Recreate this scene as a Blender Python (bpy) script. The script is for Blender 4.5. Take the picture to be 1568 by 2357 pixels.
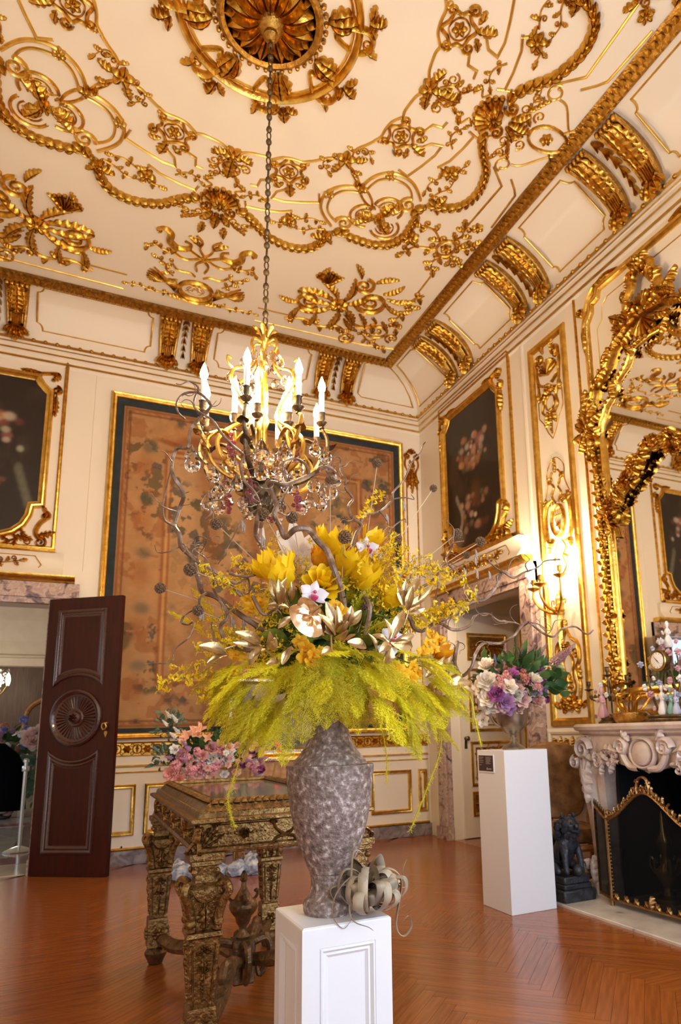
import bpy, math, random
import numpy as np
from mathutils import Vector, Matrix, noise
sc = bpy.context.scene
for o in list(bpy.data.objects): bpy.data.objects.remove(o)
R = random.Random(7)
PI = math.pi
# ------------------------------------------------------------------ camera
FPX, YAW, PITCH, ROLL, CX, CY, EYE = 1558.14, .461779, .197769, -.0255562, 948.12, 1370.66, 1.25
def _basis():
    f = Vector((math.sin(YAW)*math.cos(PITCH), math.cos(YAW)*math.cos(PITCH), math.sin(PITCH)))
    r = Vector((math.cos(YAW), -math.sin(YAW), 0)); u = r.cross(f)
    return (r*math.cos(ROLL)+u*math.sin(ROLL), -r*math.sin(ROLL)+u*math.cos(ROLL), f)
CR, CU, CF = _basis()
cd = bpy.data.cameras.new('camera'); cam = bpy.data.objects.new('camera', cd); sc.collection.objects.link(cam)
m = Matrix((CR, CU, -CF)).transposed().to_4x4(); m.translation = (0, 0, EYE); cam.matrix_world = m
cd.sensor_fit = 'VERTICAL'; cd.sensor_height = 36.0; cd.lens = 36*FPX/2357
cd.shift_x = (784-CX)/2357; cd.shift_y = (CY-1178.5)/2357; cd.clip_start = .05
cd.dof.use_dof = True; cd.dof.focus_distance = 2.15; cd.dof.aperture_fstop = 5.6
sc.camera = cam
def at(x, y, Y):                       # point of the place seen at a photo pixel, on the vertical plane y = Y
    d = CR*((x-CX)/FPX) - CU*((y-CY)/FPX) + CF
    return Vector((0, 0, EYE)) + d*(Y/d.y)
# ------------------------------------------------------------------ world, daylight, exposure
w = bpy.data.worlds.new('sky'); sc.world = w; w.use_nodes = True
bg = w.node_tree.nodes['Background']; bg.inputs[0].default_value = (.62, .76, 1, 1); bg.inputs[1].default_value = 1.0
def area(name, loc, rot, sx, sy, power, col):
    l = bpy.data.lights.new(name, 'AREA'); l.shape = 'RECTANGLE'; l.size = sx; l.size_y = sy; l.energy = power; l.color = col
    o = bpy.data.objects.new(name, l); sc.collection.objects.link(o); o.location = loc; o.rotation_euler = rot
    return o
DAY = (.70, .83, 1.0)
XL, XW, YS, YB, ZC = -2.3, 4.06, -.5, 7.79, 5.95      # room: west, east, south, north walls, ceiling
AX, AY = .88, 3.66                                    # centre of the ceiling design
WINS = [(-1.95, -.75), (.95, 2.15), (2.45, 3.65)]
for i, (a, b) in enumerate(WINS):
    area('window_daylight', ((a+b)/2, YS-.32, 2.25), (PI/2, 0, 0), b-a, 3.7, [34, 122, 122][i], DAY)
area('hall_daylight', (-5.2, 11.5, 3.0), (0, -PI/2, 0), 2.6, 4, 14, DAY)
vs = sc.view_settings; vs.view_transform = 'Standard'; vs.look = 'None'; vs.exposure = 0.0; vs.gamma = 1; vs.use_curve_mapping = False
CANDLE = (1.0, .75, .46)
CH_EMIT, SC_EMIT = 700, 1700

# ------------------------------------------------------------------ materials
MATS = {}
def mat(name, col, rough=.5, metal=0, var=None, vscale=8, vstr=1.0, bump=0, bscale=60, spec=.5, trans=0, emit=0, coat=0, ior=None, rnd=0, detail=4, stretch=None, transl=0, alpha=None, ecol=None, dist=0):
    m = bpy.data.materials.new(name); m.use_nodes = True; nt = m.node_tree; N = nt.nodes; L = nt.links
    b = N['Principled BSDF']; c4 = (*col, 1); b.inputs['Base Color'].default_value = c4
    b.inputs['Roughness'].default_value = rough; b.inputs['Metallic'].default_value = metal; b.inputs['Specular IOR Level'].default_value = spec
    b.inputs['Transmission Weight'].default_value = trans; b.inputs['Coat Weight'].default_value = coat; b.inputs['Coat Roughness'].default_value = .12
    if ior: b.inputs['IOR'].default_value = ior
    if emit: b.inputs['Emission Color'].default_value = (*(ecol or col), 1); b.inputs['Emission Strength'].default_value = emit
    tc = N.new('ShaderNodeTexCoord'); src = tc.outputs['Object']
    if stretch:
        mp = N.new('ShaderNodeMapping'); mp.inputs['Scale'].default_value = stretch; L.new(src, mp.inputs[0]); src = mp.outputs[0]
    last = None
    if var:
        n = N.new('ShaderNodeTexNoise'); n.inputs['Scale'].default_value = vscale; n.inputs['Detail'].default_value = detail; n.inputs['Distortion'].default_value = dist
        L.new(src, n.inputs['Vector']); r = N.new('ShaderNodeValToRGB'); cr = r.color_ramp
        cols = var if isinstance(var, list) else [(.35, col), (.65, var)]
        cr.elements[0].position, cr.elements[0].color = cols[0][0], (*cols[0][1], 1)
        cr.elements[1].position, cr.elements[1].color = cols[-1][0], (*cols[-1][1], 1)
        for p, c in cols[1:-1]: e = cr.elements.new(p); e.color = (*c, 1)
        L.new(n.outputs['Fac'], r.inputs[0]); last = r.outputs[0]
    if rnd:
        oi = N.new('ShaderNodeObjectInfo'); hs = N.new('ShaderNodeHueSaturation'); mr = N.new('ShaderNodeMapRange')
        mr.inputs['To Min'].default_value = 1-rnd; mr.inputs['To Max'].default_value = 1+rnd
        L.new(oi.outputs['Random'], mr.inputs['Value']); L.new(mr.outputs[0], hs.inputs['Value'])
        if last: L.new(last, hs.inputs['Color'])
        else: hs.inputs['Color'].default_value = c4
        last = hs.outputs[0]
    if last: L.new(last, b.inputs['Base Color'])
    if bump:
        n2 = N.new('ShaderNodeTexNoise'); n2.inputs['Scale'].default_value = bscale; n2.inputs['Detail'].default_value = 3; L.new(src, n2.inputs['Vector'])
        bp = N.new('ShaderNodeBump'); bp.inputs['Strength'].default_value = bump; bp.inputs['Distance'].default_value = .01; L.new(n2.outputs['Fac'], bp.inputs['Height']); L.new(bp.outputs[0], b.inputs['Normal'])
    if transl:
        out = N['Material Output']; t = N.new('ShaderNodeBsdfTranslucent'); t.inputs[0].default_value = c4; mx = N.new('ShaderNodeMixShader'); mx.inputs[0].default_value = transl
        if last: L.new(last, t.inputs[0])
        L.new(b.outputs[0], mx.inputs[1]); L.new(t.outputs[0], mx.inputs[2]); L.new(mx.outputs[0], out.inputs[0])
    if alpha is not None:
        out = N['Material Output']; t = N.new('ShaderNodeBsdfTransparent'); mx = N.new('ShaderNodeMixShader'); mx.inputs[0].default_value = alpha
        L.new(t.outputs[0], mx.inputs[1]); L.new(b.outputs[0], mx.inputs[2]); L.new(mx.outputs[0], out.inputs[0])
    MATS[name] = m
    return m
def vcmat(name, rough=.8, bump=.3, bscale=300, spec=.3, coat=0):
    m = mat(name, (.5, .5, .5), rough, bump=bump, bscale=bscale, spec=spec, coat=coat)
    a = m.node_tree.nodes.new('ShaderNodeAttribute'); a.attribute_name = 'Col'
    m.node_tree.links.new(a.outputs['Color'], m.node_tree.nodes['Principled BSDF'].inputs['Base Color'])
    return m
CREAM = (.80, .72, .60)
mat('cream', CREAM, .45, var=(.77, .685, .56), vscale=1.2, bump=.03, bscale=25)
mat('ceiling_cream', (.80, .72, .60), .6, bump=.03, bscale=30)
mat('gold', (.74, .42, .07), .30, 1, var=(.44, .22, .025), vscale=22, bump=.25, bscale=70)
mat('gold_line', (.78, .50, .12), .33, .9, var=(.58, .34, .06), vscale=9)
mat('gold_dark', (.34, .17, .035), .36, 1, var=(.60, .34, .07), vscale=26, bump=.5, bscale=80)
mat('gold_frame', (.86, .56, .13), .28, 1, var=(.62, .36, .06), vscale=14, bump=.3, bscale=50)
mat('antique_gilt', (.28, .17, .065), .36, .85, var=[(.25, (.11, .062, .024)), (.48, (.25, .148, .052)), (.75, (.42, .265, .10))], vscale=45, bump=.7, bscale=70)
mat('antique_dark', (.10, .055, .025), .45, .6, var=(.24, .13, .05), vscale=22, bump=.6, bscale=50)
mat('bronze', (.075, .05, .03), .4, .8, var=(.20, .13, .055), vscale=25, bump=.3)
mat('violet_marble', (.5, .35, .3), .22, var=[(.30, (.07, .04, .05)), (.42, (.30, .20, .19)), (.5, (.52, .40, .34)), (.6, (.40, .25, .22)), (.72, (.66, .55, .47))], vscale=7, detail=9, dist=1.6, coat=.3)
mat('grey_marble', (.25, .2, .19), .25, var=[(.3, (.10, .08, .085)), (.5, (.24, .19, .185)), (.7, (.37, .31, .30))], vscale=9, detail=8, dist=1)
mat('mantel_marble', (.62, .49, .40), .3, var=[(.3, (.44, .33, .28)), (.5, (.62, .49, .41)), (.7, (.73, .62, .54))], vscale=6, detail=7, dist=.8, coat=.2, bump=.15, bscale=30)
mat('hearth_marble', (.62, .54, .42), .2, var=[(.25, (.13, .09, .10)), (.33, (.55, .47, .38)), (.7, (.70, .62, .50))], vscale=7, detail=6)
mat('white_paint', (.82, .82, .83), .4, bump=.02, bscale=40)
mat('white_matte', (.80, .80, .81), .55)
mat('oak', (.33, .112, .028), .22, var=[(.25, (.23, .062, .010)), (.5, (.31, .088, .015)), (.75, (.38, .118, .024))], vscale=4, detail=6, stretch=(.8, 12, 12), coat=.2, rnd=.13, bump=.04, bscale=20)
mat('oak_joint', (.12, .04, .012), .5)
mat('mahogany', (.022, .0016, .0012), .34, var=(.042, .0036, .0022), vscale=6, stretch=(5, 5, .5), coat=.2, detail=4, spec=.3)
mat('mahogany_mould', (.028, .006, .004), .2, var=(.06, .013, .008), vscale=40, coat=.8, bump=.5, bscale=90)
mat('brass', (.55, .36, .10), .3, 1)
mat('stone', (.23, .17, .16), .55, var=[(.28, (.11, .074, .06)), (.47, (.23, .165, .14)), (.56, (.31, .235, .205)), (.70, (.66, .56, .52))], vscale=60, detail=12, bump=.6, bscale=120, spec=.4)
mat('mirror', (.93, .92, .88), .012, 1)
mat('crystal', (1, .98, .95), .02, trans=1, ior=1.5)
mat('amethyst', (.55, .16, .20), .05, trans=.75, ior=1.5)
mat('candle', (.93, .90, .86), .45)
mat('flame', (1, .86, .62), .4, emit=CH_EMIT, ecol=CANDLE)
mat('sconce_flame', (1, .86, .62), .4, emit=SC_EMIT, ecol=CANDLE)
mat('hall_bulb', (1, .9, .75), .4, emit=70, ecol=(1, .85, .65))
mat('black_iron', (.008, .008, .011), .5, bump=.3)
mat('soot', (.006, .006, .009), .8)
mat('screen_mesh', (.004, .004, .005), .8, alpha=.86, spec=.1)
mat('screen_gilt', (.46, .27, .11), .42, 1, var=(.30, .16, .05), vscale=40)
mat('lion_stone', (.012, .013, .017), .45, var=(.038, .038, .045), vscale=16, bump=.6, bscale=60)
mat('tapestry_fabric', (.26, .135, .055), .85, var=[(.3, (.10, .05, .022)), (.5, (.24, .125, .05)), (.7, (.36, .22, .10))], vscale=9, detail=8, bump=.4, bscale=120)
mat('gilt_wood', (.42, .20, .06), .4, .4, var=(.24, .10, .03), vscale=14)
mat('plaque', (.055, .028, .026), .5); mat('print', (.42, .33, .31), .6)
mat('willow', (.25, .145, .085), .38, .1, var=[(.3, (.13, .072, .042)), (.55, (.25, .15, .095)), (.75, (.48, .36, .27))], vscale=30, stretch=(1, 1, 1), bump=.3, bscale=120)
mat('straw_stem', (.50, .36, .22), .6)
mat('pod', (.17, .09, .045), .8, var=(.42, .27, .15), vscale=160, spec=.2)
mat('catkin', (.30, .22, .17), .8, var=(.42, .34, .27), vscale=120)
mat('tulip_yellow', (.93, .60, .004), .5, var=(.95, .70, .012), vscale=20, transl=.35)
mat('tulip_orange', (.82, .33, .004), .5, var=(.90, .46, .01), vscale=24, transl=.3)
mat('petal_white', (.80, .70, .60), .5, transl=.3)
mat('orchid_white', (.84, .77, .79), .45, transl=.25)
mat('orchid_lip', (.55, .06, .14), .5)
mat('oncidium', (.94, .70, .008), .5, var=(.90, .56, .01), vscale=60, transl=.3)
mat('orchid_gold', (.92, .48, .004), .5, var=(.94, .60, .01), vscale=25, transl=.3)
mat('gold_leaf', (.66, .49, .26), .30, .92, var=(.46, .31, .13), vscale=12, bump=.15, bscale=60)
mat('gold_anthurium', (.74, .50, .29), .26, 1, bump=.2, bscale=20)
mat('green_stem', (.16, .22, .02), .6)
mat('fern_bright', (.82, .74, .03), .6, rnd=.25, transl=.45)
mat('fern_olive', (.66, .53, .025), .6, rnd=.25, transl=.4)
mat('moss', (.10, .12, .012), .9, var=(.24, .27, .02), vscale=30)
mat('airplant', (.47, .38, .26), .5, var=(.30, .25, .18), vscale=14, stretch=(1, 1, 1), rnd=.18)
mat('leaf_green', (.035, .10, .022), .45, var=(.07, .16, .04), vscale=10, transl=.2, rnd=.3)
mat('leaf_grey', (.13, .20, .13), .5, transl=.2, rnd=.3)
for nm, c in dict(rose_white=(.84, .74, .62), rose_pink=(.72, .38, .34), rose_salmon=(.62, .25, .18), rose_mauve=(.42, .12, .34), rose_plum=(.20, .03, .13), lilac=(.48, .26, .46), blue_bloom=(.24, .27, .55), blush=(.78, .55, .47), hot_pink=(.75, .02, .14), peach=(.86, .46, .28), pink=(.80, .42, .46), white_bloom=(.82, .82, .76), heather=(.38, .22, .24)).items():
    mat(nm, c, .6, var=tuple(min(1, x*1.25) for x in c), vscale=30, transl=.2, rnd=.12)
mat('pewter', (.30, .24, .17), .32, .9, var=(.46, .40, .31), vscale=9)
mat('porcelain', (.80, .76, .72), .2, coat=.4); mat('porcelain_pink', (.62, .34, .36), .25); mat('porcelain_green', (.20, .42, .36), .25); mat('porcelain_blue', (.46, .48, .60), .25)
mat('dial', (.86, .83, .77), .3)
mat('glass_top', (.10, .085, .075), .03, spec=.9, coat=1)
mat('silver', (.70, .72, .74), .22, 1, var=(.40, .40, .42), vscale=50, bump=.5, bscale=80)
mat('slag', (.34, .40, .50), .5, var=[(.3, (.11, .15, .24)), (.5, (.36, .42, .52)), (.7, (.72, .68, .66))], vscale=22, bump=.6)
mat('picture', (.15, .12, .05), .5, var=[(.3, (.03, .027, .02)), (.5, (.14, .11, .05)), (.7, (.30, .25, .16))], vscale=5, detail=6)
mat('hall_wood', (.07, .03, .010), .5, var=(.12, .055, .018), vscale=4, stretch=(6, 6, .6))
mat('hall_cream', (.72, .60, .43), .6, var=(.66, .53, .37), vscale=3)
mat('tile_cream', (.62, .54, .42), .12, coat=.3, var=(.55, .46, .35), vscale=4)
mat('tile_rose', (.33, .17, .14), .12, coat=.3, var=(.40, .22, .18), vscale=6)
mat('coat_black', (.003, .003, .004), 1, spec=.05); mat('skin', (.45, .25, .18), .5); mat('shoe', (.02, .016, .015), .4); mat('hair', (.05, .03, .02), .6)
mat('chrome', (.80, .83, .85), .14, 1)
mat('glass_pane', (.9, .95, 1), .02, alpha=.06)
vcmat('weave', .9, .35, 420); vcmat('canvas', .45, .15, 200, spec=.4, coat=.15)

# ------------------------------------------------------------------ objects
COL = sc.collection
def put(o, parent=None):
    COL.objects.link(o)
    if parent:
        t = Vector((0, 0, 0)); p = parent
        while p: t += p.location; p = p.parent
        o.parent = parent; o.location = -t
    return o
def tag(o, label=None, cat=None, group=None, kind=None):
    if label: o['label'] = label
    if cat: o['category'] = cat
    if group: o['group'] = group
    if kind: o['kind'] = kind
    return o
def thing(name, label, cat, loc=(0, 0, 0), group=None):
    o = bpy.data.objects.new(name, None); o.empty_display_size = .05; o.location = loc; COL.objects.link(o)
    return tag(o, label, cat, group)
def dup(o, parent=None, label=None, group=None):
    c = o.copy(); COL.objects.link(c)
    if parent: c.parent = parent
    for ch in o.children: dup(ch, c)
    if label: c['label'] = label
    if group: c['group'] = group
    return c
def sub(a, b, t): return a+(b-a)*t
def crom(P, n=6, closed=False):        # Catmull-Rom through points (any dimension)
    P = [Vector(p) for p in P]; out = []; k = len(P)
    for i in range(k if closed else k-1):
        p0, p1, p2, p3 = (P[(i-1) % k], P[i], P[(i+1) % k], P[(i+2) % k]) if closed else (P[max(i-1, 0)], P[i], P[i+1], P[min(i+2, k-1)])
        for j in range(n):
            t = j/n; out.append(.5*((2*p1)+(p2-p0)*t+(2*p0-5*p1+4*p2-p3)*t*t+(3*p1-p0-3*p2+p3)*t**3))
    if not closed: out.append(P[-1])
    return out
class MB:
    def __init__(s, mp=None): s.v = []; s.f = []; s.mp = mp
    def add(s, vs, fs, M=None):
        b = len(s.v)
        for p in vs:
            p = Vector(p)
            if M: p = M @ p
            if s.mp: p = Vector(s.mp(p.x, p.y, p.z))
            s.v.append(p[:])
        s.f += [tuple(b+i for i in f) for f in fs]
        return s
    def box(s, x0, x1, y0, y1, z0, z1, M=None, ch=0):
        if not ch:
            return s.add([(x0, y0, z0), (x1, y0, z0), (x1, y1, z0), (x0, y1, z0), (x0, y0, z1), (x1, y0, z1), (x1, y1, z1), (x0, y1, z1)],
                         [(0, 3, 2, 1), (4, 5, 6, 7), (0, 1, 5, 4), (1, 2, 6, 5), (2, 3, 7, 6), (3, 0, 4, 7)], M)
        P = [(x0+ch, y0), (x1-ch, y0), (x1, y0+ch), (x1, y1-ch), (x1-ch, y1), (x0+ch, y1), (x0, y1-ch), (x0, y0+ch)]
        cx, cy = (x0+x1)/2, (y0+y1)/2
        def ring(z, k): return [(min(max(x, x0+k), x1-k), min(max(y, y0+k), y1-k), z) for x, y in P]
        return s.loft([ring(z0, ch), ring(z0+ch, 0), ring(z1-ch, 0), ring(z1, ch)], True, True, M)
    def loft(s, rings, closed=True, cap=False, M=None):
        n = len(rings[0]); vs = [p for r in rings for p in r]; fs = []
        for i in range(len(rings)-1):
            for j in range(n if closed else n-1): k = (j+1) % n; fs.append((i*n+j, i*n+k, (i+1)*n+k, (i+1)*n+j))
        if cap: fs.append(tuple(range(n-1, -1, -1))); fs.append(tuple(range((len(rings)-1)*n, len(rings)*n)))
        return s.add(vs, fs, M)
    def lathe(s, prof, n=24, c=(0, 0, 0), M=None, fl=None):
        rings = []
        for r, z in prof:
            rings.append([(c[0]+r*(1+(fl(a, z) if fl else 0))*math.cos(a), c[1]+r*(1+(fl(a, z) if fl else 0))*math.sin(a), c[2]+z) for a in [2*PI*i/n for i in range(n)]])
        return s.loft(rings, True, True, M)
    def tube(s, P, r, n=6, cap=True, M=None, flat=1.0):
        P = [Vector(p) for p in P]; k = len(P)
        rr = [r(i/(k-1)) for i in range(k)] if callable(r) else ([r]*k if not isinstance(r, (list, tuple)) else r)
        rings = []; nrm = None
        for i, p in enumerate(P):
            t = (P[min(i+1, k-1)]-P[max(i-1, 0)])
            if t.length < 1e-9: t = Vector((0, 0, 1))
            t.normalize()
            if nrm is None: nrm = t.orthogonal().normalized()
            nrm = (nrm-t*nrm.dot(t))
            if nrm.length < 1e-6: nrm = t.orthogonal()
            nrm.normalize(); bi = t.cross(nrm)
            rings.append([p+nrm*(rr[i]*math.cos(2*PI*j/n))+bi*(rr[i]*flat*math.sin(2*PI*j/n)) for j in range(n)])
        return s.loft(rings, True, cap, M)
    def ball(s, c, r, n=8, m=5, sc=(1, 1, 1), M=None):
        return s.lathe([(max(1e-4, r*sc[0]*math.sin(PI*i/m)), -r*sc[2]*math.cos(PI*i/m)) for i in range(m+1)], n, c, M)
    def poly(s, P, h0, h1, M=None):    # outline in the xy plane, extruded in z
        n = len(P); vs = [(x, y, h0) for x, y in P]+[(x, y, h1) for x, y in P]
        return s.add(vs, [tuple(range(n-1, -1, -1)), tuple(range(n, 2*n))]+[(i, (i+1) % n, n+(i+1) % n, n+i) for i in range(n)], M)
    # --- relief drawing in a (u, v, height) frame
    def stroke(s, P, wd, h=.012, n=5, sm=True, closed=False, pr=None):
        P = crom([(p[0], p[1], 0) for p in P], n, closed) if sm else [Vector((p[0], p[1], 0)) for p in P]
        k = len(P); rings = []
        for i, p in enumerate(P):
            a, b = (P[(i-1) % k], P[(i+1) % k]) if closed else (P[max(i-1, 0)], P[min(i+1, k-1)])
            t = b-a; L_ = math.hypot(t.x, t.y) or 1e-9; nx, ny = -t.y/L_, t.x/L_
            q = i/(k-1); ww = (wd(q) if callable(wd) else wd)/2
            if not sm and 0 < i < k-1:      # mitre
                t1 = (P[i]-P[i-1]).normalized(); t2 = (P[i+1]-P[i]).normalized(); cs = max(.35, math.cos(t1.angle(t2, 0)/2)); ww /= cs
                bis = (t1+t2)
                if bis.length > 1e-6: bis.normalize(); nx, ny = -bis.y, bis.x
            hh = h*(.5+.5*min(1, ww*2/(wd if not callable(wd) else max(1e-6, wd(.3)))))
            rings.append([(p.x+nx*ww*e, p.y+ny*ww*e, hh*g) for e, g in (pr or ((-1, -.1), (-.75, .6), (0, 1), (.75, .6), (1, -.1)))])
        if closed: rings.append(rings[0])
        return s.loft(rings, False)
    def spiral(s, c, r0, r1, a0, turns, w0, w1=None, h=.014, n=14):
        k = max(6, int(abs(turns)*n)); w1 = w0*.5 if w1 is None else w1
        P = [(c[0]+sub(r0, r1, i/k)*math.cos(a0+2*PI*turns*i/k), c[1]+sub(r0, r1, i/k)*math.sin(a0+2*PI*turns*i/k)) for i in range(k+1)]
        s.stroke(P, lambda t: sub(w0, w1, t), h, sm=False, n=1); s.bead(P[-1], w1*.8, h); return s
    def bead(s, p, r, h=None, n=7):
        h = h or r; return s.add([(p[0]+r*math.cos(2*PI*i/n), p[1]+r*math.sin(2*PI*i/n), 0) for i in range(n)]+[(p[0]+r*.7*math.cos(2*PI*i/n), p[1]+r*.7*math.sin(2*PI*i/n), h*.75) for i in range(n)]+[(p[0], p[1], h)],
                                 [(i, (i+1) % n, n+(i+1) % n, n+i) for i in range(n)]+[(n+i, n+(i+1) % n, 2*n) for i in range(n)])
    def leaf(s, p, ang, L, W, curl=0, lobes=4, h=.02, n=9):
        rings = []; x, y, a = p[0], p[1], ang
        if lobes > 1: n = lobes*4+1
        for i in range(n):
            t = i/(n-1); env = math.sin(PI*min(1, (t*.92+.06)))**.8; sw = 1.0
            if lobes > 1: f = (t*lobes) % 1.0; sw = .42+.62*math.sin(PI*min(1, f*1.15+.0))**.6 if t < .97 else .2
            ww = W*env*sw*.5; nx, ny = -math.sin(a), math.cos(a); hh = h*(.4+.8*math.sin(PI*(t*.8+.1))); bk = -ww*.35 if lobes > 1 else 0; cx_, cy_ = math.cos(a)*bk, math.sin(a)*bk
            rings.append([(x+nx*ww*e-cx_*abs(e), y+ny*ww*e-cy_*abs(e), hh*g) for e, g in ((-1, .05), (-.55, .8), (-.12, 1.05), (0, .62), (.12, 1.05), (.55, .8), (1, .05))])
            x += math.cos(a)*L/(n-1); y += math.sin(a)*L/(n-1); a += curl/(n-1)
        return s.loft(rings, False)
    def rosette(s, p, r, n=6, h=.02, a0=0):
        for i in range(n):
            a = a0+2*PI*i/n; s.leaf((p[0]+r*.15*math.cos(a), p[1]+r*.15*math.sin(a)), a, r*.85, r*.75, 0, 1, h, 5)
        return s.bead(p, r*.28, h*1.4)
    def shell(s, p, ang, r, n=7, spread=2.2, h=.03):
        for i in range(n):
            a = ang+spread*(i/(n-1)-.5); q = r*(1-.12*abs(i/(n-1)-.5)*2)
            s.stroke([p, (p[0]+q*.6*math.cos(a), p[1]+q*.6*math.sin(a)), (p[0]+q*math.cos(a), p[1]+q*math.sin(a))], lambda t: r*spread/n*(.15+.95*t), h, 3)
            s.bead((p[0]+q*math.cos(a), p[1]+q*math.sin(a)), r*spread/n*.5, h*.8)
        return s
    def sprig(s, P, w=.016, h=.012, leaves=4, ls=.06, curl=1, seed=0):   # running stem with leaves and curling tendrils
        rr = random.Random(seed); Q = crom([(p[0], p[1], 0) for p in P], 8); k = len(Q)
        s.stroke(P, lambda t: w*(1.1-.6*t), h)
        for i in range(leaves):
            t = (i+.6)/(leaves+.3); j = min(k-2, int(t*(k-1))); d = Q[j+1]-Q[j]; a = math.atan2(d.y, d.x); sg = 1 if i % 2 else -1
            s.leaf((Q[j].x, Q[j].y), a+sg*.6, ls*(1.1-.4*t), ls*.5, sg*curl, 3, h*1.4, 7)
            if curl and i % 2 == 0:
                rc = ls*.32; aa = a-sg*1.3; s.spiral((Q[j].x+rc*1.2*math.cos(aa), Q[j].y+rc*1.2*math.sin(aa)), rc, rc*.25, aa+PI, -sg*1.2, w*.7, w*.4, h, 10)
        d = Q[-1]-Q[-2]; a = math.atan2(d.y, d.x); s.leaf((Q[-1].x, Q[-1].y), a, ls*.9, ls*.55, 0, 3, h*1.5, 7)
        return s
    def frame(s, P, prof):             # closed outline in (u, v), profile of (inward offset, height)
        k = len(P); P = [Vector((p[0], p[1])) for p in P]; ar = sum(P[i].x*P[(i+1) % k].y-P[(i+1) % k].x*P[i].y for i in range(k)); sg = 1 if ar > 0 else -1
        N = []
        for i in range(k):
            t1 = (P[i]-P[i-1]).normalized(); t2 = (P[(i+1) % k]-P[i]).normalized(); b = t1+t2
            b = b.normalized() if b.length > 1e-6 else t1; c = max(.4, math.cos(t1.angle(t2, 0)/2)); N.append(Vector((-b.y, b.x))*sg/c)
        rings = [[(P[i].x+N[i].x*d, P[i].y+N[i].y*d, h) for i in range(k)] for d, h in prof]
        n = len(rings); vs = [p for r in rings for p in r]
        return s.add(vs, [(i*k+j, i*k+(j+1) % k, (i+1)*k+(j+1) % k, (i+1)*k+j) for i in range(n-1) for j in range(k)])
    def mesh(s, name, mt, smooth=True):
        me = bpy.data.meshes.new(name); me.from_pydata(s.v, [], s.f); me.materials.append(MATS[mt] if isinstance(mt, str) else mt)
        if smooth:
            me.shade_smooth()
            try: me.set_sharp_from_angle(angle=.7)
            except Exception: pass
        me.update(); return me
    def build(s, name, mt, parent=None, smooth=True):
        return put(bpy.data.objects.new(name, s.mesh(name, mt, smooth)), parent)
def struct(name, mb, mt, parent=None, smooth=False, label=None):
    o = mb.build(name, mt, parent, smooth)
    if not parent: o['kind'] = 'structure'
    if label: o['label'] = label
    return o
def rect(a, b, c, d): return [(a, c), (b, c), (b, d), (a, d)]
def onB(hh=0): return lambda x, z, h: (x, YB-hh-h, z)           # back (north) wall
def onR(hh=0): return lambda y, z, h: (XW-hh-h, y, z)           # right (east) wall
def onC(u, v, h): return (AX+u, AY+v, ZC-h)                     # ceiling
FLAT = [(0, 0), (0, .014), (.006, .020), (.016, .020), (.024, .008), (.026, 0)]
def moulding(w, h): return [(0, 0), (0, h*.55), (w*.2, h*.9), (w*.35, h), (w*.5, h*.75), (w*.62, h*.62), (w*.8, h*.7), (w*.9, h*.4), (w, 0)]
# ================================================================== the room shell
def walls(name, axis, c0, c1, U, Z, holes, mt='cream'):
    us = sorted({U[0], U[1], *[h[0] for h in holes], *[h[1] for h in holes]}); zs = sorted({Z[0], Z[1], *[h[2] for h in holes], *[h[3] for h in holes]}); b = MB()
    for i in range(len(us)-1):
        for j in range(len(zs)-1):
            um, zm = (us[i]+us[i+1])/2, (zs[j]+zs[j+1])/2
            if any(h[0] < um < h[1] and h[2] < zm < h[3] for h in holes): continue
            if axis == 'x': b.box(c0, c1, us[i], us[i+1], zs[j], zs[j+1])
            else: b.box(us[i], us[i+1], c0, c1, zs[j], zs[j+1])
    return struct(name, b, mt)
wall_back = walls('wall_back', 'y', YB, YB+.25, (XL-.25, XW+.25), (-.02, 6.3), [(-1.9, -.30, -.02, 2.62)])
wall_right = walls('wall_right', 'x', XW, XW+.16, (YS-.25, YB), (-.02, 6.3), [(5.60, 7.20, -.02, 2.67), (3.05, 4.12, -.02, 1.0)])
wall_left = walls('wall_left', 'x', XL-.25, XL, (YS-.25, YB), (-.02, 6.3), [])
wall_front = walls('wall_front', 'y', YS-.2, YS, (XL, XW), (-.02, 6.3), [(a, b, .4, 4.1) for a, b in WINS])
for i, (a, b) in enumerate(WINS):
    wf = MB(lambda u, v, h: (u, YS-.10+h, v)); wf.frame(rect(a, b, .4, 4.1), [(0, -.05), (0, .05), (.06, .05), (.06, -.05)]); wf.stroke([((a+b)/2, .4), ((a+b)/2, 4.1)], .05, .03, sm=False)
    for z in (1.4, 2.4, 3.3): wf.stroke([(a, z), (b, z)], .04, .025, sm=False)
    o = struct('window_%d' % (i+1), wf, 'white_paint')
    MB().box(a+.03, b-.03, YS-.105, YS-.10, .43, 4.07).build('pane', 'glass_pane', o, False)
ceiling = struct('ceiling', MB().box(XL-.25, XW+.25, YS-.25, YB+.25, ZC, ZC+.3), 'ceiling_cream')
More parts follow.
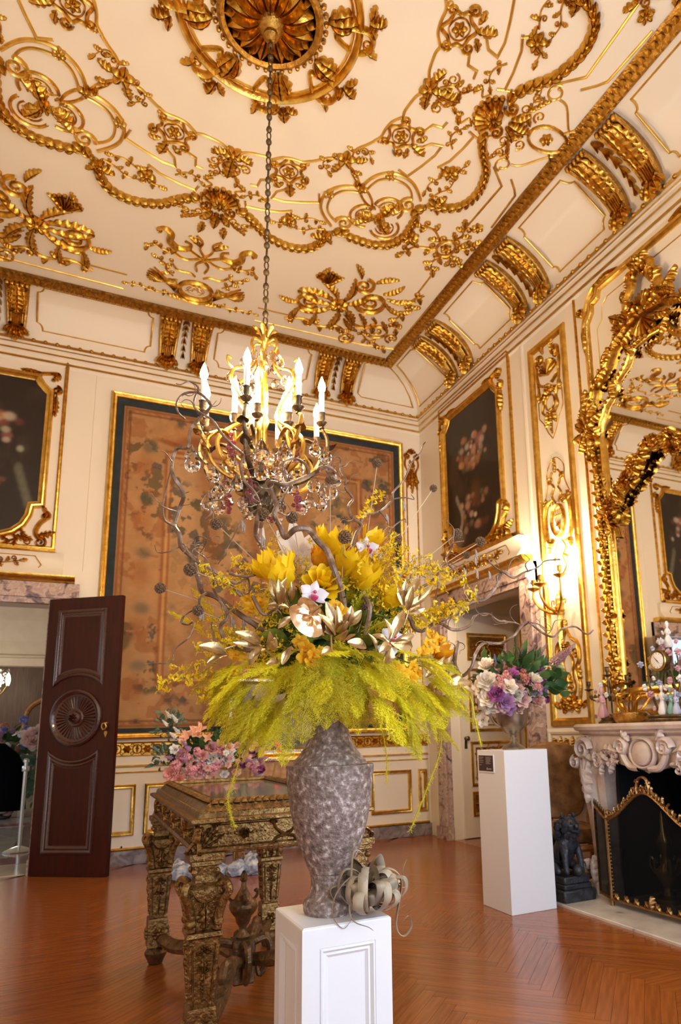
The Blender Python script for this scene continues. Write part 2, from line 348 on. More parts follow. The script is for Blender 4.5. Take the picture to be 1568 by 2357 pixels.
# ---- floor: herringbone oak
floor = struct('floor', MB().box(XL-.2, XW+.2, YS-.2, YB+.02, -.09, -.012), 'oak_joint')
PW, PL = .069, .69
pm = MB().box(.0006, PL-.0006, .0006, PW-.0006, -.014, 0).mesh('plank', 'oak', False)
c45 = math.sqrt(.5); org = Vector((2.17, 2.535)); cand = []
for n in range(-110, 110):
    for mm in range(-7, 8):
        for kind in (0, 1):
            if kind == 0: a0, b0, rot = n*PW+mm*2*PL, n*PW, 0
            else: a0, b0, rot = n*PW+PL+mm*2*PL+PW, (n+1)*PW-PL, PI/2
            p = Vector((org.x+(a0-b0)*c45, org.y+(a0+b0)*c45)); ang = PI/4+rot
            mid = p+Vector((math.cos(ang), math.sin(ang)))*PL/2
            if XL-.3 < mid.x < XW+.3 and YS-.3 < mid.y < YB+.3:
                d = mid.length; q = math.atan2(mid.x, mid.y); vis = .05 < q < .80 and mid.y > 2.1 and not (mid.x > 3.35)
                cand.append((0 if vis else 1, d, p, ang, mid))
cand.sort(key=lambda c: (c[0], c[1])); rest = MB(); base = [v.co[:] for v in pm.vertices]; pf = [tuple(p.vertices) for p in pm.polygons]
def clipx(v): return (min(max(v.x, XL+.01), XW-.01), min(max(v.y, YS+.01), YB-.012), v.z)
for i, (vis, d, p, ang, mid) in enumerate(cand):
    M = Matrix.Translation((p.x, p.y, 0)) @ Matrix.Rotation(ang, 4, 'Z')
    if i < 300 and XL+.4 < mid.x < XW-.4 and mid.y < YB-.4:
        o = bpy.data.objects.new('plank', pm); COL.objects.link(o); o.parent = floor; o.matrix_local = M
    else:
        rest.add([clipx(M @ Vector(v)) for v in base], pf)
o = rest.build('plank_field', 'oak', floor, False); o['kind'] = 'stuff'
# ---- cornice and cove
def cove_pt(t):          # inset from the nominal wall lines: (along x, along y, z)
    q = t*PI/2; return (.06+.57*(1-math.cos(q)), .09+.37*(1-math.cos(q)), 5.52+(ZC-5.52)*math.sin(q))
def loop(dx, dy, z): return [(XL+dx, YS+dy, z), (XW-dx, YS+dy, z), (XW-dx, YB-dy, z), (XL+dx, YB-dy, z)]
cv = MB(); cv.loft([loop(*cove_pt(i/14)) for i in range(15)])
cove = struct('trim_1', cv, 'ceiling_cream', smooth=True)
def covB(s, t, h):
    q = t*PI/2; dx, dy, z = cove_pt(t); ny, nz = math.cos(q), -math.sin(q)*.9; return (s, YB-dy-h*ny, z+h*nz)
def covR(s, t, h):
    q = t*PI/2; dx, dy, z = cove_pt(t); nx, nz = math.cos(q), -math.sin(q)*.9; return (XW-dx-h*nx, s, z+h*nz)
cor = MB(); prof = [(0, 5.27), (.018, 5.29), (.022, 5.33), (.034, 5.345), (.036, 5.385), (.05, 5.40), (.052, 5.43), (.072, 5.45), (.075, 5.465), (.09, 5.52)]
cor.loft([loop(d*.8, d, z) for d, z in prof]); cornice = struct('trim_2', cor, 'cream', smooth=False)
gl = MB()
for d, z, r in ((.024, 5.31, .014), (.042, 5.39, .011), (.066, 5.445, .009), (.082, 5.487, .018)):
    gl.loft([loop(d*.8+.003, d+.003, z-r), loop(d*.8+r*1.3, d+r*1.3, z), loop(d*.8+.003, d+.003, z+r)])
gl.build('gilt_fillet', 'gold_line', cornice)
bm_ = MB().ball((0, 0, 0), .021, 8, 5, (1, 1, 1)).mesh('bead', 'gold')
nb = 0
for i in range(46):
    x = -1.1+i*.113
    if x < XW-.12: o = bpy.data.objects.new('bead', bm_); COL.objects.link(o); o.parent = cornice; o.location = (x, YB-.098, 5.487)
for i in range(56):
    y = YB-.12-i*.113
    o = bpy.data.objects.new('bead', bm_); COL.objects.link(o); o.parent = cornice; o.location = (XW-.08, y, 5.487)
# ---- leaf band around the flat of the ceiling
bx, by = cove_pt(1)[0], cove_pt(1)[1]
band = MB(); band.loft([loop(bx-.02, by-.02, ZC-.004), loop(bx+.0, by+.0, ZC-.045), loop(bx+.03, by+.03, ZC-.055), loop(bx+.09, by+.09, ZC-.03), loop(bx+.13, by+.13, ZC-.004)])
bd = struct('trim_3', band, 'gold_dark', smooth=False)
lf = MB()
def bandleaf(p, d):
    t = Vector((d[1], -d[0])); 
    for k, (e, hh) in enumerate(((.0, .05), (.06, .045))):
        M = Matrix.Translation((p[0]+d[0]*e, p[1]+d[1]*e, ZC-.04)) @ Matrix.Rotation(math.atan2(d[1], d[0]), 4, 'Z') @ Matrix.Rotation(PI, 4, 'X')
        lf.add([(0, -.022, 0), (.05, -.026, .006), (.068, 0, .0), (.05, .026, .006), (0, .022, 0), (.02, 0, .026)], [(0, 1, 5), (1, 2, 5), (2, 3, 5), (3, 4, 5), (4, 0, 5)], M)
for i in range(88): bandleaf((XL+bx+.05+i*.062, YB-by), (0, -1)) if XL+bx+.05+i*.062 < XW-bx else 0
for i in range(118): bandleaf((XW-bx, YB-by-.05-i*.062), (-1, 0)) if YB-by-.05-i*.062 > YS+by else 0
lo = lf.build('band_leaves', 'gold', bd, False); lo['kind'] = 'stuff'
# ---- cove brackets: pairs of acanthus consoles with a husk drop between
def console(mp, s0):
    A_ = .66
    def wd(v): return sub(.070, .105, max(0, min(1, v/A_)))
    def hg(v): return .035+.045*math.sin(PI*max(0, min(1, v/A_)))
    b = MB(lambda u, v, h: mp(s0+u, v/A_, h)); vs_ = [.02+.61*i/12 for i in range(13)]
    b.loft([[(-wd(v), v, 0), (-wd(v), v, hg(v)), (-wd(v)*.72, v, hg(v)*.8), (0, v, hg(v)), (wd(v)*.72, v, hg(v)*.8), (wd(v), v, hg(v)), (wd(v), v, 0)] for v in vs_], False)
    for sg in (-1, 1): b.loft([[(sg*wd(v)+.016*math.cos(a), v, hg(v)+.016*math.sin(a)) for a in [2*PI*k/6 for k in range(6)]] for v in vs_], True)
    o = b.build('console', 'gold_dark', cove)
    lm_ = lambda u, v, h: mp(s0+u, v/A_, h+hg(v)); lv = MB(lm_)
    lv.leaf((0, .60), -PI/2, .40, .20, 0, 6, .040)
    for sg in (-1, 1): lv.leaf((sg*.045, .60), -PI/2+sg*.10, .34, .10, -sg*.15, 5, .032); lv.leaf((sg*.065, .44), -PI/2-sg*.12, .22, .07, sg*.2, 4, .028)
    for e in (-.045, -.022, 0, .022, .045): lv.stroke([(e, .26), (e*.85, .14), (e*.8, .05)], .016, .024, 3)
    lv.build('acanthus_leaf', 'gold', o); tp_ = MB(lm_)
    for i in range(5): tp_.bead((-.092+i*.046, .625), .022, .045)
    tp_.build('bead_crown', 'gold', o); ft = MB(lambda u, v, h: mp(s0+u, v/A_, h+.055))
    for e, L, a in ((-.055, .13, -.5), (.055, .13, .5), (-.03, .18, -.2), (.03, .18, .2), (0, .22, 0)): ft.leaf((e, .08), -PI/2+a, L, .07, 0, 3, .045)
    ft.spiral((-.05, .08), .03, .01, 0, -1.2, .02, .012, .05); ft.spiral((.05, .08), .03, .01, PI, 1.2, .02, .012, .05); ft.build('leaf_drop', 'gold', o)
def husk(mp, s0):
    b = MB(mp)
    for i in range(6):
        t0 = .93-.13*i; k = 1-.08*i
        for sg in (-1, 0, 1):
            b.loft([[(s0+sg*.035*k*q-.018*k*math.sin(PI*(q*.85+.1)), t0-.13*q, .012), (s0+sg*.035*k*q, t0-.13*q, .045), (s0+sg*.035*k*q+.018*k*math.sin(PI*(q*.85+.1)), t0-.13*q, .012)] for q in (0, .33, .66, 1)], False)
    b.build('husk_drop', 'gold', cove)
def cpanel(mp, a, b_):
    m_ = MB(mp); k = .06; P = []
    for cx_, cy_, a0 in ((a, .14, 0), (b_, .14, 1), (b_, .9, 2), (a, .9, 3)):
        for j in range(5):
            an = PI/2*a0+PI/2*(1-j/4); P.append((cx_+k*math.cos(an), cy_+k*2.0*math.sin(an)))
    m_.stroke(P, .020, .016, sm=False, closed=True); m_.build('gilt_panel_line', 'gold_line', cove)
BP = [-.99, .88, 2.75]; RP = [2.04, 3.52, 5.00, 6.48]
for x in BP:
    console(covB, x-.175); console(covB, x+.175); husk(covB, x)
for y in RP:
    console(covR, y-.185); console(covR, y+.185); husk(covR, y)
for a, b_ in ((BP[0]+.36, BP[1]-.36), (BP[1]+.36, BP[2]-.36)): cpanel(covB, a, b_)
for i in range(3): cpanel(covR, RP[i]+.37, RP[i+1]-.37)
for mp, a, lim in ((covB, 3.1, lambda t: XW-.13-.57*(1-math.cos(t*PI/2))), (covR, 6.84, lambda t: YB-.17-.37*(1-math.cos(t*PI/2)))):
    P = [(a, .2), (a, .86), (a+.05, .92)]+[(lim(t), t) for t in (.92, .75, .55, .35, .14)]+[(a+.05, .14)]
    MB(mp).stroke(P, .020, .016, sm=False, closed=True).build('gilt_panel_line', 'gold_line', cove)

# ================================================================== gilded ceiling relief (eightfold centre, fourfold ends)
def copies(mb, name, mt, mats2, parent=None):
    me = mb.mesh(name, mt)
    for (a, b, c, d) in mats2:
        o = bpy.data.objects.new(name, me); COL.objects.link(o); o.parent = parent or ceiling
        o.matrix_local = Matrix(((a, b, 0, AX), (c, d, 0, AY), (0, 0, -1, ZC), (0, 0, 0, 1)))
OCT = [(sx, 0, 0, sy) for sx in (1, -1) for sy in (1, -1)]+[(0, sx, sy, 0) for sx in (1, -1) for sy in (1, -1)]
QUAD = OCT[:4]; NS = [(1, 0, 0, 1), (1, 0, 0, -1)]; EW = [(0, 1, 1, 0), (0, -1, 1, 0)]; AX4 = NS+EW; DIA = QUAD
PRF = ((-1, 0), (-.8, .8), (0, 1), (.8, .8), (1, 0))
def S(P, w=.028, h=.018, **k): return MB().stroke(P, w, h, **k)
# inner field line with its cartouche
o1 = MB(); o1.stroke([(.05, 1.17), (.12, 1.135), (.25, 1.115), (.31, 1.13)], .024, .018); o1.spiral((.335, 1.16), .03, .008, -PI/2, 1.1, .018)
o1.stroke([(.60, 1.01), (.66, .965), (.72, .915), (.76, .90)], .024, .018); o1.spiral((.585, 1.045), .03, .008, -PI/2, -1.1, .018)
o1.stroke([(.31, 1.12), (.38, 1.065), (.46, 1.045), (.54, 1.04), (.60, 1.005)], .024, .018)
copies(o1, 'gilt_field_line', 'gold_line', OCT)
o2 = MB(); c0 = (.465, 1.185)
def rot2(p, c=c0, a=-.33): return (c[0]+math.cos(a)*(p[0]-c[0])-math.sin(a)*(p[1]-c[1]), c[1]+math.sin(a)*(p[0]-c[0])+math.cos(a)*(p[1]-c[1]))
dia = [rot2((c0[0]+x, c0[1]+y)) for x, y in ((0, .125), (.055, .075), (.115, .045), (.10, 0), (.115, -.045), (.055, -.075), (0, -.125), (-.055, -.075), (-.115, -.045), (-.10, 0), (-.115, .045), (-.055, .075))]
o2.stroke(dia, .026, .024, closed=True); o2.stroke([rot2((c0[0]+x*.62, c0[1]+y*.62)) for x, y in ((0, .12), (.11, .05), (.11, -.05), (0, -.12), (-.11, -.05), (-.11, .05))], .012, .016, closed=True); o2.rosette(c0, .055, 6, .024)
for sg in (-1, 1):
    o2.spiral(rot2((c0[0]+sg*.125, c0[1]+.085)), .042, .01, -PI/2, sg*1.2, .026, .012, .026); o2.spiral(rot2((c0[0]+sg*.12, c0[1]-.07)), .034, .01, PI/2, -sg*1.2, .022, .012, .022)
o2.leaf(rot2((c0[0], c0[1]+.12)), PI/2-.33, .15, .10, 0, 4, .03)
for sg in (-1, 1): o2.leaf(rot2((c0[0]+sg*.05, c0[1]+.12)), PI/2-.33-sg*.8, .10, .06, -sg*.9, 3, .026)
copies(o2, 'gilt_cartouche', 'gold', OCT)
# angular strapwork from cartouche to ring and towards the shell
o3 = MB(); o3.stroke([(.50, 1.38), (.43, 1.44), (.41, 1.53), (.52, 1.52), (.66, 1.47), (.81, 1.405), (.775, 1.305)], .022, .016, sm=False)
o3.stroke([(.36, 1.33), (.27, 1.37), (.26, 1.45), (.20, 1.46)], .022, .016, sm=False); o3.stroke([(.62, 1.60), (.52, 1.66), (.36, 1.70), (.22, 1.72), (.20, 1.66)], .022, .016, sm=False)
o3.stroke([(.22, 1.72), (.24, 1.80), (.16, 1.84)], .020, .016, sm=False)
copies(o3, 'gilt_strap', 'gold_line', OCT)
# interlaced double rings running into volutes
o4 = MB(); A = [(1.02, .98), (1.09, 1.10), (1.02, 1.13), (.92, 1.165), (.86, 1.23), (.825, 1.32), (.84, 1.44), (.90, 1.53), (.99, 1.60), (1.06, 1.65)]
o4.stroke([(1.09, 1.09), (.98, 1.12), (.90, 1.17), (.84, 1.25), (.82, 1.34), (.84, 1.45), (.90, 1.54), (1.0, 1.63)], .030, .024)
o4.stroke([(1.12, 1.14), (1.03, 1.16), (.95, 1.20), (.90, 1.27), (.885, 1.35), (.90, 1.44), (.95, 1.51), (1.03, 1.56)], .022, .020)
o4.spiral((1.10, 1.55), .085, .016, PI, 1.45, .034, .014, .03)
o4.leaf((1.16, 1.52), -.5, .16, .08, -.9, 4, .03); o4.leaf((1.10, 1.46), .2, .12, .06, .9, 3, .025); o4.rosette((.855, 1.27), .05, 6, .03)
o4.stroke([(1.20, 1.44), (1.24, 1.36), (1.22, 1.28)], .012, .012); 
for k in range(4): o4.leaf((1.215+.008*k, 1.38-.035*k), PI*.5+.9*(-1)**k, .05, .025, 0, 2, .014, 5)
copies(o4, 'gilt_ring', 'gold_line', OCT)
o5 = MB(); T = []                       # trefoil of interlaced bands
for k in range(3):
    a0 = PI/4+k*2*PI/3; cc = (1.375+.135*math.cos(a0), 1.355+.135*math.sin(a0))
    P = [(cc[0]+.135*math.cos(a0+a), cc[1]+.135*math.sin(a0+a)) for a in [-1.75+3.5*i/12 for i in range(13)]]
    o5.stroke(P, .026, .022, n=2); o5.stroke([(cc[0]+.085*math.cos(a0+a), cc[1]+.085*math.sin(a0+a)) for a in [-1.9+3.8*i/10 for i in range(11)]], .014, .016, n=2)
    o5.leaf((1.375+.02*math.cos(a0), 1.355+.02*math.sin(a0)), a0, .19, .13, 0, 4, .034)
    for sg in (-1, 1): o5.leaf((1.375+.04*math.cos(a0), 1.355+.04*math.sin(a0)), a0+sg*.7, .12, .06, -sg*.8, 3, .028)
o5.rosette((1.375, 1.355), .06, 6, .045)
for sg in (0, 1):
    P = [(1.10, 1.09), (1.17, 1.12), (1.24, 1.20), (1.27, 1.28)] if sg else [(1.09, 1.10), (1.12, 1.17), (1.20, 1.24), (1.28, 1.27)]
    o5.stroke(P, .024, .02)
o5.rosette((1.095, 1.09), .06, 4, .03)
copies(o5, 'gilt_trefoil', 'gold', DIA)
# laurel garland in two swags
def garland(P, r=.034, gap=.062):
    g = MB(); Q = crom([(p[0], p[1], 0) for p in P], 24); acc = 0; last = Q[0]
    for q in Q[1:]:
        acc += (q-last).length
        if acc > gap:
            a = math.atan2((q-last).y, (q-last).x); acc = 0
            for sg in (-1, 1): g.leaf((q.x, q.y), a+sg*.45, gap*1.5, r*1.4, -sg*.3, 1, r*1.3, 5)
            g.bead((q.x, q.y), r*.62, r*1.6)
        last = q
    return g
copies(garland([(.10, 1.80), (.20, 1.80), (.31, 1.86), (.46, 1.98), (.62, 2.04), (.76, 2.045), (.88, 2.0), (.96, 1.90), (.985, 1.76)]), 'gilt_garland', 'gold', OCT)
copies(garland([(1.0, 1.74), (1.10, 1.665), (1.2, 1.68), (1.32, 1.69), (1.44, 1.685), (1.54, 1.65), (1.6, 1.61)]), 'gilt_garland', 'gold', OCT)
o6 = MB(); o6.leaf((1.0, 1.75), 2.3, .16, .09, .8, 4, .035); o6.leaf((1.0, 1.75), 1.2, .14, .07, -.8, 3, .03); o6.rosette((1.0, 1.755), .055, 5, .04)
o6.sprig([(.96, 1.70), (.86, 1.74), (.78, 1.80), (.68, 1.80)], .016, .014, 4, .07, 1, 3); o6.sprig([(.60, 1.60), (.64, 1.70), (.60, 1.78), (.52, 1.80)], .018, .016, 3, .09, 1, 4)
o6.rosette((.62, 1.72), .075, 6, .035); o6.sprig([(.70, 1.68), (.80, 1.62), (.88, 1.62)], .016, .014, 2, .08, 1, 9)
o6.sprig([(.30, 1.86), (.36, 1.92), (.32, 1.98), (.22, 1.98)], .014, .012, 3, .06, 1, 5); o6.spiral((.16, 1.96), .05, .012, 0, 1.4, .016)
o6.sprig([(.40, 1.62), (.33, 1.56), (.26, 1.56), (.20, 1.60)], .016, .014, 3, .07, 1, 6)
copies(o6, 'gilt_flourish', 'gold', OCT)
o7 = MB(); o7.rosette((.0, 1.20), .085, 5, .04, PI/2)                      # flower cluster on each axis of the field line
for sg in (-1, 1):
    o7.leaf((sg*.04, 1.20), PI/2-sg*1.5+PI*(sg < 0)*0, .14, .09, sg*.6, 4, .03); o7.sprig([(sg*.03, 1.27), (sg*.09, 1.36), (sg*.06, 1.44), (sg*.12, 1.50)], .018, .016, 4, .09, 1, 12)
    o7.spiral((sg*.13, 1.33), .05, .012, PI, sg*1.3, .018); o7.stroke([(sg*.10, 1.52), (sg*.16, 1.56), (sg*.10, 1.60), (sg*.15, 1.65)], .018, .014)
o7.leaf((0, 1.24), PI/2, .22, .12, 0, 5, .035)
copies(o7, 'gilt_flower_cluster', 'gold', AX4)
o8 = MB(); o8.shell((0, 1.80), PI/2*3, .19, 9, 2.4, .045); o8.rosette((0, 1.76), .08, 8, .06)
for sg in (-1, 1):
    o8.spiral((sg*.115, 1.86), .06, .012, -PI/2, -sg*1.4, .03, .014, .035); o8.leaf((sg*.03, 1.66), PI/2+sg*.5, .18, .1, sg*.7, 4, .04); o8.leaf((sg*.04, 1.90), PI/2-sg*.3, .16, .08, -sg*.8, 4, .04)
    o8.stroke([(sg*.05, 1.92), (sg*.15, 2.0), (sg*.24, 2.06), (sg*.30, 2.02)], .02, .018); o8.spiral((sg*.27, 1.985), .04, .01, PI/2, sg*1.2, .016)
    for k in range(4): o8.leaf((sg*(.15+.035*k), 1.98+.02*k), PI/2+sg*(-.6), .07, .04, 0, 2, .02, 5)
o8.leaf((0, 1.90), PI/2, .2, .1, 0, 5, .05)
copies(o8, 'gilt_shell', 'gold', AX4)
o9 = MB(); o9.rosette((.86, .86), .085, 5, .04, PI/4)                      # sprays on the diagonals of the field line
for sg in (0, 1):
    def sw(p): return (p[1], p[0]) if sg else p
    o9.leaf(sw((.90, .84)), PI/4+(-.9 if not sg else .9), .14, .08, (-.6 if not sg else .6), 4, .03); o9.sprig([sw((.80, .90)), sw((.74, .90)), sw((.70, .98)), sw((.76, 1.04))], .016, .014, 3, .08, 1, 20); o9.sprig([sw((.92, .92)), sw((.98, .96)), sw((1.04, 1.02)), sw((1.08, 1.08))], .02, .018, 2, .08, 0, 21)
copies(o9, 'gilt_spray', 'gold', DIA)
# the two short ends: dolphin scrolls, wings and a monogram oval
e1 = MB()
for sg in (-1, 1):
    e1.stroke([(sg*.47, 2.33), (sg*.40, 2.30), (sg*.34, 2.36), (sg*.34, 2.46), (sg*.27, 2.52), (sg*.17, 2.50), (sg*.15, 2.43), (sg*.21, 2.40)], lambda t: .018+.06*math.sin(PI*min(1, t*1.1)), .045)
    e1.spiral((sg*.455, 2.36), .03, .008, PI/2, sg*1.1, .02); e1.stroke([(sg*.17, 2.50), (sg*.08, 2.56), (0, 2.62), (-sg*.06, 2.70), (-sg*.04, 2.80)], .026, .026)
    e1.stroke([(sg*.30, 2.60), (sg*.20, 2.66), (sg*.10, 2.64), (0, 2.56), (-sg*.06, 2.46), (-sg*.05, 2.36), (-sg*.12, 2.28)], .024, .024)
    e1.leaf((sg*.24, 2.52), PI/2-sg*.9, .14, .07, sg*.8, 3, .03); e1.leaf((sg*.07, 2.42), -PI/2+sg*.5, .16, .07, sg*.7, 3, .03); e1.leaf((sg*.12, 2.22), -PI/2-sg*.4, .15, .08, sg*.6, 4, .03)
    e1.sprig([(sg*.30, 2.62), (sg*.40, 2.60), (sg*.48, 2.56), (sg*.52, 2.62)], .018, .016, 4, .08, 1, 30)
copies(e1, 'gilt_dolphin_scroll', 'gold', NS)
e2 = MB(); ov = [(.165*math.cos(a), 3.13+.145*math.sin(a)) for a in [2*PI*i/28 for i in range(28)]]
e2.stroke(ov, .05, .045, closed=True, n=1); e2.stroke([(.205*math.cos(a), 3.13+.185*math.sin(a)) for a in [PI*.1+PI*.8*i/16 for i in range(17)]], .05, .05, n=1)
copies(e2, 'gilt_oval_frame', 'gold', NS)
e3 = MB()
for sg in (-1, 1):
    for k in range(8):
        th = -1.05+.2*k; L = .40-.02*k; e3.leaf((sg*(.19+.01*math.cos(k)), 3.23-.03*k), th if sg > 0 else PI-th, L, .035, sg*.25, 5, .03)
    e3.sprig([(sg*.26, 3.28), (sg*.40, 3.31), (sg*.52, 3.28), (sg*.66, 3.29)], .016, .014, 5, .07, 1, 33); e3.sprig([(sg*.25, 2.98), (sg*.33, 2.90), (sg*.34, 2.82), (sg*.42, 2.76)], .016, .014, 4, .09, 1, 34)
    e3.stroke([(sg*.04, 2.90), (sg*.10, 2.86), (sg*.22, 2.86), (sg*.28, 2.78)], .022, .02); e3.spiral((sg*.30, 2.74), .03, .008, PI/2, sg, .016)
    e3.leaf((sg*.05, 3.30), -PI/2+PI/2*sg, .22, .06, 0, 5, .035)
copies(e3, 'gilt_wing', 'gold', NS)
e4 = MB()                                                                  # interlaced monogram tracery
for sg in (-1, 1):
    e4.stroke([(0, 3.21), (sg*.06, 3.19), (sg*.09, 3.13), (sg*.04, 3.08), (-sg*.02, 3.11), (-sg*.03, 3.17)], .010, .008); e4.stroke([(0, 3.04), (sg*.05, 3.07), (sg*.08, 3.06)], .008, .008)
    e4.stroke([(sg*.10, 3.18), (sg*.04, 3.15), (-sg*.04, 3.10), (-sg*.08, 3.16)], .008, .008); e4.leaf((0, 3.04), PI/2+sg*1.0, .05, .02, 0, 2, .012, 5)
copies(e4, 'gilt_monogram', 'gold_line', NS)
# corners: great acanthus scrolls and trophies
k1 = MB()
k1.rosette((1.48, 2.73), .11, 9, .05)
for a, L in ((2.9, .42), (2.2, .40), (1.2, .40), (.5, .34), (-.5, .36), (-1.2, .42), (-2.0, .36), (-2.6, .42)): k1.leaf((1.48+.09*math.cos(a), 2.73+.09*math.sin(a)), a, L, .10, .9 if a > 0 else -.9, 6, .04)
k1.spiral((1.80, 2.55), .19, .03, 2.6, -1.7, .06, .02, .05); k1.spiral((1.16, 2.80), .15, .03, .5, 1.7, .05, .02, .045); k1.spiral((1.62, 2.32), .12, .02, -1.6, 1.6, .045, .018, .04)
for p, a, L, c in (((1.95, 2.5), .9, .32, -1.2), ((1.93, 2.42), .2, .34, -1), ((1.86, 2.36), -.5, .28, -.9), ((1.72, 2.22), -1.0, .26, .8), ((1.55, 2.22), -1.8, .24, -.8), ((1.2, 2.40), -2.0, .22, .9), ((1.26, 2.50), -1.5, .26, .9), ((1.05, 2.86), 2.8, .22, .9), ((1.1, 2.95), 2.0, .24, -.9), ((1.3, 2.98), 1.3, .26, .8), ((1.62, 2.95), 1.0, .3, -.8), ((1.75, 2.80), .6, .3, .8)): k1.leaf(p, a, L, .075, c, 6, .036)
k1.shell((1.25, 2.42), -1.9, .17, 7, 1.7, .04)
copies(k1, 'gilt_acanthus_scroll', 'gold', QUAD)
k2 = MB()
k2.sprig([(1.0, 3.22), (1.2, 3.14), (1.42, 3.20), (1.6, 3.12), (1.78, 3.22)], .03, .025, 7, .13, 1, 41); k2.sprig([(2.28, 2.20), (2.20, 2.36), (2.28, 2.52), (2.18, 2.70), (2.26, 2.90)], .03, .025, 7, .13, 1, 42)
k2.spiral((2.08, 3.02), .16, .02, PI, -1.8, .034, .014, .03); k2.spiral((1.78, 3.32), .10, .015, 0, 1.6, .026, .012, .025); k2.spiral((2.30, 3.10), .09, .015, PI/2, 1.6, .024, .012, .025)
k2.stroke([(1.6, 2.86), (1.75, 3.0), (1.9, 3.02), (2.0, 2.90), (1.92, 2.80)], .04, .035); k2.sprig([(1.9, 3.1), (2.02, 3.24), (2.16, 3.28), (2.28, 3.36)], .022, .02, 5, .1, 1, 43)
for k in range(3): k2.leaf((1.95+.1*k, 2.92-.09*k), .8, .2, .08, .8-k*.6, 4, .035)
copies(k2, 'gilt_corner_flourish', 'gold', QUAD)
k3 = MB(); c1 = (2.14, 1.45)                                               # crossed trophy on each long side
k3.stroke([(c1[0]+.09*math.cos(a), c1[1]+.11*math.sin(a)) for a in [2*PI*i/16 for i in range(16)]], .03, .03, closed=True, n=1); k3.rosette(c1, .06, 6, .035)
for a, L in ((.6, .26), (2.6, .42), (3.6, .40), (-.6, .26), (1.5, .34), (-1.5, .32)): k3.sprig([(c1[0]+.09*math.cos(a), c1[1]+.1*math.sin(a)), (c1[0]+L*.7*math.cos(a+.2), c1[1]+L*.7*math.sin(a+.2)), (c1[0]+L*math.cos(a), c1[1]+L*math.sin(a))], .022, .022, 3, .12, 1, int(a*10))
k3.rosette((1.75, 1.46), .09, 8, .04); k3.rosette((2.28, 1.08), .06, 6, .03)
copies(k3, 'gilt_trophy', 'gold', QUAD)
# border lines between the pieces
bl = MB(); bl.stroke([(.68, 3.155), (1.02, 3.15)], .022, .014, sm=False); bl.stroke([(.70, 3.41), (2.02, 3.37), (2.42, 3.30), (2.44, 1.90)], .02, .014, sm=False); bl.stroke([(2.20, 2.18), (2.20, 1.75)], .022, .014, sm=False)
bl.stroke([(2.18, 1.12), (2.21, .56), (2.10, .47), (2.03, .41)], .022, .014, sm=False); bl.stroke([(2.40, 1.02), (2.38, .60), (2.33, .54), (2.24, .46)], .022, .014, sm=False)
bl.spiral((2.09, .36), .07, .04, PI/2, 1.0, .02, .02); bl.stroke([(2.15, .33), (2.24, .30), (2.40, .13), (2.50, .13)], .02, .014)
copies(bl, 'gilt_border_line', 'gold_line', QUAD)
rg = MB()
rg.stroke([(.11*math.cos(a), 2.26+.15*math.sin(a)*(1 if math.sin(a) < 0 else 1.35)) for a in [2*PI*i/20 for i in range(20)]], .028, .024, closed=True, n=1); rg.rosette((0, 2.27), .055, 6, .03)
for sg in (-1, 1): rg.spiral((sg*.14, 2.10), .05, .012, 0, sg*1.2, .02); rg.leaf((sg*.05, 2.08), -PI/2+sg*.5, .12, .06, sg*.6, 3, .03); rg.stroke([(sg*.09, 2.36), (sg*.16, 2.44), (sg*.12, 2.52)], .022, .018)
copies(rg, 'gilt_ring_drop', 'gold', EW)
# central rose
r1 = MB()
for i in range(12):
    a = 2*PI*i/12; r1.leaf((.05*math.cos(a), .05*math.sin(a)), a, .24, .135, 0, 1, .07, 9)
for i in range(12):
    a = 2*PI*(i+.5)/12; r1.leaf((.06*math.cos(a), .06*math.sin(a)), a, .20, .06, 0, 3, .10, 8); r1.leaf((.20*math.cos(a), .20*math.sin(a)), a, .10, .06, 0, 2, .05, 6)
copies(r1, 'gilt_rose', 'gold', [(1, 0, 0, 1)])
r2 = MB(); r2.lathe([(.30, 0), (.30, .03), (.325, .045), (.35, .03), (.35, 0)], 48)
for i in range(40): r2.bead((.37*math.cos(2*PI*i/40), .37*math.sin(2*PI*i/40)), .02, .035)
copies(r2, 'gilt_rose_ring', 'gold_dark', [(1, 0, 0, 1)])
r3 = MB(); r3.stroke([(.60*math.cos(a), .60*math.sin(a)) for a in [2*PI*i/64 for i in range(64)]], .055, .05, closed=True, n=1); r3.stroke([(.555*math.cos(a), .555*math.sin(a)) for a in [2*PI*i/64 for i in range(64)]], .02, .03, closed=True, n=1)
copies(r3, 'gilt_outer_ring', 'gold_frame', [(1, 0, 0, 1)])
r4 = MB()
for i in range(8):
    a = 2*PI*i/8+PI/8
    def pol(r, b): return (r*math.cos(a+b), r*math.sin(a+b))
    r4.leaf(pol(.38, 0), a, .20, .13, 0, 4, .06); r4.leaf(pol(.40, .06), a+.6, .15, .08, -.9, 3, .05); r4.leaf(pol(.40, -.06), a-.6, .15, .08, .9, 3, .05)
    r4.stroke([pol(.54, .06), pol(.66, .10), pol(.70, .22), pol(.66, .32), pol(.60, .36)], lambda t: .05*(1-.4*t), .05); r4.stroke([pol(.56, .36), pol(.48, .30), pol(.44, .22), pol(.49, .17)], .035, .04)
    r4.spiral(pol(.665, .24), .04, .01, a, 1.3, .02); r4.leaf(pol(.66, .0), a, .12, .10, 0, 4, .05); r4.leaf(pol(.66, .03), a+.9, .10, .06, .5, 3, .04); r4.leaf(pol(.66, -.03), a-.9, .10, .06, -.5, 3, .04); r4.leaf(pol(.64, .30), a+.2, .12, .06, .8, 3, .04)
copies(r4, 'gilt_rose_scroll', 'gold', [(1, 0, 0, 1)])
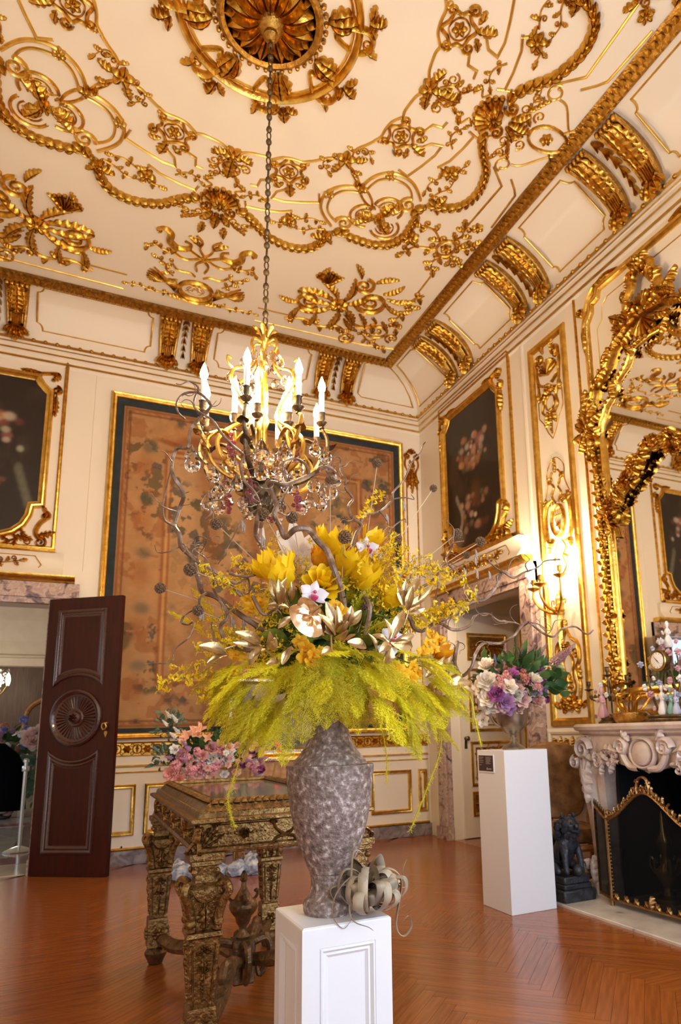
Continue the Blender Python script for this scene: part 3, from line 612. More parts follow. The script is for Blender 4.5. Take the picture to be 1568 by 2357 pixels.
# ================================================================== painted surfaces (flat pictures)
rng = np.random.default_rng(5)
def fbm(nx, ny, cells, oct=5, seed=0, asp=1.0):
    r = np.random.default_rng(seed); out = np.zeros((ny, nx)); amp = 1; tot = 0
    for o in range(oct):
        gx, gy = int(cells*2**o)+2, int(cells*asp*2**o)+2; g = r.random((gy, gx))
        X = np.linspace(0, gx-1.001, nx); Y = np.linspace(0, gy-1.001, ny); xi = X.astype(int); yi = Y.astype(int); fx = X-xi; fy = (Y-yi)[:, None]
        fx = fx*fx*(3-2*fx); fy = fy*fy*(3-2*fy)
        a = g[yi][:, xi]; b = g[yi][:, xi+1]; c = g[yi+1][:, xi]; d = g[yi+1][:, xi+1]
        out += amp*((a*(1-fx)+b*fx)*(1-fy)+(c*(1-fx)+d*fx)*fy); tot += amp; amp *= .55
    return out/tot
def mixc(img, m, col): m = np.clip(m, 0, 1)[..., None]; return img*(1-m)+np.array(col)*m
def sst(x, a, b): t = np.clip((x-a)/(b-a), 0, 1); return t*t*(3-2*t)
def lin(r, g, b): return tuple(((c/255)/12.92 if c/255 < .04045 else ((c/255+.055)/1.055)**2.4) for c in (r, g, b))
def picture(name, mt, mp, u0, u1, v0, v1, img, parent, keep=None, h=0):
    ny, nx = img.shape[:2]; us = np.linspace(u0, u1, nx); vs_ = np.linspace(v0, v1, ny)
    V = [mp(float(u), float(v), h) for v in vs_ for u in us]; F = []
    for j in range(ny-1):
        for i in range(nx-1):
            if keep is None or keep((us[i]+us[i+1])/2, (vs_[j]+vs_[j+1])/2): F.append((j*nx+i, j*nx+i+1, (j+1)*nx+i+1, (j+1)*nx+i))
    me = bpy.data.meshes.new(name); me.from_pydata(V, [], F); at_ = me.color_attributes.new('Col', 'FLOAT_COLOR', 'POINT')
    at_.data.foreach_set('color', np.concatenate([img.reshape(-1, 3), np.ones((nx*ny, 1))], 1).astype(np.float32).ravel()); me.materials.append(MATS[mt])
    return put(bpy.data.objects.new(name, me), parent)
def tapestry_img(nx, ny, W, H):
    x = np.linspace(0, W, nx)[None, :]+np.zeros((ny, 1)); y = np.linspace(0, H, ny)[:, None]+np.zeros((1, nx))
    n1 = fbm(nx, ny, 5, 5, 1, H/W); n2 = fbm(nx, ny, 12, 4, 2, H/W); n3 = fbm(nx, ny, 40, 3, 3, H/W); n4 = fbm(nx, ny, 18, 3, 4, .25)
    img = np.zeros((ny, nx, 3))+np.array(lin(180, 134, 88)); img = mixc(img, sst(n1, .4, .65)*.6, lin(198, 154, 106)); img = mixc(img, sst(n4, .5, .7)*.35, lin(156, 110, 70))
    d = np.minimum(np.minimum(x, W-x), np.minimum(y, H-y)); inb = (d < .56)
    inner = ~inb
    img = mixc(img, inner*sst(y/H, .45, .9)*.5, lin(202, 160, 112))
    n5 = fbm(nx, ny, 30, 4, 12, H/W); clus = sst(n1, .47, .60)
    leafy = inner*sst(n5, .54, .60)*clus*(.35+.65*sst(y/H, .25, .5)); img = mixc(img, leafy*.8, lin(72, 74, 56)); img = mixc(img, inner*sst(n5*.6+n3*.5, .60, .66)*(1-clus)*.35, lin(122, 92, 52)); img = mixc(img, inner*sst(fbm(nx, ny, 34, 3, 17, H/W), .60, .66)*clus*.75, lin(56, 70, 70))
    for cx, w_ in ((1.0, .10), (1.62, .07), (2.2, .09), (2.75, .08)):
        tr = inner*np.exp(-((x-cx-.10*np.sin(y*2.2+cx*3))/w_)**2)*sst(y, .9, 1.2); img = mixc(img, tr*.55, lin(146, 84, 40))
    img = mixc(img, inner*sst(-y, -1.35, -1.0)*.55*sst(n4, .35, .6), lin(150, 100, 56)); img = mixc(img, inner*sst(n1, .56, .62)*sst(-y, -1.7, -1.2)*.6, lin(88, 92, 66))
    for cx, cy, rx, ry, c in ((1.35, 1.6, .10, .34, (150, 78, 40)), (1.9, 1.5, .12, .36, (96, 96, 92)), (2.4, 1.62, .11, .34, (158, 92, 44))):
        f = np.exp(-(((x-cx)/rx)**2+((y-cy)/ry)**2)**2); img = mixc(img, f*.6, lin(*c)); f2 = np.exp(-(((x-cx)/.06)**2+((y-cy-ry-.06)/.07)**2)**2); img = mixc(img, f2*.6, lin(206, 166, 120))
    # border: fruit, birds and vessels on a tan ground
    bb = inb*(d > .13); img = np.where(inb[..., None], np.array(lin(184, 136, 90))*(.85+.3*n1[..., None]), img)
    cb = sst(fbm(nx, ny, 9, 3, 19, H/W), .48, .58); blob = bb*sst(n5, .52, .58)*cb; img = mixc(img, blob*.78, lin(84, 80, 54)); img = mixc(img, bb*sst(fbm(nx, ny, 26, 3, 9, H/W), .56, .62)*.5, lin(150, 88, 46)); img = mixc(img, bb*cb*sst(fbm(nx, ny, 28, 3, 11, H/W), .60, .65)*.75, lin(60, 72, 74))
    def ell(cx, cy, rx, ry, a=0): 
        X, Y = x-cx, y-cy; return np.exp(-(((X*math.cos(a)+Y*math.sin(a))/rx)**2+((-X*math.sin(a)+Y*math.cos(a))/ry)**2)**2)
    img = mixc(img, ell(.95, H-.40, .46, .20)*.9, lin(200, 142, 88))
    for b_ in (ell(.92, H-.40, .27, .085, .12), ell(1.18, H-.31, .10, .06, .9), ell(.62, H-.46, .20, .035, -.2)): img = mixc(img, b_*.8, lin(140, 76, 36))
    for sx in (.33, W-.33):
        for cy in np.arange(.5, H-.6, .62):
            img = mixc(img, ell(sx, cy, .10, .16)*.45, lin(160, 92, 46)); img = mixc(img, ell(sx+.04, cy+.24, .09, .07)*.55, lin(70, 84, 74))
    for l, wd, c in ((.105, .018, (132, 78, 38)), (.155, .012, (120, 66, 34)), (.56, .022, (150, 84, 40)), (.62, .014, (150, 84, 40)), (.59, .012, (204, 150, 92))): img = mixc(img, np.exp(-((d-l)/wd)**2)*.8, lin(*c))
    img = mixc(img, (d > .105)*(d < .155)*.5*(np.sin((x+y)*70) > 0), lin(160, 96, 48))
    img = np.where((d < .085)[..., None], np.array(lin(50, 58, 62))*(.8+.4*n3[..., None]), img)
    img = img*(.86+.28*n3[..., None]); img *= .80*(.93+.14*np.sin(y*180)[..., None]**2)
    return img
def stilllife_img(nx, ny, seed, bright, swan=False):
    r = np.random.default_rng(seed); x = np.linspace(0, 1, nx)[None, :]+np.zeros((ny, 1)); y = np.linspace(0, 1.5, ny)[:, None]+np.zeros((1, nx))
    n1 = fbm(nx, ny, 4, 5, seed); img = np.zeros((ny, nx, 3))+np.array(lin(34, 24, 18)); img = mixc(img, sst(n1, .45, .7)*.7, lin(66, 48, 36))
    def ell(cx, cy, rx, ry): return np.exp(-(((x-cx)/rx)**2+((y-cy)/ry)**2)**2)
    cs = [(150, 90, 80), (190, 150, 120), (120, 60, 50), (170, 120, 60), (90, 100, 70), (200, 180, 160), (110, 70, 60)]
    for _ in range(110):
        t = r.random(); cx = .48+r.normal()*.13; cy = .62+t*.5 if t > .35 else .15+r.random()*.4
        s = .018+r.random()*.03; c = cs[r.integers(len(cs))]; img = mixc(img, ell(cx, cy, s, s*.9)*bright*(.4+.6*r.random()), lin(*c))
    if swan:
        for k in range(9): img = mixc(img, ell(.74-.05*math.sin(k*.5), .22+.045*k, .025, .035)*.7, lin(150, 136, 118))
        img = mixc(img, ell(.78, .16, .12, .08)*.65, lin(140, 124, 104))
        img = mixc(img, ell(.45, .52, .09, .14)*.6, lin(96, 60, 30))
    else:
        for k in range(5): img = mixc(img, ell(.80+.02*k, .62-.07*k, .03, .06)*.5, lin(110, 110, 92))
        img = mixc(img, ell(.80, .80, .025, .03)*.8, lin(150, 150, 130))
    return img
# ================================================================== north wall
tp = thing('tapestry', 'huge tan woven tapestry with a bird in its border, hung in a gilt frame', 'tapestry', (1.97, YB-.04, 1.26))
picture('cloth', 'weave', onB(.03), .21, 3.72, 1.27, 5.03, tapestry_img(400, 430, 3.51, 3.76), tp)
fr = MB(onB()); fr.frame(rect(.16, 3.77, 1.25, 5.09), [(-.005, 0), (-.005, .05), (.008, .066), (.022, .058), (.030, .066), (.044, .060), (.06, .03), (.06, 0)]); fr.build('frame', 'gold_frame', tp)
# wainscot
pan = MB(onB())
base = struct('baseboard_back', MB().box(-.02, XW, YB-.035, YB, 0, .135), 'grey_marble'); struct('baseboard_back', MB().box(XL, -2.18, YB-.035, YB, 0, .135), 'grey_marble')
dado = struct('trim_4', MB(onB()).frame(rect(-.02, XW, .0, 1.255), [(-.001, .012), (.02, .012)]), 'cream')
for z, w_, h_ in ((.15, .03, .026), (.905, .016, .018), (.97, .022, .03), (1.075, .014, .02), (1.205, .02, .026)):
    MB(onB()).stroke([(-.0, z), (XW-.02, z)], w_, h_, sm=False).build('gilt_rail', 'gold_frame', dado)
for a, b in ((0.02, .627), (.715, 1.93), (2.03, 3.17), (3.262, 3.80), (3.90, 4.02)):
    MB(onB()).frame(rect(a, b, .28, .785), [(0, 0), (0, .02), (.01, .028), (.022, .022), (.034, .026), (.045, .006), (.045, 0)]).build('gilt_panel_frame', 'gold_frame', dado)
MB(onB()).poly([(0, 1.08), (XW-.02, 1.08), (XW-.02, 1.2), (0, 1.2)], 0, .008).build('gilt_frieze_ground', 'gold_line', dado, False)
fz = MB(onB(.008)); i = 0
for i in range(41):
    x = .02+i*.1
    if i % 2: fz.rosette((x, 1.14), .045, 6, .022)
    else:
        fz.stroke([(x+.045*math.cos(a), 1.14+.045*math.sin(a)) for a in [2*PI*k/10 for k in range(10)]], .014, .018, closed=True, n=1); fz.leaf((x, 1.105), PI/2, .07, .04, 0, 3, .02, 6)
    for sg in (-1, 1): fz.spiral((x+.05, 1.14+sg*.036), .022, .006, 0, sg, .010, .006, .014, 8)
fz.build('gilt_frieze', 'gold', dado)
# shaped picture frames
def shaped(cu, hw, v0, v1, k=0):
    hw -= k; v0 += k; v1 -= k; P = []
    for sg in (1, -1):
        q = []
        q += [(hw*.30, v0), (hw*.45, v0+.012), (hw*.62, v0+.06), (hw*.76, v0+.15), (hw*.84, v0+.27), (hw*.86, v0+.36), (hw, v0+.38)]
        q += [(hw, v1-.17), (hw-.045, v1-.14), (hw-.10, v1-.08), (hw-.13, v1-.03), (hw-.135, v1)]
        P += [(cu+sg*u, v) for u, v in (q if sg > 0 else q[::-1])]
    return P
def inside(P):
    def f(u, v):
        c = False; j = len(P)-1
        for i in range(len(P)):
            if (P[i][1] > v) != (P[j][1] > v) and u < (P[j][0]-P[i][0])*(v-P[i][1])/(P[j][1]-P[i][1])+P[i][0]: c = not c
            j = i
        return c
    return f
FR = [(0, 0), (0, .035), (.010, .055), (.022, .045), (.036, .05), (.055, .026), (.075, .018), (.08, 0)]
def painting(label, mp, mp2, cu, hw, v0, v1, img, loc):
    t = thing('painting', label, 'painting', loc); P = shaped(cu, hw, v0, v1)
    b = MB(mp); b.frame(P, FR); b.build('frame', 'gold_frame', t); k = inside(shaped(cu, hw, v0, v1, .03))
    picture('canvas', 'canvas', mp2, cu-hw, cu+hw, v0, v1, img, t, k)
    for sg in (-1, 1):
        o = MB(mp)
        o.stroke([(cu+sg*(hw-.14), v1+.02), (cu+sg*(hw-.06), v1+.035), (cu+sg*(hw+.01), v1+.05)], .04, .05); o.spiral((cu+sg*(hw+.015), v1+.015), .035, .01, PI/2, -sg*1.2, .022, .012, .05)
        o.spiral((cu+sg*(hw+.02), v1-.15), .05, .012, PI/2, -sg*1.4, .03, .014, .055); o.leaf((cu+sg*(hw+.02), v1-.20), -PI/2, .26, .07, 0, 5, .05); o.leaf((cu+sg*(hw-.04), v1-.05), PI/4 if sg > 0 else PI*3/4, .12, .08, 0, 4, .05); o.leaf((cu+sg*(hw-.14), v1+.03), PI/2+sg*PI/2*1.0, .2, .06, 0, 5, .04)
        o.build('corner_ornament', 'gold', t)
        o = MB(mp)
        o.stroke([(cu+sg*hw*.99, v0+.37), (cu+sg*hw*1.03, v0+.28), (cu+sg*hw*.94, v0+.20), (cu+sg*hw*.90, v0+.10), (cu+sg*hw*.98, v0+.02)], .055, .055); o.spiral((cu+sg*(hw+.01), v0+.29), .05, .012, PI/2, -sg*1.4, .03, .014, .055); o.spiral((cu+sg*(hw*.97), v0-.0), .06, .012, PI/2, -sg*1.4, .034, .014, .055)
        o.sprig([(cu+sg*hw*.85, v0+.05), (cu+sg*hw*.65, v0+.02), (cu+sg*hw*.45, v0-.04), (cu+sg*hw*.30, v0-.02)], .03, .03, 5, .12, 1, 50); o.leaf((cu+sg*hw*.9, v0+.06), -PI/2+sg*1.9, .2, .09, 0, 5, .05); o.leaf((cu+sg*hw*.88, v0+.02), PI/2+sg*PI/2*.9, .2, .08, 0, 5, .05)
        o.build('corner_ornament', 'gold', t)
    return t
def overdoor(mp, cu, hw, z0, nm, jz, side):
    """marble surround, gilt shelf, panel with sprigs and the moulding that frames the picture above"""
    a, b = cu-hw, cu+hw
    m_ = MB(mp)
    def bxp(u0, u1, v0, v1, h): m_.add([(u0, v0, 0), (u1, v0, 0), (u1, v1, 0), (u0, v1, 0), (u0, v0, h), (u1, v0, h), (u1, v1, h), (u0, v1, h)], [(4, 5, 6, 7), (0, 1, 5, 4), (1, 2, 6, 5), (2, 3, 7, 6), (3, 0, 4, 7)])
    for u0, u1 in ((a-.27, a), (b, b+.27)):
        bxp(u0, u1, 0, z0+.22, .05); bxp(u0+.05, u1-.05, .15, z0+.15, .075); bxp(u0-.01, u1+.01, 0, .14, .085)
    bxp(a-.27, b+.27, z0, z0+.22, .07); bxp(a-.20, b+.20, z0+.06, z0+.17, .095)
    s = struct('trim_%d' % nm, m_, 'violet_marble')
    g = MB(mp); prof_ = [(z0+.225, 0), (z0+.225, .10), (z0+.245, .13), (z0+.275, .15), (z0+.29, .15), (z0+.29, 0)]
    g.loft([[(u, v, h) for v, h in prof_] for u in (a-.22, b+.22)], False); 
    g.add([(a-.22, v, h) for v, h in prof_], [tuple(range(6))]); g.add([(b+.22, v, h) for v, h in prof_], [tuple(range(5, -1, -1))]); g.build('gilt_shelf', 'gold_frame', s)
    c = MB(mp); cp = [(z0+.29, .13), (z0+.33, .10), (z0+.38, .06), (z0+.44, .05), (z0+.50, .07), (z0+.53, .09)]
    c.loft([[(u, v, h) for v, h in cp] for u in (a-.10, b+.10)], False); c.add([(a-.10, v, h) for v, h in cp]+[(a-.1, z0+.53, 0), (a-.1, z0+.29, 0)], [tuple(range(8))]); c.add([(b+.10, v, h) for v, h in cp]+[(b+.1, z0+.53, 0), (b+.1, z0+.29, 0)], [tuple(range(8))]); c.build('overdoor_panel', 'cream', s)
    g2 = MB(mp); g2.loft([[(u, v, h) for v, h in ((z0+.525, 0), (z0+.525, .08), (z0+.545, .11), (z0+.57, .11), (z0+.575, 0))] for u in (a-.02, b+.02)], False); g2.build('gilt_ledge', 'gold_frame', s)
    sp = MB(lambda u, v, h: mp(u, v, h+.065))
    for sg in (-1, 1):
        sp.sprig([(cu+sg*.06, z0+.41), (cu+sg*.2, z0+.43), (cu+sg*.34, z0+.40), (cu+sg*.5, z0+.43)], .02, .02, 7, .09, 1, 60); sp.stroke([(cu+sg*.1, z0+.34), (cu+sg*.66, z0+.34), (cu+sg*.70, z0+.40), (cu+sg*.64, z0+.49), (cu+sg*.1, z0+.49)], .010, .008, sm=False)
    sp.rosette((cu, z0+.42), .07, 6, .03); sp.build('gilt_sprig', 'gold', s)
    f = MB(mp); f.frame(rect(a-.01, b+.01, z0+.575, 5.37), [(0, 0), (0, .02), (.012, .028), (.026, .028), (.036, .018), (.036, 0)]); f.build('gilt_panel_frame', 'gold', s)
    return s
overdoor(onB(), -1.10, .80, 2.62, 5, 0, 1); overdoor(onR(), 6.40, .80, 2.67, 6, 0, 1)
painting('dark flower still life in a shaped gilt frame above the mahogany door', onB(), onB(.012), -1.10, .69, 3.27, 5.14, stilllife_img(110, 150, 21, .75), (-1.1, YB-.03, 3.27))
painting('dark still life with a swan and pink flowers in a shaped gilt frame', onR(), onR(.012), 6.46, .66, 3.30, 5.18, stilllife_img(110, 150, 33, .9, True), (XW-.03, 6.46, 3.3))
# fine vertical lines on the flat wall and the slim corner ornament
ln = MB(onB()); ln.stroke([(-.012, 3.0), (-.012, 5.26)], .008, .006, sm=False); ln.build('wall_line', 'cream', wall_back)
co = MB(onB())
co.stroke([(3.84, 1.3), (3.84, 4.55)], .02, .015, sm=False); co.stroke([(4.0, 1.3), (4.0, 4.55)], .02, .015, sm=False)
co.shell((3.92, 4.96), PI/2, .08, 5, 1.8, .04)
for sg in (-1, 1):
    co.spiral((3.92+sg*.065, 4.93), .045, .012, PI/2, -sg*1.5, .03, .014, .04); co.stroke([(3.92+sg*.09, 4.9), (3.92+sg*.10, 4.8), (3.92+sg*.06, 4.7), (3.92+sg*.09, 4.58)], .03, .03); co.leaf((3.92+sg*.03, 4.88), -PI/2-sg*.3, .2, .07, sg*.6, 4, .04); co.spiral((3.92+sg*.07, 4.58), .04, .012, PI/2, -sg*1.3, .02)
    co.leaf((3.92+sg*.03, 4.7), -PI/2+sg*.2, .25, .06, 0, 5, .04)
co.rosette((3.92, 4.80), .05, 6, .04); co.leaf((3.92, 4.74), -PI/2, .34, .08, 0, 6, .04)
co.build('gilt_corner_ornament', 'gold', wall_back)
# mahogany leaf standing open
dl = thing('door_1', None, None, (-.29, 7.67, 0)); dl['kind'] = 'structure'; dl['label'] = 'dark red mahogany door leaf with a carved roundel, standing open'
DD = Vector((.652, -.473, 0)).normalized(); DN = Vector((DD.y, -DD.x, 0)); LW, LH = .806, 2.65
if DN.y > 0: DN = -DN
def leafmap(u, v, h): p = Vector((-.29, 7.67, .004))+DD*u+DN*h; return (p.x, p.y, v+.004)
d = MB(leafmap); d.add([(0, 0, -.05), (LW, 0, -.05), (LW, LH, -.05), (0, LH, -.05), (0, 0, 0), (LW, 0, 0), (LW, LH, 0), (0, LH, 0)], [(0, 3, 2, 1), (4, 5, 6, 7), (0, 1, 5, 4), (1, 2, 6, 5), (2, 3, 7, 6), (3, 0, 4, 7)]); d.build('leaf', 'mahogany', dl, False)
RC = (.385, 1.455)
def panel_path(top):
    a0, a1 = .115, .655; Rr = .405; P = []
    if top:
        P = [(a0, 2.53), (a1, 2.53)]; th0 = math.acos((a1-RC[0])/Rr); th1 = math.acos((a0-RC[0])/Rr)
        P += [(RC[0]+Rr*math.cos(t), RC[1]+Rr*math.sin(t)) for t in [th0+(th1-th0)*i/12 for i in range(13)]]
    else:
        P = [(a1, .20), (a0, .20)]; th0 = -math.acos((a0-RC[0])/Rr); th1 = -math.acos((a1-RC[0])/Rr)
        P += [(RC[0]+Rr*math.cos(t), RC[1]+Rr*math.sin(t)) for t in [th0+(th1-th0)*i/12 for i in range(13)]]
    return P
for tp_ in (True, False):
    f = MB(leafmap); f.frame(panel_path(tp_), [(0, 0), (.004, .016), (.016, .022), (.028, .016), (.034, .006), (.05, .012), (.06, .004), (.075, .002)]); pl = f.build('panel_moulding', 'mahogany_mould', dl)
    bd_ = MB(leafmap); Q = panel_path(tp_)
rd = MB(leafmap); Z0 = Matrix.Translation((RC[0], RC[1], 0))
rd.lathe([(.275, 0), (.272, .02), (.255, .032), (.240, .024), (.232, .010), (.225, .006)], 48, M=Z0); rn = rd.build('roundel_ring', 'mahogany_mould', dl)
fl = MB(leafmap)
for i in range(36):
    a = 2*PI*i/36; fl.stroke([(RC[0]+.09*math.cos(a), RC[1]+.09*math.sin(a)), (RC[0]+.205*math.cos(a), RC[1]+.205*math.sin(a))], lambda t: .010+.018*t, .012, 2)
fl.build('fluted_sunburst', 'mahogany', rn); bs = MB(leafmap); bs.lathe([(.09, 0), (.09, .014), (.075, .022), (.06, .018), (.055, .03), (.03, .042), (.001, .05)], 24, M=Z0); bs.build('boss', 'mahogany_mould', rn)
rs = MB(leafmap); rs.rosette((RC[0], RC[1]), .04, 8, .075); rs.build('carved_rosette', 'mahogany_mould', rn)
h_ = MB(leafmap); h_.tube([(.715, 1.395, .03), (.69, 1.39, .03), (.685, 1.36, .03), (.70, 1.335, .03), (.725, 1.34, .03), (.735, 1.365, .03), (.72, 1.39, .03)], .007, 6); h_.lathe([(.018, 0), (.016, .012), (.008, .03)], 10, M=Matrix.Translation((.715, 1.395, 0))); h_.build('ring_handle', 'brass', dl)
h_ = MB(leafmap); h_.poly([(.703, 1.32), (.727, 1.32), (.732, 1.30), (.715, 1.262), (.698, 1.30)], 0, .006); h_.build('keyhole_plate', 'brass', dl)
# small black screw head in the skirting
MB(onB(.012)).lathe([(.009, 0), (.009, .006), (.002, .008)], 10, M=Matrix.Translation((.52, .175, 0))).build('screw_head', 'black_iron', dado)
# ================================================================== east wall
# tall pilaster panel with gilded arabesques
pf = MB(onR()); pf.frame(rect(4.65, 5.24, 1.26, 5.13), [(0, 0), (0, .024), (.012, .034), (.03, .03), (.05, .034), (.068, .02), (.075, 0)])
pil = struct('trim_7', pf, 'gold_frame', smooth=True)
yc = 4.945
a = MB(onR(.004))
a.shell((yc, 4.72), PI/2, .16, 9, 2.2, .035)
for sg in (-1, 1):
    a.spiral((yc+sg*.115, 4.93), .065, .014, -PI/2, sg*1.5, .032, .014, .035); a.stroke([(yc+sg*.05, 4.62), (yc+sg*.15, 4.68), (yc+sg*.18, 4.80), (yc+sg*.17, 4.92)], .03, .03); a.leaf((yc+sg*.06, 4.98), PI/2-sg*.3, .1, .06, 0, 3, .03)
    a.stroke([(yc+sg*.17, 4.70), (yc+sg*.15, 4.56), (yc+sg*.10, 4.46), (yc+sg*.12, 4.36), (yc+sg*.06, 4.30)], .024, .025); a.spiral((yc+sg*.09, 4.52), .045, .012, 0, -sg*1.3, .022, .012, .03); a.leaf((yc+sg*.15, 4.60), -PI/2+sg*.4, .12, .06, -sg*.7, 3, .03); a.leaf((yc+sg*.05, 4.34), -PI/2-sg*.1, .16, .07, sg*.6, 4, .03)
    a.stroke([(yc+sg*.185, 4.5), (yc+sg*.185, 4.32), (yc+sg*.12, 4.24), (yc+sg*.06, 4.12), (yc, 4.04)], .010, .008, sm=False)
for i in range(5): a.leaf((yc, 4.36-.05*i), -PI/2, .07, .05-.006*i, 0, 2, .025, 6)
a.rosette((yc, 4.56), .06, 7, .045); a.stroke([(yc+.07*math.cos(t), 4.42+.08*math.sin(t)) for t in [2*PI*i/16 for i in range(16)]], .018, .02, closed=True, n=1)
a.build('gilt_arabesque', 'gold', pil)
a = MB(onR(.004)); oc = 3.20
a.stroke([(yc+.095*math.cos(t), oc+.155*math.sin(t)) for t in [2*PI*i/24 for i in range(24)]], .028, .035, closed=True, n=1)
for sg in (-1, 1):
    a.stroke([(yc+sg*.05, oc+.22), (yc+sg*.14, oc+.20), (yc+sg*.19, oc+.10), (yc+sg*.19, oc-.06), (yc+sg*.16, oc-.18), (yc+sg*.08, oc-.22)], lambda t: .026+.03*math.sin(PI*t), .035); a.spiral((yc+sg*.10, oc+.19), .04, .012, 0, sg*1.3, .02); a.spiral((yc+sg*.12, oc-.20), .04, .012, PI, -sg*1.3, .024); a.leaf((yc+sg*.18, oc+.12), PI/2-sg*.2, .14, .06, sg*.8, 4, .03); a.leaf((yc+sg*.14, oc-.2), -PI/2+sg*.5, .10, .06, -sg*.6, 3, .03)
    a.stroke([(yc+sg*.02, oc+.18), (yc+sg*.07, oc+.26), (yc+sg*.03, oc+.34), (yc+sg*.09, oc+.42), (yc+sg*.04, oc+.50)], .018, .02); a.spiral((yc+sg*.085, oc+.43), .04, .012, -PI/2, sg*1.3, .018); a.stroke([(yc+sg*.19, oc+.24), (yc+sg*.13, oc+.38), (yc+sg*.13, oc+.52), (yc+sg*.05, oc+.62), (yc, oc+.64)], .009, .008)
    a.stroke([(yc+sg*.03, oc-.2), (yc+sg*.08, oc-.28), (yc+sg*.03, oc-.36), (yc+sg*.07, oc-.46), (yc+sg*.02, oc-.52)], .014, .016); a.leaf((yc+sg*.05, oc-.34), -PI/2+sg*.9, .07, .04, 0, 2, .02, 6)
for i in range(3): a.leaf((yc, oc+.48+.04*i), PI/2, .07, .05-.01*i, 0, 2, .025, 6)
for k in range(5): a.sprig([(yc-.01, oc-.10), (yc+.02*(k-2), oc), (yc+.03*(k-2), oc+.08)], .006, .008, 2, .035, 0, 70+k)
a.build('gilt_cartouche', 'gold', pil)
a = MB(onR(.004)); oc = 1.72
for sg in (-1, 1):
    a.stroke([(yc, oc+.44), (yc+sg*.05, oc+.34), (yc+sg*.14, oc+.28), (yc+sg*.16, oc+.14), (yc+sg*.11, oc+.04), (yc+sg*.15, oc-.10), (yc+sg*.13, oc-.24), (yc+sg*.18, oc-.30)], lambda t: .022+.022*math.sin(PI*t), .03)
    a.stroke([(yc, oc+.22), (yc+sg*.07, oc+.12), (yc+sg*.05, oc), (yc+sg*.08, oc-.12), (yc+sg*.03, oc-.24)], .02, .024); a.spiral((yc+sg*.10, oc+.2), .05, .012, PI, -sg*1.4, .024); a.spiral((yc+sg*.10, oc-.26), .05, .014, PI/2, sg*1.5, .03, .014, .035); a.leaf((yc+sg*.04, oc-.2), -PI/2+sg*.4, .16, .09, 0, 4, .035); a.leaf((yc+sg*.14, oc+.10), -PI/2+sg*.2, .2, .06, -sg*.4, 4, .03); a.leaf((yc+sg*.15, oc-.3), PI/2-sg*.9, .1, .06, 0, 3, .03)
a.rosette((yc, oc-.26), .07, 7, .05); a.rosette((yc, oc+.26), .05, 6, .04); a.leaf((yc, oc+.02), -PI/2, .24, .09, 0, 5, .03); a.leaf((yc, oc+.42), PI/2, .10, .05, 0, 3, .03)
a.build('gilt_arabesque', 'gold', pil)
v = MB(onR()); v.stroke([(4.50, 1.3), (4.50, 5.27)], .028, .022, sm=False); v.build('gilt_fillet', 'gold', pil)
for y in (5.36,): MB(onR()).stroke([(y, 1.2), (y, 5.27)], .06, .02, sm=False).build('cream_fillet', 'cream', pil)
# dado below the pilaster
db = MB(onR()); db.frame(rect(4.34, 5.31, 1.0, 1.24), [(0, .02), (.03, .03), (.05, .02), (.05, .004)]); dd = struct('trim_8', db, 'cream')
z_ = MB(onR(.004))
for i in range(10): 
    y = 4.45+i*.085; z_.rosette((y, 1.12), .036, 5, .02) if i % 2 else z_.leaf((y, 1.07), PI/2, .1, .05, 0, 4, .02)
z_.build('gilt_frieze', 'gold', dd)
struct('baseboard_right', MB().box(XW-.035, XW, 4.40, 5.30, 0, .135), 'grey_marble')
# panel moulding around the pier glass
P = [(4.37, 1.32), (4.37, 4.92), (4.30, 5.0), (4.29, 5.10), (4.20, 5.12), (4.17, 5.20), (3.03, 5.20), (3.0, 5.12), (2.91, 5.10), (2.90, 5.0), (2.83, 4.92), (2.83, 1.32)]
q = MB(onR()); q.frame(P, [(0, 0), (0, .03), (.012, .042), (.03, .034), (.046, .04), (.058, .014), (.06, 0)]); pm_ = struct('trim_9', q, 'gold_frame', smooth=True)
q = MB(onR()); q.stroke([(4.22, 1.6), (4.22, 4.80), (4.15, 4.86), (4.14, 4.98), (4.06, 5.04), (3.2, 5.04)], .010, .008, sm=False); q.build('gilt_line', 'gold_line', pm_)
q = MB(onR(.01))
for sg, y0 in ((1, 4.30), (-1, 2.90)):
    q.stroke([(y0+sg*.05, 4.66), (y0+sg*.09, 4.80), (y0+sg*.05, 4.94), (y0+sg*.02, 5.06), (y0-sg*.08, 5.18), (y0-sg*.25, 5.24), (y0-sg*.40, 5.21)], lambda t: .02+.04*math.sin(PI*t), .045); q.spiral((y0+sg*.09, 5.05), .05, .02, 0, 1, .024, .02, .04); q.leaf((y0+sg*.06, 4.9), -PI/2, .30, .07, 0, 5, .045); q.leaf((y0-sg*.05, 5.2), 0 if sg < 0 else PI, .3, .07, 0, 5, .045); q.rosette((y0+sg*.10, 5.05), .03, 5, .05)
q.build('gilt_corner_ornament', 'gold', pm_)
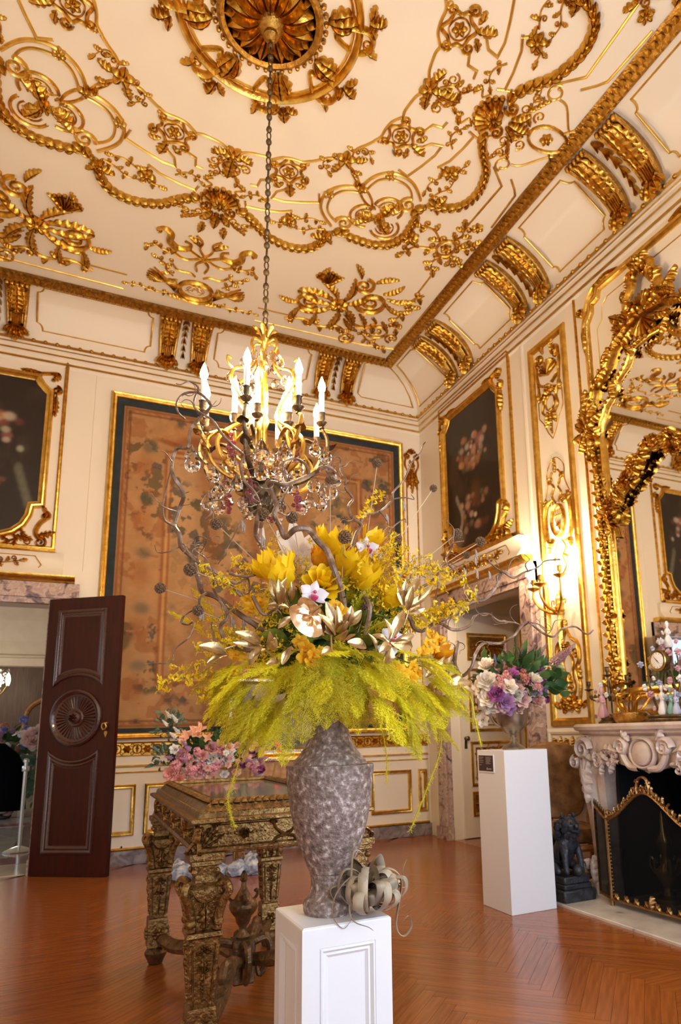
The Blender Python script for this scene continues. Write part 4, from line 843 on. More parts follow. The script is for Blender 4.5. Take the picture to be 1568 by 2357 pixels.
# ---------------------------------------------------------------- pier glass over the fireplace
MY = 3.60
mir = thing('mirror', 'tall pier glass in a carved and flower-garlanded gilt frame over the mantelpiece', 'mirror', (XW-.03, MY, 1.30))
half_in = [(.0, 4.36), (.16, 4.34), (.24, 4.22), (.37, 4.15), (.37, 4.10), (.40, 4.06), (.52, 3.98), (.60, 3.86), (.62, 3.74), (.60, 3.62), (.60, 1.55)]
half_out = [(.0, 4.62), (.14, 4.60), (.28, 4.56), (.42, 4.48), (.50, 4.36), (.58, 4.30), (.68, 4.24), (.76, 4.06), (.80, 3.90), (.78, 3.70), (.745, 3.50), (.735, 1.46)]
def full(h): return [(MY+u, v) for u, v in h[::-1]]+[(MY-u, v) for u, v in h[1:] if True]
inn = full(half_in); gl_ = MB(onR(.035)); gl_.add([(u, v, 0) for u, v in inn], [tuple(range(len(inn)))]); gl_.build('mirror_glass', 'mirror', mir, False)
sid = MB(onR(.028))
sid.add([(u, v, 0) for u, v in full(half_out)], [tuple(range(len(full(half_out))))]); sid.build('mirror_border_glass', 'mirror', mir, False)
bk = MB(onR(.0)); bk.frame(full(half_out), [(0, 0), (0, .03)]); bk.build('back_board', 'gold_dark', mir)
f = MB(onR(.035)); f.frame(full(half_in), [(-.055, 0), (-.05, .03), (-.03, .04), (-.012, .03), (0, .012), (0, 0)]); f.build('inner_frame', 'gold_frame', mir)
f = MB(onR(.028)); f.frame(full(half_out), [(-.01, -.02), (-.012, .04), (.012, .062), (.03, .05), (.045, .056), (.06, .02), (.06, 0)]); f.build('outer_frame', 'gold', mir)
def along(P, gap, fn):
    Q = [Vector((p[0], p[1])) for p in P]; acc = 0; k = 0
    for i in range(len(Q)-1):
        L = (Q[i+1]-Q[i]).length; d = (Q[i+1]-Q[i]).normalized()
        while acc < L: p = Q[i]+d*acc; fn((p.x, p.y), math.atan2(d.y, d.x), k); acc += gap; k += 1
        acc -= L
cvd = MB(onR(.075)); 
for sg in (1, -1):
    along([(MY+sg*(u-.02), v) for u, v in half_out[::-1]], .052, lambda p, a, k: cvd.leaf(p, a+(.8 if k % 2 else -.8), .06, .045, 0, 2, .03, 6))
    along([(MY+sg*(u+.05), v) for u, v in half_in[::-1]], .045, lambda p, a, k: cvd.bead(p, .014, .022))
cvd.build('carved_border', 'gold', mir)
onRh = lambda y, z, hh: (XW-.075-hh*.5, y, z)
for sg in (1, -1):
    o = MB(onRh)         # shoulder: shells, leaves and scrolls
    y0 = MY+sg*.80
    o.shell((y0-sg*.03, 3.92), PI/2, .15, 7, 1.8, .07); o.rosette((y0-sg*.05, 3.84), .09, 8, .09); o.rosette((y0-sg*.02, 4.02), .06, 6, .1)
    for a, L in ((1.9, .2), (1.3, .26), (2.5, .16), (.5, .14), (-1.2, .18), (-1.8, .24), (3.6, .14), (-.4, .16)): o.leaf((y0-sg*.04+.04*math.cos(a), 3.86+.04*math.sin(a)), a if sg > 0 else PI-a, L, .10, .6*sg, 4, .09)
    o.spiral((y0-sg*.10, 3.70), .06, .014, PI/2, sg*1.4, .04, .016, .08); o.spiral((y0-sg*.06, 3.60), .05, .014, -PI/2, sg*1.4, .03, .016, .08); o.leaf((y0-sg*.02, 4.05), PI/2, .20, .09, sg*.4, 5, .08)
    o.spiral((MY+sg*.60, 4.22), .06, .014, 0, sg*1.4, .036, .016, .07); o.leaf((MY+sg*.66, 4.24), PI/2+sg*1.2, .22, .09, 0, 5, .07); o.leaf((MY+sg*.40, 4.44), PI/2+sg*.9, .22, .1, sg*.5, 5, .08); o.leaf((MY+sg*.52, 4.34), PI/2+sg*.5, .18, .09, sg*.5, 5, .08); o.leaf((MY+sg*.44, 4.18), -PI/2-sg*.3, .18, .09, sg*.5, 5, .08)
    o.build('carved_shoulder', 'gold', mir)
    o = MB(onRh)
    for z in (3.42, 3.30, 3.18, 3.06, 2.94): 
        for e in (-.02, .02): o.leaf((MY+sg*.665+e, z), -PI/2+e*12, .13, .05, 0, 3, .035, 7)
    o.leaf((MY+sg*.665, 2.86), -PI/2, .12, .05, 0, 3, .04); o.spiral((MY+sg*.665, 2.70), .025, .008, PI/2, 1.3, .014); o.build('husk_chain', 'gold', mir); o = MB(onRh)
    for z in (2.15, 1.75): o.rosette((MY+sg*.665, z), .065, 6, .06); o.leaf((MY+sg*.665, z+.05), PI/2, .16, .07, 0, 4, .05); o.leaf((MY+sg*.665, z-.05), -PI/2, .16, .07, 0, 4, .05)
    for k in range(5): o.leaf((MY+sg*.69, 1.56), .3+k*.6, .15, .07, .4, 4, .06)
    o.build('border_mount', 'gold', mir)
cr = MB(onRh)            # pierced crest
for sg in (1, -1):
    cr.stroke([(MY+sg*.05, 4.60), (MY+sg*.16, 4.64), (MY+sg*.17, 4.76), (MY+sg*.10, 4.86), (MY+sg*.12, 4.96), (MY+sg*.06, 5.02)], lambda t: .05+.04*math.sin(PI*t), .10); cr.spiral((MY+sg*.08, 4.93), .055, .014, 0, sg*1.5, .036, .016, .11); cr.spiral((MY+sg*.11, 4.66), .06, .014, PI, -sg*1.5, .04, .018, .11); cr.spiral((MY+sg*.27, 4.62), .055, .014, PI/2, sg*1.5, .036, .016, .1)
    cr.leaf((MY+sg*.15, 4.72), PI/2-sg*.6, .16, .09, sg*.8, 4, .1); cr.leaf((MY+sg*.20, 4.62), PI/2-sg*1.2, .22, .1, sg*.6, 5, .09); cr.leaf((MY+sg*.12, 4.50), -PI/2+sg*.7, .18, .09, sg*.8, 4, .09); cr.leaf((MY+sg*.04, 4.98), PI/2-sg*.5, .12, .07, 0, 4, .1); cr.leaf((MY+sg*.24, 4.40), -PI/2-sg*.6, .16, .08, 0, 4, .08)
    for k in range(6): cr.bead((MY+sg*(.155-.008*abs(k-2.5)), 4.66+.045*k), .02, .13)
    for k in range(7): cr.rosette((MY+sg*(.30-.02*k), 4.58+.012*k), .035, 5, .11)
cr.rosette((MY, 5.0), .07, 7, .13); cr.shell((MY, 4.52), -PI/2, .16, 7, 2.0, .09); cr.leaf((MY, 5.02), PI/2, .08, .07, 0, 3, .12)
for k in range(8): cr.leaf((MY, 4.62), PI/2+(k-3.5)*.28, .14, .04, 0, 2, .07)
cr.build('crest', 'gold', mir)
# flower garland crossing the glass
gp = crom([(MY+.60, 3.02, 0), (MY+.50, 3.10, 0), (MY+.36, 3.20, 0), (MY+.20, 3.34, 0), (MY, 3.46, 0), (MY-.2, 3.34, 0), (MY-.36, 3.2, 0), (MY-.5, 3.10, 0), (MY-.6, 3.02, 0)], 5)
fm = MB(lambda u, v, h: (u, v, h)); fm.rosette((0, 0), .05, 6, .05); fmesh = fm.mesh('garland_flower', 'gold')
gs = MB(onR(.042)); gs.stroke([(p.x, p.y) for p in gp], .03, .03, n=1); 
for sg in (1, -1):
    gs.spiral((MY+sg*.56, 2.98), .06, .02, PI/2, sg*1.2, .024, .012, .04); gs.leaf((MY+sg*.60, 3.06), PI/2, .12, .07, 0, 4, .05); gs.stroke([(MY+sg*.60, 3.10), (MY+sg*.62, 2.96), (MY+sg*.55, 2.88), (MY+sg*.53, 2.80)], .03, .04)
go = gs.build('garland', 'gold', mir); rr = random.Random(3)
for i, p in enumerate(gp):
    for k in range(4):
        o = bpy.data.objects.new('garland_flower', fmesh); put(o, go); s_ = .6+.6*rr.random()
        c = Vector(onR(.06+.035*rr.random())(p.x+rr.uniform(-.04, .04), p.y+rr.uniform(-.07, .07), 0))
        M = Matrix.Translation(c) @ Matrix.Rotation(-PI/2+rr.uniform(-.6, .6), 4, 'Y') @ Matrix.Rotation(rr.uniform(-.6, .6), 4, 'X') @ Matrix.Rotation(rr.random()*6, 4, 'Z') @ Matrix.Scale(s_, 4)
        o.matrix_parent_inverse = Matrix.Identity(4); t = Vector((0, 0, 0)); pp = go
        while pp: t += pp.location; pp = pp.parent
        o.matrix_local = Matrix.Translation(-t) @ M
# ---------------------------------------------------------------- inner door in the east doorway
ds = thing('door_2', None, None, (4.19, 7.15, 0)); ds['kind'] = 'structure'; ds['label'] = 'cream door leaf with gilded relief panels inside the marble doorway'
def dm(u, v, h): return (4.185+u*.999, 7.165+u*.035-h, v+.008)
b = MB(dm); b.add([(0, 0, -.04), (.86, 0, -.04), (.86, 2.66, -.04), (0, 2.66, -.04), (0, 0, 0), (.86, 0, 0), (.86, 2.66, 0), (0, 2.66, 0)], [(0, 3, 2, 1), (4, 5, 6, 7), (0, 1, 5, 4), (1, 2, 6, 5), (2, 3, 7, 6), (3, 0, 4, 7)]); b.build('leaf', 'cream', ds, False)
for z0, z1, big in ((.24, .52, 0), (.58, 1.10, 1), (1.22, 1.98, 1), (2.08, 2.42, 0)):
    f = MB(dm); f.frame(rect(.12, .72, z0, z1), [(0, 0), (0, .018), (.015, .024), (.03, .014), (.034, 0)]); fo = f.build('panel_frame', 'gold_frame', ds)
    g = MB(dm); c = (z0+z1)/2; hh = (z1-z0)/2-.06
    if not big:
        g.add([(.16, z0+.04, .004), (.68, z0+.04, .004), (.68, z1-.04, .004), (.16, z1-.04, .004)], [(0, 1, 2, 3)]); g.rosette((.42, c), hh*.8, 7, .03)
        for sg in (-1, 1): g.spiral((.42+sg*.15, c), hh*.7, .012, 0, sg*1.4, .02); g.leaf((.42+sg*.06, c), PI/2-sg*PI/2, .2, hh, 0, 5, .03)
        g.build('gilt_relief', 'gold_dark', fo)
    else:
        g.frame(rect(.19, .65, z0+.07, z1-.07), [(0, 0), (0, .01), (.012, .01), (.012, 0)])
        for sg in (-1, 1):
            for v_ in (z0+.12, z1-.12): g.sprig([(.42+sg*.02, v_), (.42+sg*.10, v_+.03), (.42+sg*.18, v_)], .016, .016, 3, .08, 1, 80)
            g.sprig([(.42+sg*.19, c-hh*.6), (.42+sg*.17, c), (.42+sg*.19, c+hh*.6)], .014, .014, 4, .07, 1, 81)
        g.build('gilt_relief', 'gold', fo)
k = MB(dm); k.lathe([(.022, 0), (.022, .006), (.010, .012), (.010, .03), (.026, .045), (.028, .06), (.015, .072), (.001, .075)], 14, M=Matrix.Translation((.055, 1.14, 0))); k.poly([(.035, 1.02), (.075, 1.02), (.07, 1.12), (.04, 1.12)], 0, .005); k.build('knob', 'bronze', ds)
# the little lobby behind it
lb = MB(); lb.box(XW, 5.7, 7.25, 7.4, 0, 3.0); lb.box(5.55, 5.7, 5.2, 7.25, 0, 3.0); lb.box(XW+.16, 5.7, 5.2, 5.35, 0, 3.0); lb.box(XW+.16, 5.7, 5.2, 7.4, 2.9, 3.0); struct('wall_lobby', lb, 'cream')
struct('floor_lobby', MB().box(XW-.01, 5.7, 5.2, 7.3, -.09, -.002), 'oak')
q = MB(lambda u, v, h: (u, 7.165-h, v)); q.stroke([(5.12, .1), (5.12, 2.7)], .05, .02, sm=False); q.stroke([(5.24, .1), (5.24, 2.7)], .03, .02, sm=False); struct('trim_10', q, 'gold_frame')
# ---------------------------------------------------------------- wall sconce
SY = 5.0
sco = thing('wall_sconce', 'gilt two-armed wall sconce with lit candle bulbs on the tall panel', 'sconce', (XW-.04, SY, 1.86))
bp = MB(onR(.0)); bp.leaf((SY, 2.36), -PI/2, .50, .07, 0, 3, .05, 12); bp.leaf((SY, 2.30), PI/2, .22, .09, 0, 4, .05); bp.rosette((SY, 2.33), .05, 6, .07); bp.build('backplate', 'gold_frame', sco)
for dy, dx, dz in ((.19, .16, 0), (-.02, .24, .0), (-.19, .15, .06)):
    e = Vector((XW-dx, SY+dy, 2.56+dz)); P = [(XW-.03, SY, 2.30), (XW-.08, SY+dy*.3, 2.31), (XW-dx*.8, SY+dy*.8, 2.37), (XW-dx*1.05, SY+dy*1.05, 2.47), e]
    t_ = MB(); t_.tube(crom(P, 6), lambda t: .016-.006*t, 7); t_.tube(crom([(XW-dx*.5, SY+dy*.5, 2.34), (XW-dx*.5, SY+dy*.6, 2.40), (XW-dx*.4, SY+dy*.75, 2.41), (XW-dx*.4, SY+dy*.7, 2.37)], 5), .008, 6); ar = t_.build('arm', 'gold_frame', sco)
    n_ = MB(); n_.lathe([(.004, -.03), (.03, -.02), (.062, 0), (.064, .008), (.02, .014), (.016, .03), (.024, .045), (.022, .075), (.028, .085), (.018, .09)], 14, e); n_.build('drip_pan', 'gold_frame', ar)
    c_ = MB(); c_.lathe([(.016, .085), (.016, .18), (.002, .182)], 12, e); c_.build('candle', 'candle', ar)
    b_ = MB(); b_.lathe([(.006, .182), (.018, .20), (.020, .215), (.012, .24), (.001, .262)], 10, e); b_.build('bulb', 'sconce_flame', ar)
# ================================================================== fireplace
FY = 3.60
he = struct('trim_11', MB().box(3.20, XW+.02, 2.3, 4.62, -.01, .018, ch=.004), 'hearth_marble')
fb = MB(); fb.box(XW+.55, XW+.6, 2.9, 4.3, 0, 1.3); fb.box(3.80, XW+.6, 4.12, 4.2, .018, 1.05); fb.box(3.80, XW+.6, 2.97, 3.05, .018, 1.05); fb.box(3.80, XW+.6, 2.97, 4.2, 1.0, 1.08); fb.box(XW, XW+.6, 2.97, 4.2, -.05, .018); fb.box(3.72, XW+.5, 4.055, 4.085, .018, 1.0); fb.box(3.72, XW+.5, 3.115, 3.145, .018, 1.0); fb.box(3.68, XW+.5, 3.115, 4.085, .975, 1.0); struct('wall_firebox', fb, 'soot')
mt_ = thing('mantelpiece', 'carved cream and rose marble rococo mantelpiece with scrolled jambs', 'mantelpiece', (3.8, FY, .018))
def half(sg):
    j = MB(); rings = []
    for z, x0, w0, w1 in ((.018, 3.58, .05, .31), (.10, 3.57, .05, .32), (.12, 3.61, .07, .29), (.3, 3.615, .075, .285), (.55, 3.60, .07, .29), (.75, 3.575, .06, .305), (.88, 3.555, .04, .32), (.96, 3.56, .03, .33), (1.04, 3.58, .04, .33), (1.17, 3.57, .02, .335)):
        y0, y1 = FY+sg*(.44+w0), FY+sg*(.44+w1); m = (y0+y1)/2
        rings.append([(XW-.002, y0, z), (x0+.05, y0, z), (x0+.035, sub(y0, m, .45), z), (x0+.06, sub(y0, m, .6), z), (x0, m, z), (x0+.06, sub(y1, m, .6), z), (x0+.035, sub(y1, m, .45), z), (x0+.05, y1, z), (XW-.002, y1, z)])
    j.loft(rings, True, True); j.build('jamb', 'mantel_marble', mt_)
    mp = lambda u, v, h: (3.575-h*.6, FY+sg*u, v)
    o = MB(mp); o.spiral((.66, 1.08), .085, .02, PI, -1.6, .05, .02, .06); o.spiral((.74, .98), .05, .014, PI/2, -1.4, .035, .016, .07); o.leaf((.64, 1.02), -PI/2, .34, .14, 0, 5, .06); o.leaf((.68, 1.0), -PI/2-.4, .24, .10, .5, 4, .06); o.leaf((.6, 1.0), -PI/2+.3, .22, .09, -.5, 4, .05)
    o.build('jamb_scroll', 'mantel_marble', mt_)
    o = MB(lambda u, v, h: (3.60-h, FY+sg*u, v)); o.spiral((.72, .22), .045, .014, -PI/2, 1.3, .03, .016, .05); o.leaf((.64, .1), PI/2, .2, .1, 0, 4, .04); o.build('foot_scroll', 'mantel_marble', mt_)
half(1); half(-1)
ap = MB(); N_ = 40; f0 = []; f1 = []; b0 = []
for i in range(N_+1):
    u = -.62+1.24*i/N_; au = abs(u); zb = .955+.055*math.sin(PI*min(1, max(0, (.5-au)/.28)))*(au > .2)-.02*math.cos(PI*au/.2)*(au < .2)-.012*math.cos(au*45)
    bow = 3.585-.035*math.cos(PI*u/1.24)
    f0.append((bow+.03, FY+u, zb)); f1.append((bow, FY+u, zb+.10)); b0.append((bow+.02, FY+u, 1.19))
ap.loft([[(x+.10, y, z+.01) for x, y, z in f0], f0, f1, b0], False); ap.build('apron', 'mantel_marble', mt_)
ao = MB(lambda u, v, h: (3.575-.03*math.cos(PI*u/1.24)-h*.55, FY+u, v))
for sg in (-1, 1):
    ao.spiral((sg*.20, 1.10), .06, .016, 0 if sg > 0 else PI, sg*1.6, .045, .02, .07); ao.stroke([(sg*.17, 1.16), (sg*.20, 1.06), (sg*.14, .97), (sg*.05, .96)], .05, .05); ao.sprig([(sg*.24, .99), (sg*.36, 1.0), (sg*.44, .97), (sg*.54, 1.0)], .03, .04, 4, .11, 1, 90); ao.spiral((sg*.48, .99), .05, .014, PI/2, sg*1.5, .034, .016, .05); ao.leaf((sg*.26, 1.06), PI/2-sg*1.2, .18, .09, -sg*.7, 4, .05); ao.spiral((sg*.33, .99), .035, .012, 0, -sg*1.4, .024, .012, .05); ao.leaf((sg*.12, 1.14), PI/2-sg*.9, .12, .08, sg*.6, 3, .05)
ao.lathe([(.085, .01), (.08, .05), (.05, .075), (.001, .085)], 20, M=Matrix.Translation((0, 1.06, 0))); ao.stroke([(.11*math.cos(t), 1.06+.10*math.sin(t)) for t in [2*PI*i/20 for i in range(20)]], .03, .05, closed=True, n=1)
ao.build('apron_carving', 'mantel_marble', mt_)
sl = MB(); P = []
for i in range(31): u = -.76+1.52*i/30; P.append((3.55-.045*math.cos(PI*u/1.52)+(.03 if abs(u) > .66 else 0), FY+u))
out = P+[(XW-.01, FY+.76), (XW-.01, FY-.76)]
def off(k): return [(x+k if x < 3.8 else x, FY+(y-FY)*(1-k*1.2)) for x, y in out]
sl.loft([[(x, y, z) for x, y in off(k)] for z, k in ((1.185, .05), (1.20, .03), (1.215, .03), (1.225, .004), (1.25, -.004), (1.268, .006), (1.27, .02))], True, True); sl.build('mantel_shelf', 'mantel_marble', mt_)
# fire screen
fs = thing('fire_screen', 'black mesh fire screen with a gilt scrolling rococo border', 'fire screen', (3.5, FY-.02, .02))
SYc, SH = 3.575, .37
def arch(u):     # top height over the screen's half width
    t = min(1, abs(u)/SH); return .60+.20*(1-sst_(t))
def sst_(t): return t*t*(3-2*t)
smap = lambda u, v, h: (3.49+.05*(-u)*.6-h, SYc+u, v)
def scr(mp, us, top, bot=.05):
    b = MB(mp); b.loft([[(u, bot, 0), (u, top(u), 0)] for u in us], False); b.build('mesh_panel', 'screen_mesh', fs, False)
us = [-SH+2*SH*i/24 for i in range(25)]
scr(smap, us, arch)
bo = MB(smap); bo.stroke([(u, arch(u)) for u in us], .024, .02, n=1); rr = random.Random(5)
for i, u in enumerate(us):
    v = arch(u); bo.spiral((u, v+.022), .017, .005, rr.random()*6, 1.1*(1 if i % 2 else -1), .010, .006, .016, 9); bo.leaf((u, v+.02), PI/2+rr.uniform(-.8, .8), .045, .022, rr.uniform(-1, 1), 2, .014, 5)
for sg in (-1, 1):
    bo.stroke([(sg*.05, arch(.05)), (sg*.055, .84), (sg*.035, .89), (0, .905)], .018, .018); bo.spiral((sg*.05, .87), .018, .005, 0, sg*1.2, .011); bo.stroke([(sg*.03, .80), (0, .84), (-sg*.02, .80)], .014, .014); bo.spiral((sg*.10, arch(.1)+.03), .022, .006, 0, sg, .012)
    bo.stroke([(sg*SH, .05), (sg*SH, .6)], .016, .018, sm=False)
    for k in range(22): bo.bead((sg*(SH-.014), .07+k*.0245), .0075, .012, 6)
bo.stroke([(-SH, .06), (SH, .06)], .022, .02, sm=False)
for i in range(16): bo.leaf((-SH+.03+i*.046, .065), PI/2+(.7 if i % 2 else -.7), .055, .026, 0, 2, .016, 5)
bo.leaf((0, .06), PI/2, .09, .06, 0, 3, .03)
bo.build('gilt_border', 'screen_gilt', fs)
for sg in (-1, 1):
    A = Vector(smap(sg*SH, 0, 0)); B = A+Vector((.075, sg*.20, 0))
    wm = lambda u, v, h, A=A, B=B: ((A+(B-A)*u).x-h, (A+(B-A)*u).y, v)
    scr(wm, [i/6 for i in range(7)], lambda u: .60+.06*sst_(u))
    g = MB(wm); g.stroke([(i/6, .60+.06*sst_(i/6)) for i in range(7)], .024, .02); 
    for i in range(7): g.leaf((i/6, .61+.06*sst_(i/6)), PI/2, .05, .03, 0, 2, .014, 5)
    g.stroke([(0, .06), (1, .06)], .022, .02, sm=False); g.stroke([(1, .05), (1, .65)], .02, .02, sm=False); g.build('gilt_border', 'screen_gilt', fs)
    pt = MB(); pt.lathe([(.012, .02), (.011, .60), (.016, .61), (.010, .625), (.015, .64), (.001, .66)], 10, (A.x-.006, A.y, 0)); pt.build('post', 'screen_gilt', fs)
# andirons hinted at behind the mesh
for sg in (-1, 1):
    ad = thing('andiron', 'tall bronze urn-shaped andiron behind the fire screen mesh', 'andiron', (3.86, FY+sg*.2, .018), 'andirons behind the fire screen')
    MB().lathe([(.09, .018), (.09, .05), (.05, .07), (.03, .12), (.07, .19), (.075, .23), (.03, .28), (.025, .34), (.05, .40), (.055, .44), (.02, .50), (.012, .60), (.001, .64)], 16, (3.86, FY+sg*.2, 0)).build('shaft', 'brass', ad)
    b = MB()
    for k in range(6): a = k*PI/3; b.tube(crom([(3.86+.07*math.cos(a), FY+sg*.2+.07*math.sin(a), .2), (3.86+.11*math.cos(a), FY+sg*.2+.11*math.sin(a), .26), (3.86+.10*math.cos(a), FY+sg*.2+.10*math.sin(a), .32), (3.86+.08*math.cos(a), FY+sg*.2+.08*math.sin(a), .29)], 4), .009, 6)
    b.build('scroll_handle', 'brass', ad)
# ---------------------------------------------------------------- things on the mantel shelf
ZM = 1.27
ck = thing('mantel_clock', 'bronze mantel clock with a white dial among porcelain flowers and figures', 'clock', (3.80, 3.53, ZM))
c = MB(); c.box(3.68, 3.94, 3.36, 3.72, ZM, ZM+.025, ch=.008); c.box(3.70, 3.92, 3.39, 3.69, ZM+.025, ZM+.05, ch=.008)
for s in (-1, 1): c.tube(crom([(3.74, 3.53+s*.16, ZM+.04), (3.74, 3.53+s*.20, ZM+.07), (3.74, 3.53+s*.22, ZM+.05)], 4), .012, 6)
c.build('base', 'bronze', ck)
b = MB()
for k in range(9): 
    a = -.9+.22*k; b.tube(crom([(3.80, 3.53+.03*(k-4), ZM+.05), (3.80+.03*math.sin(k*2), 3.53+.045*(k-4), ZM+.2), (3.80+.04*math.cos(k), 3.53+.05*(k-4), ZM+.38), (3.80, 3.53+.035*(k-4), ZM+.5)], 5), lambda t: .010-.005*t, 5)
b.lathe([(.06, 0), (.075, .01), (.075, .06), (.05, .07)], 20, M=Matrix.Translation((3.75, 3.55, ZM+.43)) @ Matrix.Rotation(-PI/2, 4, 'Y') @ Matrix.Translation((0, 0, -.035)))
b.build('thicket', 'bronze', ck)
dm_ = Matrix.Translation((3.715, 3.55, ZM+.43)) @ Matrix.Rotation(-PI/2, 4, 'Y') @ Matrix.Rotation(PI/2, 4, 'Z')
d_ = MB(); d_.lathe([(.068, 0), (.066, .008), (.05, .012), (.001, .014)], 28, M=dm_); do = d_.build('dial', 'dial', ck)
r_ = MB(); r_.lathe([(.070, -.004), (.076, .004), (.072, .012), (.066, .010)], 28, M=dm_); r_.build('bezel', 'brass', ck)
h_ = MB()
for a, L, w_ in ((2.35, .034, .004), (-.85, .05, .003)): h_.poly([(-w_*math.sin(a), w_*math.cos(a)), (L*math.cos(a), L*math.sin(a)), (w_*math.sin(a), -w_*math.cos(a))], .0145, .016, dm_)
h_.build('hands', 'black_iron', do); tk = MB()
for i in range(12): a = i*PI/6; tk.poly([(.046*math.cos(a)-.0015, .046*math.sin(a)), (.046*math.cos(a)+.0015, .046*math.sin(a)), (.054*math.cos(a)+.002, .054*math.sin(a)), (.054*math.cos(a)-.002, .054*math.sin(a))], .0115, .0128, dm_)
tk.build('hour_marks', 'black_iron', do)
def figure(cx, cy, z, s, mats, parent, lean=0):
    """small porcelain figure: one skirted body with head and arms"""
    b = MB(); b.lathe([(.030*s, 0), (.040*s, .02*s), (.030*s, .07*s), (.016*s, .11*s), (.024*s, .15*s), (.020*s, .165*s), (.008*s, .175*s), (.009*s, .185*s), (.016*s, .20*s), (.017*s, .215*s), (.010*s, .235*s), (.001, .24*s)], 12, (cx, cy, z), fl=lambda a, zz: .10*math.sin(5*a) if zz < .08*s else 0)
    for sg in (-1, 1): b.tube(crom([(cx, cy+sg*.018*s, z+.155*s), (cx-.012*s, cy+sg*.04*s, z+.125*s), (cx-.035*s, cy+sg*.03*s, z+.12*s+.03*s*(sg > 0))], 4), [.009*s]*9, 6)
    return b.build('figure', mats, parent)
figure(3.74, 3.57, ZM+.05, .9, 'porcelain', ck); figure(3.74, 3.49, ZM+.05, .8, 'porcelain_green', ck); figure(3.73, 3.44, ZM+.05, .7, 'porcelain_blue', ck); figure(3.78, 3.50, ZM+.52, .8, 'porcelain', ck)
bl_ = MB(); bl_.rosette((0, 0), .022, 6, .02); bl_.ball((0, 0, .006), .012, 6, 4); bme = {k: bl_.mesh('porcelain_flower', k) for k in ('porcelain', 'porcelain_pink', 'porcelain_blue')}
rr = random.Random(11)
for i in range(26):
    o = bpy.data.objects.new('porcelain_flower', bme[rr.choice(list(bme))]); put(o, ck); a = rr.uniform(-1, 1)
    o.matrix_local = Matrix.Translation(-ck.location) @ Matrix.Translation((3.72+rr.uniform(-.03, .06), 3.53+a*.20, ZM+.08+rr.random()*.48)) @ Matrix.Rotation(-PI/2+rr.uniform(-.6, .6), 4, 'Y') @ Matrix.Rotation(rr.uniform(-.8, .8), 4, 'X') @ Matrix.Scale(rr.uniform(.7, 1.5), 4)
cn = thing('candelabrum', 'dark bronze two-armed candelabrum with a pink porcelain figurine on the mantel', 'candelabrum', (3.80, 4.19, ZM))
c = MB(); c.lathe([(.085, 0), (.085, .012), (.06, .03), (.065, .045), (.03, .06), (.012, .075)], 16, (3.80, 4.19, ZM)); c.build('base', 'bronze', cn)
c = MB(); c.tube(crom([(3.82, 4.17, ZM+.06), (3.83, 4.18, ZM+.18), (3.81, 4.16, ZM+.30), (3.80, 4.17, ZM+.37)], 6), .008, 6); c.build('stem', 'bronze', cn)
for y, z in ((4.39, .28), (4.16, .38), (3.95, .30)):
    q = MB(); q.tube(crom([(3.82, 4.175, ZM+.22), (3.80, sub(4.17, y, .45), ZM+.18), (3.79, sub(4.17, y, .9), ZM+.20), (3.79, y, ZM+z-.02)], 6), .007, 6)
    for k in range(4): t = .25+.2*k; q.add([(3.79, sub(4.17, y, t), ZM+.19), (3.78, sub(4.17, y, t)+.02, ZM+.215), (3.79, sub(4.17, y, t)+.008, ZM+.24), (3.80, sub(4.17, y, t)-.012, ZM+.215)], [(0, 1, 2, 3)])
    ar = q.build('arm', 'bronze', cn); MB().lathe([(.004, -.02), (.036, -.004), (.04, 0), (.012, .004), (.010, .02), (.018, .032), (.016, .055), (.022, .062), (.013, .064)], 14, (3.79, y, ZM+z)).build('candle_cup', 'bronze', ar)
figure(3.75, 4.20, ZM+.045, 1.0, 'porcelain_pink', cn)
for i in range(9):
    o = bpy.data.objects.new('porcelain_flower', bme[rr.choice(list(bme))]); put(o, cn)
    o.matrix_local = Matrix.Translation(-cn.location) @ Matrix.Translation((3.77, 4.17+rr.uniform(-.17, .15), ZM+rr.uniform(.05, .33))) @ Matrix.Rotation(-PI/2, 4, 'Y') @ Matrix.Scale(rr.uniform(.6, 1.0), 4)
bw = thing('gilt_basket', 'gilded basket bowl with curling gilt leaves between candelabrum and clock', 'bowl', (3.80, 3.95, ZM))
MB().lathe([(.10, 0), (.115, .008), (.135, .05), (.14, .075), (.128, .078), (.12, .05), (.001, .03)], 20, (3.80, 3.95, ZM), fl=lambda a, z: .05*math.sin(4*a)).build('bowl', 'gold_dark', bw)
q = MB()
for k in range(10):
    a = k*.63; r0 = .06+.03*(k % 3); q.tube(crom([(3.80+.03*math.cos(a), 3.95+.03*math.sin(a), ZM+.05), (3.80+r0*math.cos(a), 3.95+r0*math.sin(a), ZM+.13+.03*(k % 2)), (3.80+r0*1.3*math.cos(a+.3), 3.95+r0*1.3*math.sin(a+.3), ZM+.20), (3.80+r0*.7*math.cos(a+.7), 3.95+r0*.7*math.sin(a+.7), ZM+.22), (3.80+r0*.5*math.cos(a+.5), 3.95+r0*.5*math.sin(a+.5), ZM+.17)], 5), lambda t: .016*(1-.6*t), 6, flat=.5)
q.build('curled_leaves', 'gold', bw)
